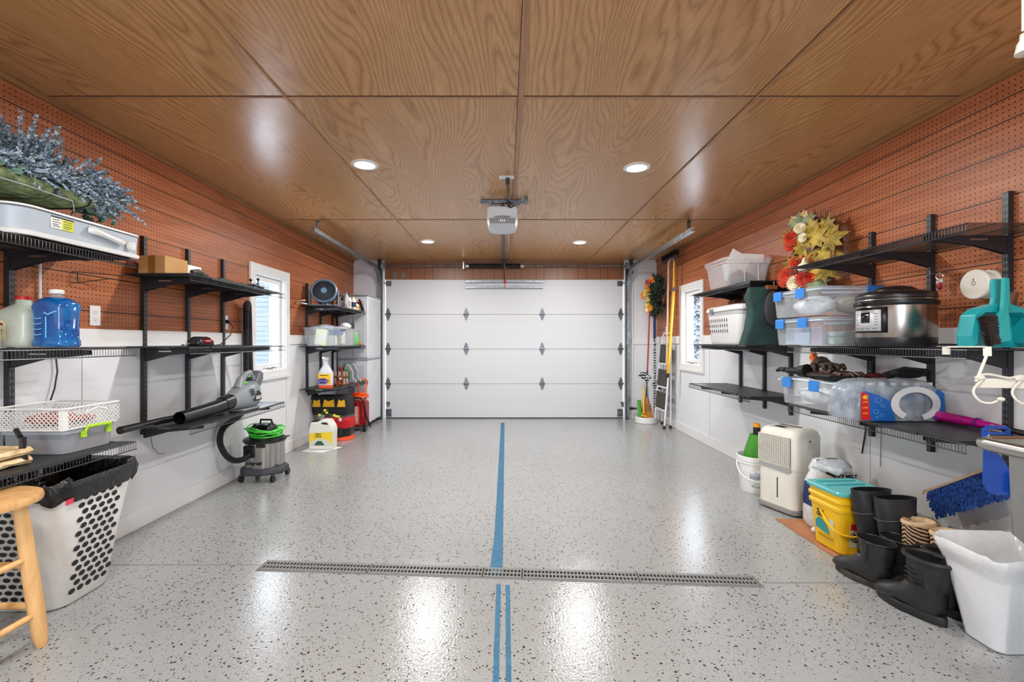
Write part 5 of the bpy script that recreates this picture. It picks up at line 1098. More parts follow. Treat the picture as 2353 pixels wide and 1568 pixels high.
# --- dustpan and brush
t = thing('dustpan', 'teal plastic dustpan standing upright on the shelf end', 'dustpan', (2.125, 2.02, 1.181), 4)
TL = m_vary('teal dustpan plastic', (14, 142, 148), (26, 160, 166), 4, .35)
mb = MB()
def both(poly, y, th): mb.prism([(x, y, z) for x, z in poly], (0, th, 0))
both([(-.145, .0), (.145, .0), (.150, .05), (.135, .14), (.10, .165), (.03, .185), (-.03, .185), (-.10, .165), (-.132, .14), (-.150, .05)], .03, .005)
both([(-.145, 0), (-.120, .02), (-.110, .13), (-.085, .150), (.085, .150), (.110, .13), (.120, .02), (.145, 0), (.150, .05), (.135, .14), (.10, .168), (.03, .188), (-.03, .188), (-.10, .168), (-.132, .14), (-.150, .05)], -.03, .06)
obj('pan', mb, TL, t, smooth=0, bevel=.005)
mb = MB(); mb.prism([(-.03, -.012, .175), (.03, -.012, .175), (.022, -.012, .215), (.026, -.012, .285), (.018, -.012, .297), (-.018, -.012, .297), (-.026, -.012, .285), (-.022, -.012, .215)], (0, .022, 0)); obj('handle', mb, TL, t, smooth=0, bevel=.006)
t = thing('hand_brush', 'teal hand brush with dark bristles clipped in front of the dustpan', 'hand brush', (2.105, 1.975, 1.181), 4)
mb = MB(); mb.prism([(-.025, -.012, .02), (.026, -.012, .03), (.020, -.012, .12), (.014, -.012, .165), (.022, -.012, .19), (.018, -.012, .295), (-.006, -.012, .298), (-.012, -.012, .19), (-.018, -.012, .16), (-.038, -.012, .135)], (0, .016, 0)); obj('handle', mb, mat('teal brush plastic', (24, 160, 160), .35), t, smooth=0, bevel=.005)
mb = MB(); rq = random.Random(4)
for i in range(520):
    u = rq.random(); base = Vector((-.036+.018*u, rq.uniform(-.012, .006), .135-.12*u)); tip = Vector((-.105+.035*u+rq.uniform(-.004, .004), rq.uniform(-.022, .012), .130-.128*u+rq.uniform(-.004, .004))); tip.z = max(tip.z, .001)
    mb.tube([base, (base+tip)/2+Vector((0, 0, .006)), tip], .0012, 3)
obj('bristles', mb, mat('bristle brown', (52, 42, 40), .7), t, kind='stuff')
tag(obj('hand_brush', MB().obox((2.275, 2.10, 1.29), (.012, .035, .19), RX(12)).obox((2.27, 2.085, 1.40), (.02, .02, .06), RX(12)), m_wood('dark brush wood', (84, 44, 28), (110, 64, 44)), bevel=.003), 'brown wooden tool edge standing behind the teal dustpan', 'tool')
tag(obj('cream_board', MB().box(2.285, 2.30, 1.88, 1.99, 1.181, 1.31), mat('pale green board', (206, 212, 186), .6), bevel=.003), 'pale green board edge beside the teal dustpan at the photo edge', 'board')
# --- round white wall reel
t = thing('wall_reel', 'round white plastic reel mounted on the perforated board', 'reel', (XR, 2.265, 1.485))
mb = MB(); mb.lathe([(.066, 0), (.070, -.004), (.070, -.022), (.062, -.028)], 36, R=RY(90)); obj('back_disc', mb, CREAM, t)
mb = MB(); mb.lathe([(.060, -.028), (.060, -.070)], 36, R=RY(90)); mb.lathe([(.066, -.070), (.072, -.074), (.072, -.084), (.068, -.088), (.02, -.088)], 36, R=RY(90)); obj('front_disc', mb, CREAM, t)
mb = MB(); mb.tube([(-.0895, .008*math.cos(a), .006+.010*math.sin(a)) for a in [2*PI*k_/16 for k_ in range(16)]], .0012, 4, closed=True); mb.box(-.0905, -.088, -.002, .002, .02, .028); obj('face_mark', mb, mat('grey print', (90, 94, 80)), t)
# --- keys
t = thing('key_ring', 'bunch of small keys with a red tag hanging on the perforated board', 'keys', (XR, 2.49, 1.565))
obj('hook', MB().tube([(0, 0, .01), (-.04, 0, .012), (-.05, 0, .02)], .0025, 6), CHROME, t)
obj('ring', MB().tube([(-.045, .02*math.cos(a), -.008+.018*math.sin(a)) for a in [2*PI*k_/18 for k_ in range(18)]], .0022, 5, closed=True), CHROME, t)
for (y, z, s) in ((-.012, -.045, 1), (.010, -.05, .9)): obj('key', MB().lathe([(.011*s, -.001), (.011*s, .001)], 14, (-.046+y*.1, y, z+.01), R=RY(90)).box(-.048, -.045, y-.003, y+.003, z-.035, z), CHROME, t)
obj('red_tag', MB().ell((-.05, -.004, -.062), .006, .014, .022), mat('ruby plastic', (150, 14, 34), .2), t)
tag(obj('peg_hook', MB().tube([(XR, 2.56, 1.58), (XR-.03, 2.56, 1.58), (XR-.035, 2.56, 1.595)], .003, 5), CHROME), 'single bright peg hook beside the bunch of keys', 'hook')
# --- white over-door hook rack
t = thing('over_door_hooks', 'white metal over-the-door hook rack hung from the shelf lip', 'hook rack', (1.86, 1.83, 1.035))
mb = MB()
mb.box(-.03, .0, .122, .126, .118, .150); mb.bar((-.01, .126, .150), (.045, .02, .152), .024, .005); mb.bar((.047, .018, .152), (.042, .012, .115), .024, .006); mb.tube([(.040, .012, .12), (.0, .0, .05), (-.015, .0, .015)], .0052, 8); obj('hanger_bracket', mb, CREAM, t)
mb = MB(); mb.bar((-.01, .006, .010), (.42, -.12, .010), .004, .036); obj('crossbar', mb, CREAM, t)
mb = MB(); mb.tube(smoothp([(-.02, 0, .03), (.02, -.008, .045), (.08, -.03, .032), (.12, -.04, .040), (.2, -.062, .028), (.25, -.075, .038), (.35, -.10, .028)]), .0045, 8); obj('scroll_wire', mb, CREAM, t)
for q in range(4):
    x = -.03+.115*q; y = -.0335*q
    mb = MB(); mb.tube(smoothp([(x+.03, y-.006, .020), (x+.0, y-.008, -.01), (x-.006, y-.014, -.035), (x+.008, y-.026, -.060), (x+.035, y-.038, -.064), (x+.055, y-.046, -.052)]), .0042, 8); mb.ell((x+.060, y-.050, -.048), .014, .009, .009); mb.ell((x+.03, y-.004, .03), .017, .009, .011); obj('hook', mb, CREAM, t)
# --- stainless wash stand corner
t = thing('utility_sink', 'stainless steel utility sink with rolled rim at the photo edge', 'sink', (1.40, 1.05, 0))
mb = MB(); mb.tube([(.0, -.42, .908), (.0, .30, .908), (.012, .325, .908), (.045, .335, .908), (.93, .335, .908)], .0185, 16); obj('rolled_rim', mb, STEEL, t)
mb = MB(); mb.box(.0, .94, .22, .33, .905, .922); mb.box(.0, .055, -.42, .22, .905, .922); obj('top_deck', mb, STEEL, t, bevel=.003)
mb = MB(); mb.loft([rr(.030, .90, -.40, .235, .63, .05), rr(.010, .92, -.41, .262, .67, .022), rr(.006, .925, -.41, .265, .90, .018), rr(.055, .90, -.38, .20, .905, .04), rr(.07, .88, -.37, .19, .66, .06)], cap1=True); obj('basin', mb, m_steel('satin basin steel', (186, 186, 184), .42), t, smooth=50)
for x, y in ((.10, .20), (.88, .20), (.10, -.38), (.88, -.38)): obj('leg', MB().cyl((x, y, 0), (x, y, .66), .016, n=16), STEEL, t)
# --- blue dustpan hanging
t = thing('blue_dustpan', 'royal blue dustpan hanging below the shelf beside the sink rim', 'dustpan', (2.06, 1.955, .56))
RB = mat('royal blue plastic', (16, 74, 176), .32)
mb = MB(); mb.prism([(-.055, 0, .22), (-.058, 0, .05), (-.04, 0, .018), (.0, 0, .0), (.045, 0, .004), (.065, 0, .022), (.060, 0, .10), (.030, 0, .15), (-.005, 0, .19), (-.012, 0, .225)], (0, .006, 0)); mb.prism([(.05, 0, .01), (.068, 0, .02), (.085, 0, .03), (.085, 0, .10), (.07, 0, .105), (.058, 0, .09)], (0, -.03, 0)); obj('pan', mb, RB, t, smooth=0, bevel=.003)
mb = MB(); mb.tube([(-.050, .003, .215), (-.052, .003, .275), (-.04, .003, .287), (.035, .003, .287), (.047, .003, .278), (.047, .003, .255)], .0085, 8); mb.bar((-.045, .003, .262), (.045, .003, .262), .006, .010); obj('handle', mb, RB, t)
tag(obj('wall_hook', MB().tube([(2.05, 1.975, .852), (2.05, 1.962, .856), (2.05, 1.955, .846), (2.05, 1.972, .835)], .003, 5).tube([(2.05, 1.975, .852), (2.05, 1.985, .77)], .003, 5), CHROME), 'thin wire hook holding up the royal blue dustpan', 'hook')
# --- blue chenille mop pad
MOPB = m_vary('blue chenille', (12, 40, 96), (30, 84, 168), 70, .85, bump=.6)
t = thing('mop_pad', 'blue chenille mop head with tan edge hanging tilted on the white wall', 'mop', (2.25, 2.27, .475))
Rm = Matrix.Rotation(math.radians(-33), 3, 'X')
mb = MB(); mb.obox((0, 0, 0), (.02, .42, .12), Rm); obj('pad', mb, MOPB, t, bevel=.008)
mb = MB(); mb.obox(Rm @ Vector((0, 0, .063)), (.026, .42, .012), Rm); mb.obox(Rm @ Vector((0, .213, 0)), (.026, .010, .13), Rm); mb.tube([Rm @ Vector((0, .21, .07)), Rm @ Vector((0, .24, .07)), Rm @ Vector((-.005, .25, .055))], .005, 6); obj('tan_edge', mb, mat('tan fabric', (196, 168, 138), .8), t)
mb = MB(); rq = random.Random(11)
for i in range(760):
    y = rq.uniform(-.21, .205); z = rq.uniform(-.06, .055); p = Rm @ Vector((-.010, y, z)); l = rq.uniform(.018, .034)
    mb.tube([p, p+Vector((-.012, rq.uniform(-.006, .006), -.35*l)), p+Vector((-.013, rq.uniform(-.01, .01), -l))], [.0042, .005, .0038], 5)
obj('chenille_strands', mb, MOPB, t, kind='stuff')
tag(obj('wall_hook', MB().tube([(XR, 2.24, .575), (2.27, 2.24, .575), (2.25, 2.24, .563)], .004, 6), CHROME), 'short wire hook carrying the blue chenille mop head', 'hook')

# ---------------- far rack of the boots side
z0 = 1.6955
t = thing('papers_tote', 'open frosted tote stuffed with papers on the high shelf', 'storage tote', (2.135, 4.31, z0))
mb = MB(); mb.loft([rr(-.17, .17, -.18, .19, 0, .03), rr(-.195, .195, -.205, .21, .20, .03), rr(-.205, .205, -.215, .22, .205, .03), rr(-.205, .205, -.215, .22, .225, .03), rr(-.212, .212, -.222, .227, .23, .03), rr(-.212, .212, -.222, .227, .255, .03)], cap1=False); obj('tote_body', mb, FROST, t, smooth=40)
mb = MB(); [mb.box(x-.003, x+.003, -.205, -.200, .02, .20) for x in (-.03, .09)]; obj('stiffening_ribs', mb, mat('rib white', (230, 232, 234), .4, alpha=.7), t, smooth=0, kind='stuff')
def sheet(lab, c, sx, sz, ry, rz):
    o = obj('paper_sheet', MB().obox((0, 0, 0), (sx, .004, sz), RY(ry)), PAPER, smooth=0); o.location = c; o.rotation_euler[2] = math.radians(rz); tag(o, lab, 'paper')
sheet('white sheet poking up at the window end of the frosted tote', (2.10, 4.20, 1.935), .20, .14, 28, 5)
sheet('broad white sheet lying across the top of the frosted tote', (2.22, 4.22, 1.960), .22, .08, 3, -4)
sheet('off-white sheet tilted inside the wall side of the frosted tote', (2.10, 4.30, 1.86), .2, .16, -10, 8)
heap('fabric_bundle', 'grey-brown bundle inside the frosted tote', 'fabric', (2.16, 4.30, 1.775), .13, .14, .07, m_vary('grey brown fabric', (110, 100, 92), (150, 134, 120), 12, .9), 9)
tag(obj('orange_marker', MB().cyl((2.03, 4.17, 1.83), (2.11, 4.165, 1.815), .007, n=8), ORANGE), 'thin orange stick seen through the frosted tote', 'marker')
z0 = 1.181
t = thing('vented_hamper', 'white lidded carrier basket with slotted sides on the middle shelf', 'basket', (2.12, 4.20, z0), 0)
mb = MB(); mb.loft([rr(-.155, .155, -.27, .27, 0, .06), rr(-.165, .165, -.28, .28, .02, .06), rr(-.185, .185, -.305, .31, .27, .07)]); obj('body', mb, mat('basket white', (226, 226, 226), .4), t, smooth=50)
mb = MB(); mb.loft([rr(-.188, .188, -.308, .313, .265, .07), rr(-.186, .186, -.306, .311, .30, .07)]); obj('grey_band', mb, mat('band grey', (176, 176, 180), .4), t, smooth=50)
mb = MB(); mb.loft([rr(-.195, .195, -.315, .32, .298, .07), rr(-.20, .20, -.32, .325, .315, .07), rr(-.19, .19, -.31, .315, .335, .06), rr(-.165, .165, -.28, .285, .348, .06)]); obj('lid', mb, WP, t, smooth=50)
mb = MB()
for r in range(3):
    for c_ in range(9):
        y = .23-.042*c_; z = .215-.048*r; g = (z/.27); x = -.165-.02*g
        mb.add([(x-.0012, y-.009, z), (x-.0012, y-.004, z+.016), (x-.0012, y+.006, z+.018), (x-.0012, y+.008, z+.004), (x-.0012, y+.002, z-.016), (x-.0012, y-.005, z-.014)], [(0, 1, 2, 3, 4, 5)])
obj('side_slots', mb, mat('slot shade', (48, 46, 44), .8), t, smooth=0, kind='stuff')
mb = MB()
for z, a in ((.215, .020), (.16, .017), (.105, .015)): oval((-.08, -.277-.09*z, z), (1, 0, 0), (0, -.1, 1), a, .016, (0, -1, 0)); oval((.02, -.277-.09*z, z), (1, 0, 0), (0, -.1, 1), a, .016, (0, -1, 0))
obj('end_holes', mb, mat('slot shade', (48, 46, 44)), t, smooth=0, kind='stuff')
mb = MB(); mb.box(-.205, -.19, .12, .19, .285, .325); obj('latch', mb, GREYP, t, bevel=.003)
t = thing('green_bag', 'dark green fabric bag with oval grey insert standing on the middle shelf', 'bag', (2.045, 3.74, z0))
mb = MB(); GF = m_vary('dark green fabric', (20, 48, 46), (34, 68, 64), 8, .75, bump=.3)
mb.loft([[(x, y, 0) for x, y, _ in rr(-.165, .20, -.035, .05, 0, .03)], [(x, y, .12) for x, y, _ in rr(-.125, .19, -.045, .05, 0, .03)], [(x, y, .28) for x, y, _ in rr(-.10, .18, -.04, .045, 0, .03)], [(x, y, .38) for x, y, _ in rr(-.13, .16, -.03, .035, 0, .03)], [(x, y, .46) for x, y, _ in rr(-.10, .10, -.02, .025, 0, .02)]]); obj('bag_body', mb, GF, t, smooth=50)
mb = MB(); mb.ell((.075, -.040, .29), .078, .022, .145, 24, 12); obj('oval_insert', mb, mat('grey insert', (58, 58, 60), .6), t, smooth=60)
mb = MB(); mb.tube([(.075+.080*math.cos(a), -.045, .29+.148*math.sin(a)) for a in [2*PI*k_/30 for k_ in range(30)]], .004, 6, closed=True); obj('piping', mb, BLK, t)
mb = MB(); mb.box(.03, .12, -.03, .03, .44, .475); obj('wood_handle', mb, m_wood('brown handle wood', (120, 70, 40), (150, 94, 60)), t, bevel=.006)
tag(obj('hanging_hook', MB().tube([(2.15, 3.74, 1.690), (2.15, 3.74, 1.655)], .0025, 5), CHROME), 'short wire between the high shelf and the green bag handle', 'hook')
tag(obj('gardening_tool', MB().ell((2.20, 4.40, 1.57), .10, .08, .04).tube([(2.12, 4.28, 1.54), (2.18, 4.2, 1.60), (2.22, 4.12, 1.585)], .014, 8), m_vary('dark copper parts', (26, 18, 16), (150, 84, 60), 30, .5)), 'dark copper-toned object lying on the white vented hamper lid', 'tool')

# ---------------- wreaths
def leaf_shape(mb, c, R, s):
    P = [(0, -.25), (.12, -.1), (.42, -.28), (.36, 0), (.62, .12), (.4, .26), (.46, .5), (.2, .42), (0, .85), (-.2, .42), (-.46, .5), (-.4, .26), (-.62, .12), (-.36, 0), (-.42, -.28), (-.12, -.1)]
    vs = [Vector(c)+R @ Vector((.06*s*math.sin(x*6), x*s, z*s)) for x, z in P]; cc = Vector(c)+R @ Vector((-.10*s, 0, .15*s)); n = len(vs)
    mb.add(vs+[cc], [(i, (i+1) % n, n) for i in range(n)])
def flower(mb, c, R, s, n=16, rings=3, r=random):
    for k_ in range(rings):
        for i in range(n):
            a = 2*PI*(i+.5*k_)/n; l = s*(1-.25*k_); d = Vector((-.25-.35*k_, math.cos(a), math.sin(a))).normalized(); sd = Vector((0, -math.sin(a), math.cos(a)))*s*.14
            mb.add([Vector(c)+R @ (d*l*.2-sd*.4), Vector(c)+R @ (d*l*.7-sd), Vector(c)+R @ (d*l), Vector(c)+R @ (d*l*.7+sd), Vector(c)+R @ (d*l*.2+sd*.4)], [(0, 1, 2, 3, 4)])
LOLIVE = m_vary('olive gold leaf', (118, 100, 24), (190, 158, 58), 16, .6); LRED = m_vary('rust red petals', (150, 24, 8), (214, 66, 18), 26, .7)
LCRM = m_vary('cream petals', (216, 196, 150), (240, 232, 210), 20, .7); LGRN = m_vary('muted green leaf', (96, 112, 84), (150, 160, 120), 20, .7)
LOR = m_vary('orange petals', (226, 110, 14), (246, 160, 30), 26, .7); TWIG = mat('twig brown', (108, 62, 34), .8)
rw = random.Random(21)
t = thing('autumn_wreath', 'autumn leaf wreath with red and cream blooms hung above the latched totes', 'wreath', (2.28, 3.43, 1.86))
t.scale = (1.15, 1.28, 1.12)
mb = MB()
for q in range(46):
    R0 = rw.uniform(.155, .20); ph = rw.random()*6; dx = rw.uniform(-.03, .02)
    mb.tube([(dx+.012*math.sin(3*a+ph), (R0+.012*math.sin(2*a+ph))*math.cos(a), (R0+.010*math.cos(3*a+ph))*1.12*math.sin(a)) for a in [2*PI*k_/22 for k_ in range(22)]], .002, 4, closed=True)
for q in range(90):
    a = rw.uniform(-1.2, 2.6); p = Vector((rw.uniform(-.02, .02), .19*math.cos(a)*-1, .2*math.sin(a))); mb.tube([p, p+Vector((rw.uniform(-.03, .0), -math.cos(a)*.07+rw.uniform(-.02, .02), math.sin(a)*.07+rw.uniform(-.02, .02)))], .0014, 3)
obj('twig_ring', mb, TWIG, t)
def wleaf(m, spec, nm='leaves'):
    mb = MB()
    for y, z, s, r_ in spec: leaf_shape(mb, (-.06+rw.uniform(-.02, .02), y, z), RZ(rw.uniform(5, 55)) @ Matrix.Rotation(math.radians(r_), 3, 'X'), s*1.2)
    obj(nm, mb, m, t, smooth=0, kind='stuff')
wleaf(LOLIVE, [(.13, .10, .10, 40), (.02, .03, .11, -30), (-.08, .07, .12, 60), (-.12, -.02, .13, 110), (-.04, .14, .09, -10), (.16, -.02, .09, 140), (.04, -.21, .11, 170), (-.05, -.20, .10, 150), (-.13, -.12, .12, 130), (-.16, .05, .12, 80), (.0, -.05, .10, 45), (-.14, .13, .09, 20), (.05, .18, .07, 10), (-.10, -.10, .10, 120), (.17, -.07, .08, 60), (.10, -.22, .08, 200), (.15, .15, .07, 10)])
wleaf(LGRN, [(.07, .20, .09, 10), (-.01, .20, .08, -20), (-.09, -.20, .10, 130), (.02, .10, .08, 0), (.17, -.12, .09, 200), (-.02, -.12, .08, 220)])
def wfl(m, spec, nm='blooms'):
    mb = MB()
    for y, z, s in spec: flower(mb, (-.08, y, z), RZ(rw.uniform(10, 50)), s, 22)
    obj(nm, mb, m, t, smooth=0, kind='stuff')
wfl(LRED, [(.10, .12, .06), (.14, -.13, .068), (.17, -.16, .055), (-.02, -.17, .065), (-.07, -.17, .055), (.08, -.05, .04), (.12, .07, .045)])
wfl(LCRM, [(.03, .17, .04), (.07, -.19, .06), (.0, .10, .035)])
mb = MB(); mb.ell((-.11, -.045, -.105), .035, .036, .032, 16, 8); mb.tube([(-.11, -.05, -.075), (-.115, -.055, -.055), (-.12, -.068, -.048)], [.016, .009, .006], 8); obj('white_gourd', mb, mat('gourd cream', (232, 222, 192), .4), t, smooth=60)
mb = MB(); [mb.ell((-.09+rw.uniform(-.02, .02), rw.uniform(-.08, .02), rw.uniform(-.18, -.02)), .008, .008, .008, 8, 5) for q in range(34)]; obj('red_berries', mb, mat('berry red', (190, 26, 18), .3), t, kind='stuff')
wleaf(m_vary('pale gold leaf', (190, 160, 96), (226, 204, 150), 20, .7), [(.04, .26, .04, 0), (.0, .245, .035, 30), (.10, .24, .04, -20)])
t = thing('autumn_swag', 'small orange and red autumn swag hanging below the middle shelf by the latched totes', 'artificial flower', (2.30, 3.45, 1.14))
mb = MB(); [flower(mb, (-.03, rw.uniform(-.05, .05), z), RZ(rw.uniform(-30, 30)), .045, 12, 2) for z in (-.01, -.05, -.09, -.13, -.17)]; obj('blooms', mb, m_vary('orange red petals', (200, 52, 14), (240, 140, 30), 40, .7), t, smooth=0, kind='stuff')
mb = MB(); [mb.tube([(-.01, 0, 0), (-.02, rw.uniform(-.1, .04), rw.uniform(-.2, -.05))], .0014, 4) for q in range(26)]; obj('straw_stems', mb, mat('straw', (176, 136, 84), .8), t, kind='stuff')
# corner wreath
t = thing('corner_wreath', 'dark leafy wreath with orange and yellow blooms hung in the corner by the broom', 'wreath', (2.27, 6.93, 1.88))
mb = MB()
for q in range(620):
    a = rw.random()*2*PI; r0 = .17+rw.uniform(-.10, .07); p = Vector((rw.uniform(-.08, .03), r0*math.cos(a), r0*1.1*math.sin(a))); d = Vector((rw.uniform(-.6, .1), math.cos(a)+rw.uniform(-.5, .5), math.sin(a)+rw.uniform(-.5, .5))).normalized()*rw.uniform(.06, .13); sd = d.cross(Vector((1, .3, .2))).normalized()*.014
    mb.add([p-sd*.3, p+d*.5-sd, p+d, p+d*.5+sd, p+sd*.3], [(0, 1, 2, 3, 4)])
obj('dark_foliage', mb, m_vary('dark pine green', (12, 26, 16), (44, 70, 44), 20, .8), t, smooth=0, kind='stuff')
def cfl(nm, m, n, s0, lo, hi):
    mb = MB()
    for q in range(n):
        a = rw.uniform(lo, hi); r0 = rw.uniform(.12, .24); flower(mb, (-.12+rw.uniform(-.05, .02), r0*math.cos(a)*.9, r0*1.1*math.sin(a)), RZ(rw.uniform(-10, 60)), s0*rw.uniform(.8, 1.2), 8, 2)
    obj(nm, mb, m, t, smooth=0, kind='stuff')
cfl('orange_blooms', LOR, 9, .055, -2.0, 2.0); cfl('yellow_blooms', m_vary('yellow petals', (206, 190, 20), (244, 214, 50), 20, .7), 6, .05, -1.6, 2.0); cfl('cream_blooms', LCRM, 5, .035, -2.2, 1.8); cfl('red_blooms', LRED, 3, .05, 1.0, 2.4)

# ---------------- corner tools
t = thing('push_broom', 'upturned push broom with dark head and pale wooden handle against the wall', 'broom', (2.24, 6.36, 0))
mb = MB(); mb.obox((.0, .0, 2.33), (.055, .52, .035), RX(0)); hd = obj('head_block', mb, m_wood('dark stained block', (44, 30, 24), (64, 46, 36)), t, bevel=.006)
mb = MB(); rq = random.Random(6)
for q in range(900):
    x, y = rq.uniform(-.025, .025), rq.uniform(-.255, .255); mb.tube([(x, y, 2.345), (x*1.5, y*1.03, 2.345+rq.uniform(.05, .07))], .0014, 3)
obj('bristles', mb, mat('bristle black', (22, 18, 18), .8), t, kind='stuff')
mb = MB(); mb.tube([(-.01, .02, 2.31), (-.02, .03, 1.7), (-.03, .05, .9)], .0125, 12); obj('handle', mb, m_wood('weathered handle', (186, 150, 116), (206, 176, 146), (3, 3, .3)), t)
mb = MB(); mb.tube([(-.02, -.12, 2.33), (-.03, -.03, 2.27), (-.02, .02, 2.22)], .006, 6); mb.tube([(-.02, .14, 2.33), (-.03, .06, 2.27), (-.02, .02, 2.22)], .006, 6); obj('brace', mb, CHROME, t)
t = thing('yellow_pole', 'yellow telescopic pole with black end leaning beside the push broom', 'pole', (2.22, 6.22, 0))
mb = MB(); mb.tube([(.03, -.0, 2.28), (.02, .0, 1.90)], .015, 14); mb.tube([(.02, .0, 1.90), (-.04, .05, .76)], .0195, 14); obj('shaft', mb, mat('pole yellow', (208, 150, 16), .3), t)
obj('collar', MB().tube([(.0205, 0, 1.925), (.019, 0, 1.875)], .0225, 14), mat('grey purple', (86, 76, 96), .5), t); obj('end_cap', MB().tube([(-.04, .05, .78), (-.043, .053, .72)], .021, 14), BLK, t); obj('top_fitting', MB().tube([(.03, 0, 2.28), (.0, -.02, 2.31), (.0, -.04, 2.30)], .008, 8), CHROME, t)
t = thing('step_ladder', 'folded white step ladder with three dark treads leaning on the wall', 'ladder', (2.27, 6.64, 0))
def lx(z): return -.085+.115*z/1.34
LW = mat('ladder white', (226, 226, 228), .3)
mb = MB(); yy = .215
mb.tube([(lx(0), -yy, .02), (lx(1.20), -yy*.86, 1.20), (lx(1.30), -yy*.80, 1.28), (lx(1.34), -yy*.6, 1.325), (lx(1.34), yy*.6, 1.325), (lx(1.30), yy*.80, 1.28), (lx(1.20), yy*.86, 1.20), (lx(0), yy, .02)], .0135, 12); obj('front_frame', mb, LW, t)
mb = MB(); mb.tube([(lx(0)+.10, -yy*.8, .02), (lx(1.1)+.02, -yy*.72, 1.1)], .012, 10); mb.tube([(lx(0)+.10, yy*.8, .02), (lx(1.1)+.02, yy*.72, 1.1)], .012, 10); mb.tube([(lx(.3)+.085, -yy*.8, .22), (lx(.3)+.085, yy*.8, .22)], .010, 8); obj('rear_frame', mb, LW, t)
TD = m_vary('dark tread rubber', (56, 54, 52), (78, 76, 72), 30, .8)
for z0_, z1_ in ((.26, .49), (.575, .81), (.90, 1.165)):
    mb = MB(); R = RY(math.degrees(math.atan(.115/1.34))); mb.obox((lx((z0_+z1_)/2)-.012, 0, (z0_+z1_)/2), (.022, yy*1.66, z1_-z0_), R); st_ = obj('tread', mb, TD, t, bevel=.006)
    obj('tread_lip', MB().obox((lx(z0_)-.012, 0, z0_-.012), (.03, yy*1.7, .022), R), LW, st_, bevel=.003)
for x, y in ((lx(0), -yy), (lx(0), yy), (lx(0)+.10, -yy*.8), (lx(0)+.10, yy*.8)): obj('rubber_foot', MB().cyl((x, y, 0), (x, y, .045), .022, .017, 12), BLK, t)
t = thing('corn_broom', 'corn broom with red and black handle standing in the round white tub', 'broom', (2.12, 7.0, .04))
mb = MB(); mb.tube([(.07, .1, 1.62), (.05, .1, 1.05), (.03, .08, .72)], .011, 10); obj('red_handle', mb, mat('handle red', (176, 18, 34), .35), t)
mb = MB(); mb.tube([(.03, .08, .72), (.0, .03, .32)], [.013, .014], 10); obj('black_grip', mb, BLK, t)
mb = MB(); mb.loft([rr(-.02, .02, -.01, .05, .33, .01), rr(-.055, .045, -.03, .05, .24, .012), rr(-.085, .085, -.035, .04, .02, .012)]); obj('corn_head', mb, m_wood('corn bristle orange', (186, 112, 40), (222, 154, 80), (30, 30, 2), 10, .9), t, smooth=30)
mb = MB(); [mb.tube(rr(-.060-.008*q, .055+.008*q, -.033, .052, .20-.03*q, .012), .0025, 4, closed=True) for q in range(3)]; obj('stitching', mb, mat('stitch brown', (110, 56, 20), .8), t)
t = thing('round_tub', 'shallow round white tub on the floor holding the corn broom', 'tub', (2.09, 6.95, 0)); mb = MB(); mb.lathe([(.150, 0), (.158, .006), (.160, .085), (.154, .090), (.150, .080), (.148, .03), (.001, .03)], 36); obj('tub_wall', mb, WP, t)
t = thing('dish_scrubber', 'green and yellow long scrubber standing in the round white tub', 'brush', (2.02, 6.90, .035))
obj('green_sleeve', MB().tube([(-.02, .02, .06), (-.035, .05, .30)], [.03, .026], 14), GREEN, t); obj('yellow_handle', MB().tube([(.05, .1, .5), (.02, .0, .12), (-.02, -.04, .08), (.05, -.06, .07)], .012, 10), YEL, t)
t = thing('hockey_stick', 'black and white patterned stick standing between the corn broom and the ladder', 'stick', (2.235, 7.0, 0))
PAT = NT('black white banding', rough=.5); sz_ = PAT.n('SeparateXYZ', i0=PAT.objc()); q_ = PAT.noise(PAT.objc(), 26.0, 2.0); PAT.color(PAT.ramp(PAT.math('PINGPONG', PAT.math('ADD', PAT.math('MULTIPLY', (sz_, 2), 26.0), PAT.math('MULTIPLY', q_, 2.0)), .5), [(.24, (20, 20, 22)), (.27, (214, 214, 214))])); PAT = PAT.m
obj('shaft', MB().box(-.013, .013, -.018, .018, .0, 1.70), PAT, t, bevel=.004); obj('grip', MB().box(-.016, .016, -.021, .021, 1.25, 1.70), mat('navy grip', (40, 52, 96), .7), t, bevel=.004)
t = thing('shoe_brush', 'dark squeegee head with white pattern on a grey stick in the corner', 'squeegee', (2.07, 6.88, .09))
obj('stick', MB().tube([(.06, .06, .08), (.02, .02, .50)], .010, 8), GREYP, t); obj('head', MB().obox((-.01, .02, .60), (.17, .03, .10), RY(38)), PAT, t, bevel=.006); obj('arm', MB().obox((.20, .02, .46), (.20, .03, .09), RY(30)), PAT, t, bevel=.006)
tag(obj('wall_switch', MB().box(XR-.012, XR-.0005, 6.80, 6.86, 1.30, 1.42), WP, bevel=.003), 'small white switch plate behind the patterned stick', 'switch')
t = thing('photo_eye', 'small black garage door safety sensor on the track by the corner', 'sensor', (1.93, YF-.09, .17)); obj('bracket', MB().box(-.02, .10, 0, .03, -.012, .012), BLACK, t, bevel=.003); obj('lens_housing', MB().cyl((.0, .01, 0), (.04, .01, 0), .022, n=14), BLK, t)
tag(obj('peg_hook', MB().tube([(XR, 5.12, 1.985), (XR-.05, 5.14, 1.99), (XR-.09, 5.17, 1.985)], .004, 5).tube([(XR-.05, 5.14, 1.99), (XR-.07, 5.2, 1.93), (XR-.10, 5.25, 1.92)], .004, 5), BLACK), 'dark bent wire hook on the perforated board above the casement near the frosted tote', 'hook')

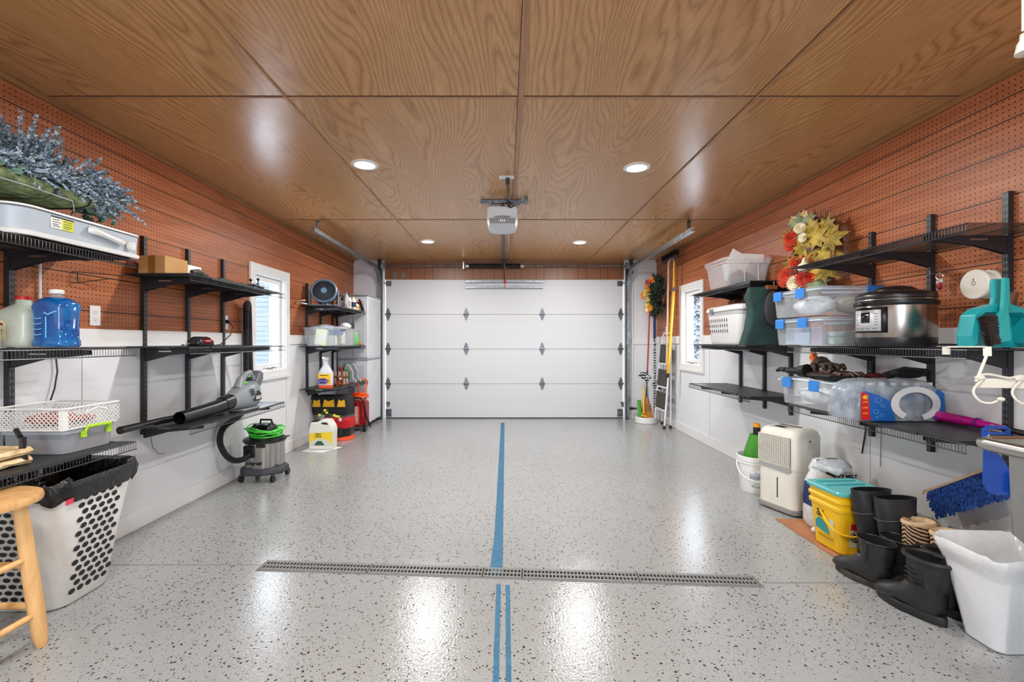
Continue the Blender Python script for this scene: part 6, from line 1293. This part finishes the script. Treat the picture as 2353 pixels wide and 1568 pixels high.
# ================================================================== floor on the boots side
t = thing('white_bucket', 'white plastic bucket with bail handle beside the dehumidifier', 'bucket', (2.04, 3.79, 0))
mb = MB(); mb.lathe([(.120, 0), (.124, .006), (.138, .23), (.146, .232), (.146, .243), (.140, .245), (.148, .252), (.150, .285), (.143, .288), (.139, .27), (.118, .02), (.001, .02)], 40); obj('body', mb, WP, t, smooth=40)
mb = MB(); mb.tube(smoothp([(-.148, .03, .235), (-.172, -.03, .20), (-.165, -.09, .15), (-.09, -.145, .11), (.02, -.165, .12), (.12, -.12, .17), (.148, -.03, .235)]), .0055, 8); obj('bail_handle', mb, WP, t)
mb = arcpatch(-140, -95, .12, .21, .1345); obj('faded_label', mb, m_vary('faded blue print', (150, 168, 190), (226, 228, 232), 60, .6), t, solid=.0006)
mb = arcpatch(-135, -92, .05, .085, .1275); obj('lower_print', mb, m_vary('faded green blue print', (120, 160, 160), (230, 232, 234), 50, .6), t, solid=.0006)
t = thing('green_funnel', 'green tapered container with black neck and amber cap in the white bucket', 'bottle', (2.05, 3.79, .022))
mb = MB(); mb.lathe([(.100, 0), (.108, .22), (.100, .30), (.060, .43)], 28); obj('green_body', mb, mat('grass green', (58, 140, 30), .45), t)
mb = MB(); mb.lathe([(.028, .425), (.027, .49)], 16, (-.01, 0, 0)); obj('black_neck', mb, BLK, t); mb = MB(); mb.lathe([(.026, .488), (.025, .52)], 16, (-.01, 0, 0)); obj('amber_cap', mb, mat('amber', (232, 156, 30), .4), t)
# dehumidifier
t = thing('dehumidifier', 'cream dehumidifier with wire grille face and grey base', 'dehumidifier', (2.05, 3.37, 0), 20)
DH = m_vary('cream appliance plastic', (214, 210, 198), (224, 221, 210), 3, .4)
W2, D2 = .135, .155  # half sizes: x across side face, y along grille face
def dr_(z, e=0, r=.05): return [(x, y, z) for x, y, _ in rr(-W2+e, W2-e, -D2+e, D2-e, 0, r, 5)]
mb = MB(); mb.loft([dr_(.028, .012), dr_(.03, .0), dr_(.31, 0), dr_(.31, .003), dr_(.314, .003), dr_(.314, 0), dr_(.54, .0), dr_(.575, .012), dr_(.592, .035)]); obj('body', mb, DH, t, smooth=50)
mb = MB(); mb.loft([dr_(.008, .02), dr_(.012, -.006), dr_(.040, -.006), dr_(.05, .004)]); obj('grey_base', mb, mat('base grey', (128, 124, 122), .45), t, smooth=50)
mb = MB()
for y in (-.10, .10): mb.cyl((-.06, y, 0), (-.06, y, .014), .012, n=8); mb.cyl((.06, y, 0), (.06, y, .014), .012, n=8)
obj('feet', mb, BLK, t, kind='stuff')
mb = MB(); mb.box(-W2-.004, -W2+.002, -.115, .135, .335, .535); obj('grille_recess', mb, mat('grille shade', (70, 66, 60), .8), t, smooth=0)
mb = MB()
for q in range(18): z = .337+.0117*q; mb.box(-W2-.009, -W2-.004, -.115, .135, z, z+.0045)
for q in range(18): y = -.114+.0145*q; mb.box(-W2-.0105, -W2-.005, y, y+.004, .335, .537)
obj('grille', mb, DH, t, smooth=0)
mb = MB(); mb.prism([(-W2-.006, -.118, .325), (-W2-.006, .135, .325), (-W2-.006, .135, .305), (-W2-.006, -.10, .290), (-W2-.006, -.118, .30)], (.008, 0, 0)); obj('grey_trim', mb, mat('trim mid grey', (156, 156, 156), .4), t, smooth=0)
mb = MB(); mb.box(-W2-.0012, -W2+.001, -.018, -.010, .10, .245); obj('water_window', mb, DK, t, smooth=0)
mb = MB(); mb.obox((-.065, .02, .5935), (.075, .12, .004), RY(-2)); pn = obj('control_panel', mb, mat('panel grey', (176, 178, 178), .35), t, bevel=.002); obj('display', MB().box(-.09, -.04, -.02, .05, .596, .5975), mat('display black', (16, 18, 22)), pn, smooth=0); obj('panel_marks', MB().box(-.03, -.022, -.06, .06, .594, .5962), mat('mark gold', (200, 180, 120), .5), pn, smooth=0)
mb = MB(); mb.box(.02, .045, -.07, .10, .590, .5945); obj('top_vent', mb, mat('vent brown', (60, 52, 46), .6), t, smooth=0)
mb = MB(); mb.prism([(-.02, -D2-.0012, .46), (.06, -D2-.0012, .47), (.06, -D2-.0012, .50), (-.02, -D2-.0012, .51)], (0, .002, 0)); obj('rating_label', mb, mat('label grey', (196, 194, 186), .5), t, smooth=0)
mb = MB(); mb.cyl((.0, -D2-.003, .515), (.0, -D2+.002, .515), .006, n=10); obj('screw', mb, DK, t)
# ice melt bag
IM = NT('printed ice melt film', rough=.4); so = IM.n('SeparateXYZ', i0=IM.objc()); dg_ = IM.math('ADD', (so, 2), IM.math('MULTIPLY', (so, 0), .45))
IM.color(IM.mix(IM.math('MULTIPLY', IM.math('GREATER_THAN', dg_, .09), IM.math('LESS_THAN', dg_, .24)), lin((222, 224, 226)), lin((24, 44, 96))))
IM.bump(IM.noise(IM.objc(), 22.0, 3.0), .5, .02); IM = IM.m
t = thing('ice_melt_bag', 'white and navy ice melt bag slumped between dehumidifier and yellow bucket', 'bag', (2.085, 3.0, .003))
rq = random.Random(14); mb = MB()
def br(z, a, b, sh=0): return [(x+sh+rq.uniform(-.006, .006), y+rq.uniform(-.006, .006), z+rq.uniform(-.006, .006)) for x, y, _ in rr(-a, a, -b, b, 0, .05, 6)]
mb.loft([br(.008, .12, .06), br(.05, .14, .08), br(.2, .145, .075), br(.30, .145, .06), br(.36, .13, .045), br(.40, .13, .03), br(.445, .10, .018, -.01), br(.455, .06, .012, -.01)]); obj('film_bag', mb, IM, t, smooth=70)
mb = MB(); mb.tube([(-.13, -.02, .42), (-.06, -.05, .40), (.0, -.055, .37), (.05, -.05, .40), (.12, -.02, .36)], [.018, .022, .026, .020, .014], 10); mb.ell((-.14, -.07, .02), .025, .02, .02); obj('crumpled_neck', mb, CRY, t, smooth=70)
text('lettering', 'ICE MELT', .030, DK, t, (.055, -.078, .356), (78, 0, 0), ext=.001, bold=.0012); text('lettering', 'MELT', .032, PAPER, t, (-.085, -.093, .245), (85, 0, 0), ext=.001)
mb = MB(); mb.prism([(-.08, -.079, .375), (-.02, -.082, .350), (-.015, -.084, .362), (-.075, -.080, .390)], (0, .001, 0)); obj('dark_strip', mb, DK, t, smooth=0)
# cardboard sheet
tag(obj('cardboard_sheet', MB().prism([(1.83, 3.17, .001), (1.835, 2.57, .001), (2.24, 2.60, .001), (2.22, 3.14, .001)], (0, 0, .004)), m_vary('brown cardboard', (150, 96, 62), (176, 120, 82), 5, .8)), 'flat brown cardboard sheet on the floor under the yellow bucket', 'cardboard')
# yellow litter bucket
t = thing('litter_bucket', 'yellow square litter bucket with teal lid and bail handle', 'bucket', (1.995, 2.725, .006), 3)
YB = m_vary('bucket yellow', (226, 176, 12), (238, 190, 24), 3, .35)
def yr(z, g, r=.04): return rr(-.125-g, .125+g, -.112-g, .112+g, z, r, 5)
mb = MB(); mb.loft([yr(0, -.008), yr(.008, 0), yr(.24, .018), yr(.245, .026), yr(.262, .027), yr(.268, .020), yr(.285, .021), yr(.292, .028), yr(.305, .028), yr(.312, .022), yr(.345, .024)], cap1=True); obj('body', mb, YB, t, smooth=35)
TLd = mat('lid teal', (84, 176, 178), .3)
mb = MB(); mb.loft([yr(.338, .030), yr(.340, .034), yr(.354, .035), yr(.360, .030), yr(.358, .016)]); mb.box(-.12, .12, .012, .024, .356, .366); mb.box(-.12, .12, .085, .10, .356, .366); ld_ = obj('lid', mb, TLd, t, smooth=30)
mb = MB(); mb.tube(smoothp([(-.150, .02, .215), (-.158, -.06, .16), (-.13, -.128, .125), (-.02, -.150, .125), (.08, -.150, .17), (.15, -.12, .21), (.155, .0, .235)]), .0058, 8); obj('bail_handle', mb, YEL, t)
def sideplate(nm, poly, m, par=t, off=.0):  # on the -y face, u = x, follows the flare
    return obj(nm, MB().prism([(x, -.1135-z*.075-off, z) for x, z in poly], (0, -.0008, 0)), m, par, smooth=0)
w_ = sideplate('warning_label', [(-.085, .05), (-.015, .05), (-.015, .185), (-.085, .185)], mat('label off white', (206, 200, 180), .6))
sideplate('warning_red', [(-.083, .148), (-.017, .148), (-.017, .184), (-.083, .184)], mat('label red', (190, 24, 30), .5), w_, .001)
mb = MB(); mb.tube([(-.05+.030*math.cos(a), -.1135-.113*.075-.0018+.0, .113+.030*math.sin(a)) for a in [2*PI*k_/24 for k_ in range(24)]], .0018, 5, closed=True); mb.bar((-.05-.021, -.1240, .113+.021), (-.05+.021, -.1240, .113-.021), .003, .0012); mb.ell((-.053, -.1236, .112), .017, .0012, .012, 12, 6); mb.ell((-.061, -.1236, .124), .008, .0012, .008, 10, 6); obj('warning_symbol', mb, DK, w_)
def xplate(nm, poly, m, par=t, off=.0):  # on the -x face, v = y
    return obj(nm, MB().prism([(-.1265-z*.075-off, y, z) for y, z in poly], (-.0008, 0, 0)), m, par, smooth=0)
ar = xplate('teal_artwork', [(.075, .10), (.075, .135), (.05, .165), (.02, .16), (-.01, .14), (-.03, .105), (-.03, .085)], mat('art teal', (40, 140, 140), .5))
text('lettering', 'TIDY', .024, DK, ar, (-.1435, .03, .205), (86, 0, -90), ext=.0004, bold=.001); text('lettering', 'CATS', .024, DK, ar, (-.1420, .03, .183), (86, 0, -90), ext=.0004, bold=.001)
xplate('pale_artwork', [(-.04, .12), (-.07, .12), (-.07, .18), (-.04, .185)], mat('art pale', (186, 206, 206), .5))
mb = MB(); mb.box(-.1365, -.134, -.06, .05, .062, .074); obj('moulded_slot', mb, mat('slot yellow shade', (170, 124, 8), .6), t, smooth=0)

# ---------------- boots
def boot(nm, lab, loc, rz, H, rs, flat, m, solem, L=.29, wid=.05, open_=True, lining=None, extra=None, tilt=0, solet=.028):
    t = thing(nm, lab, 'boot', loc, rz)
    if tilt: t.rotation_euler[1] = math.radians(tilt)
    # (cy, cz, ring tilt, half width, half length)
    f_ = flat or 1.0; rings = [(0, H, 0, rs[0]*f_, rs[0]*1.12), (0, H*.8, 0, rs[1]*(f_+1)/2, rs[1]*1.12), (.0, H*.55, 0, rs[2]*(f_+2)/3, rs[2]*1.15)]
    k = L/.29
    rings += [(.004, .135, 6, wid*1.0, .062), (.010*k, .108, 26, wid*.98, .078), (.018*k, .090, 40, wid*.98, .088), (.036*k, .078, 55, wid*.98, .084), (.085*k, .067, 74, wid*1.0, .055), (.130*k, .056, 86, wid*1.05, .042), (.170*k, .050, 90, wid*1.02, .034), (.198*k, .046, 90, wid*.80, .024), (.213*k, .044, 90, wid*.35, .010)]
    R = []
    for cy, cz, ti, hw, hl in rings:
        a = math.radians(ti); ax = Vector((0, math.cos(a), math.sin(a)))
        R.append([Vector((hw*math.cos(u), cy, cz))+ax*hl*math.sin(u) for u in [2*PI*q/24 for q in range(24)]])
    for r in R:
        for p in r: p.z = max(p.z, .012)
    mb = MB()
    inner = [[Vector((p.x*.90, p.y*.90, p.z)) for p in R[0]], [Vector((p.x*.88, p.y*.88, p.z)) for p in R[1]], [Vector((p.x*.8, p.y*.8, p.z)) for p in R[2]]]
    mb.loft(R, cap0=False, cap1=True); mb.loft([R[0], inner[0]], False, False); obj('upper', mb, m, t, smooth=60)
    mb = MB(); mb.loft([inner[0], inner[1], inner[2]], False, True); obj('lining', mb, lining or mat('lining black', (12, 12, 13), .9), t, smooth=60)
    prof = []
    for u in [2*PI*q/32 for q in range(32)]:
        y = math.sin(u); x = math.cos(u); w = wid*(1.04 if y > 0 else .90); yy = .139*k*y+.073*k
        prof.append((x*w*(1-.12*(1-abs(x))), yy))
    mb = MB(); mb.loft([[(x*.97, y, 0) for x, y in prof], [(x*1.02, y, .006) for x, y in prof], [(x*1.02, y, solet) for x, y in prof], [(x*.96, y*.99, solet+.004) for x, y in prof]]); obj('sole', mb, solem, t, smooth=40)
    if extra: extra(t, R)
    return t
BR = mat('boot rubber grey black', (44, 45, 46), .5); BL = m_vary('worn black leather', (22, 22, 22), (40, 39, 38), 18, .42); SOLE = m_vary('muddy sole', (26, 26, 25), (74, 66, 56), 26, .8)
def welt(t, R):
    mb = MB(); mb.tube([Vector((p.x*1.02, p.y*1.02, .30+p.y*.2)) for p in R[1]], .0028, 5, closed=True); obj('seam', mb, mat('seam grey', (70, 70, 72), .5), t)
boot('rubber_boot', 'tall dark rubber boot half hidden behind its mate and the yellow bucket', (1.985, 2.535, 0), -88, .405, (.098, .086, .068), .45, mat('boot rubber dark', (32, 33, 34), .5), SOLE, extra=welt, tilt=0)
boot('rubber_boot', 'tall charcoal rubber boot standing foremost between bucket and patterned boots', (2.03, 2.432, 0), -88, .395, (.100, .088, .070), .45, BR, SOLE, extra=welt, tilt=0)
ZEB = NT('tan boot fabric with black stripes', rough=.8); sz_ = ZEB.n('SeparateXYZ', i0=ZEB.objc()); zz = ZEB.math('ADD', ZEB.math('MULTIPLY', ZEB.math('ADD', (sz_, 2), ZEB.math('MULTIPLY', ZEB.math('ABSOLUTE', (sz_, 0)), .7)), 52.0), ZEB.math('MULTIPLY', ZEB.noise(ZEB.objc(), 18.0), 1.6)); ZEB.color(ZEB.ramp(ZEB.math('PINGPONG', zz, .5), [(.22, (26, 20, 16)), (.26, (206, 172, 132))])); ZEB = ZEB.m
def cuff(t, R):
    mb = MB(); top = R[0]; mb.loft([[Vector((p.x*1.04, p.y*1.04, p.z-.010)) for p in top], [Vector((p.x*1.06, p.y*1.06, p.z+.0)) for p in top], [Vector((p.x*.96, p.y*.96, p.z+.008)) for p in top], [Vector((p.x*.7, p.y*.7, p.z-.02)) for p in top]]); obj('tan_cuff', mb, m_vary('tan suede', (190, 160, 122), (214, 186, 150), 30, .9), t, smooth=60)
    mb = MB(); rq = random.Random(5); [mb.tube([(R[1][q][0]*1.03, R[1][q][1]*1.03, .20), (R[1][q][0]*1.2+rq.uniform(-.02, .02), R[1][q][1]*1.2, .16+rq.uniform(-.03, .03))], .003, 4) for q in range(0, 24, 2)]; obj('black_trim', mb, DK, t, kind='stuff')
boot('patterned_boot', 'tan ankle boot with black zebra stripes, nearer the tall rubber boots', (2.055, 2.322, 0), -88, .31, (.066, .062, .060), .85, ZEB, SOLE, L=.26, extra=cuff)
boot('patterned_boot', 'tan ankle boot with black zebra stripes, nearer the white waste bin', (2.095, 2.205, 0), -88, .30, (.068, .064, .060), .85, ZEB, SOLE, L=.26, extra=cuff)
def mud(t, R):
    mb = MB(); mb.tube([Vector((p.x*1.03, p.y*1.03, p.z+.003)) for p in R[0]], .004, 6, closed=True); mb.tube([(-.062, 0, .215), (-.066, .01, .12)], .003, 5); obj('top_binding', mb, BLK, t)
boot('slip_on_boot', 'black pull-on boot with muddy sole, its toe nearest the trench drain', (1.825, 2.295, 0), 14, .225, (.074, .066, .058), .82, BL, SOLE, wid=.056, extra=mud)
boot('slip_on_boot', 'black pull-on boot tucked behind its mate and before the zebra boots', (1.955, 2.315, 0), 10, .225, (.072, .064, .057), .82, BL, SOLE, wid=.054, extra=mud)
def laced(t, R):
    mb = MB()
    for q in range(5):
        z = .085+.024*q; y = .085-.016*q; mb.tube([(-.03, y+.012, z), (0, y+.02, z+.008), (.03, y+.012, z+.004)], .0034, 6)
    mb.tube([(0, .115, .092), (-.03, .13, .088), (-.035, .12, .075), (-.005, .118, .086)], .003, 5); mb.tube([(0, .115, .092), (.03, .135, .085), (.038, .12, .072)], .003, 5); obj('laces', mb, BLK, t)
    mb = MB(); mb.tube([Vector((p.x*1.04, p.y*1.04, p.z)) for p in R[0]], .010, 8, closed=True); obj('padded_collar', mb, BL, t)
    mb = MB()
    for q, z in enumerate((.215, .195, .175, .155)): mb.tube([(-.064, -.02, z), (-.069, .02, z-.006), (-.060, .055, z-.002)], .0035, 5); mb.tube([(.064, -.02, z), (.069, .02, z-.006), (.060, .055, z-.002)], .0035, 5)
    obj('quilted_seams', mb, BL, t)
boot('snow_boot', 'black lace-up snow boot standing foremost beside the white waste bin', (1.842, 2.03, 0), 14, .265, (.078, .072, .062), .85, BL, mat('clean black sole', (26, 26, 27), .5), wid=.056, L=.30, extra=laced, solet=.034)
boot('snow_boot', 'black lace-up snow boot half hidden between its mate and the waste bin', (1.965, 2.075, 0), 10, .26, (.076, .070, .062), .82, BL, mat('clean black sole', (26, 26, 27)), wid=.054, L=.30, extra=laced, solet=.034)
# ---------------- waste bin
t = thing('waste_bin', 'white waste bin with clear white liner before the snow boots', 'waste bin', (2.015, 1.868, 0), 0); t.scale = (.96, .96, .97)
mb = MB(); WB2 = m_vary('waste bin white', (216, 218, 220), (228, 229, 230), 3, .35)
def wr(z, g, r=.05): return rr(-.125-g, .125+g*1.0, -.082-g*.9, .082+g*.9, z, r, 6)
mb.loft([wr(0, -.01, .035), wr(.008, .0, .04), wr(.375, .068, .07), wr(.38, .078, .075), wr(.392, .079, .075)], cap1=False); obj('bin_body', mb, WB2, t, smooth=40)
LNR = m_vary('milky liner film', (216, 218, 220), (236, 237, 238), 9, .22, bump=.25, alpha=.86); rq = random.Random(3)
def lr(z, g, amp): return [(x+rq.uniform(-amp, amp), y+rq.uniform(-amp, amp), z+.010*math.sin(i*.7)*amp*120+rq.uniform(-amp, amp)) for i, (x, y, _) in enumerate(rr(-.125-g, .125+g, -.082-g*.9, .082+g*.9, z, .07, 9))]
mb = MB(); mb.loft([lr(.315, .062, .002), lr(.35, .074, .002), lr(.385, .085, .003), lr(.400, .080, .004), lr(.388, .066, .004), lr(.32, .046, .006), lr(.20, .03, .006), lr(.12, .0, .003)], cap0=False, cap1=True); obj('liner', mb, LNR, t, smooth=70)
# ---------------- little wires and the hanging switch cord
tag(obj('power_cord', MB().tube([(2.352, 3.03, 1.17), (2.35, 3.035, .79)], .0035, 6).tube([(2.352, 3.03, .765), (2.35, 3.05, .6), (2.345, 3.07, .47)], .005, 6), BLK), 'dark cord running down the white wall behind the ice melt bag', 'cord')
tag(obj('thin_wire', MB().tube([(2.353, 2.92, .765), (2.353, 2.93, .42)], .0022, 6), GREYP), 'thin grey wire hanging on the wall next to the dark cord', 'wire')
t = thing('pull_cord_pendant', 'white pull cord with bell-shaped fitting hanging from the ceiling at the photo corner', 'pull cord', (1.565, 1.40, 1.95))
obj('upper_cord', MB().cyl((-.012, 0, .19), (-.012, 0, .525), .004, n=8), CREAM, t); obj('bell_fitting', MB().lathe([(.010, .185), (.016, .182), (.017, .165), (.023, .155), (.028, .125), (.024, .124)], 20), CREAM, t); obj('lower_cord', MB().cyl((.006, 0, -.2), (.006, 0, .15), .005, n=8), CREAM, t)
# ------------------------------------------------------------------ camera and colour
cd = bpy.data.cameras.new('camera'); cam = bpy.data.objects.new('camera', cd); COL.objects.link(cam)
cam.location = (0, 0, CAMZ); cam.rotation_euler = (PI/2, 0, 0)
cd.sensor_width = 36.0; cd.lens = 1072/2353*36.0; cd.shift_x = (1176.5-1162)/2353; cd.shift_y = .0004; cd.clip_start = .05
SC.camera = cam
vs_ = SC.view_settings; vs_.view_transform = 'Standard'; vs_.look = 'None'; vs_.gamma = 1; vs_.use_curve_mapping = False
vs_.exposure = 0.16
SC.cycles.max_bounces = 8; SC.cycles.diffuse_bounces = 4; SC.cycles.glossy_bounces = 3; SC.cycles.transparent_max_bounces = 20; SC.cycles.adaptive_threshold = .05; SC.cycles.adaptive_min_samples = 16; SC.cycles.sample_clamp_indirect = 6
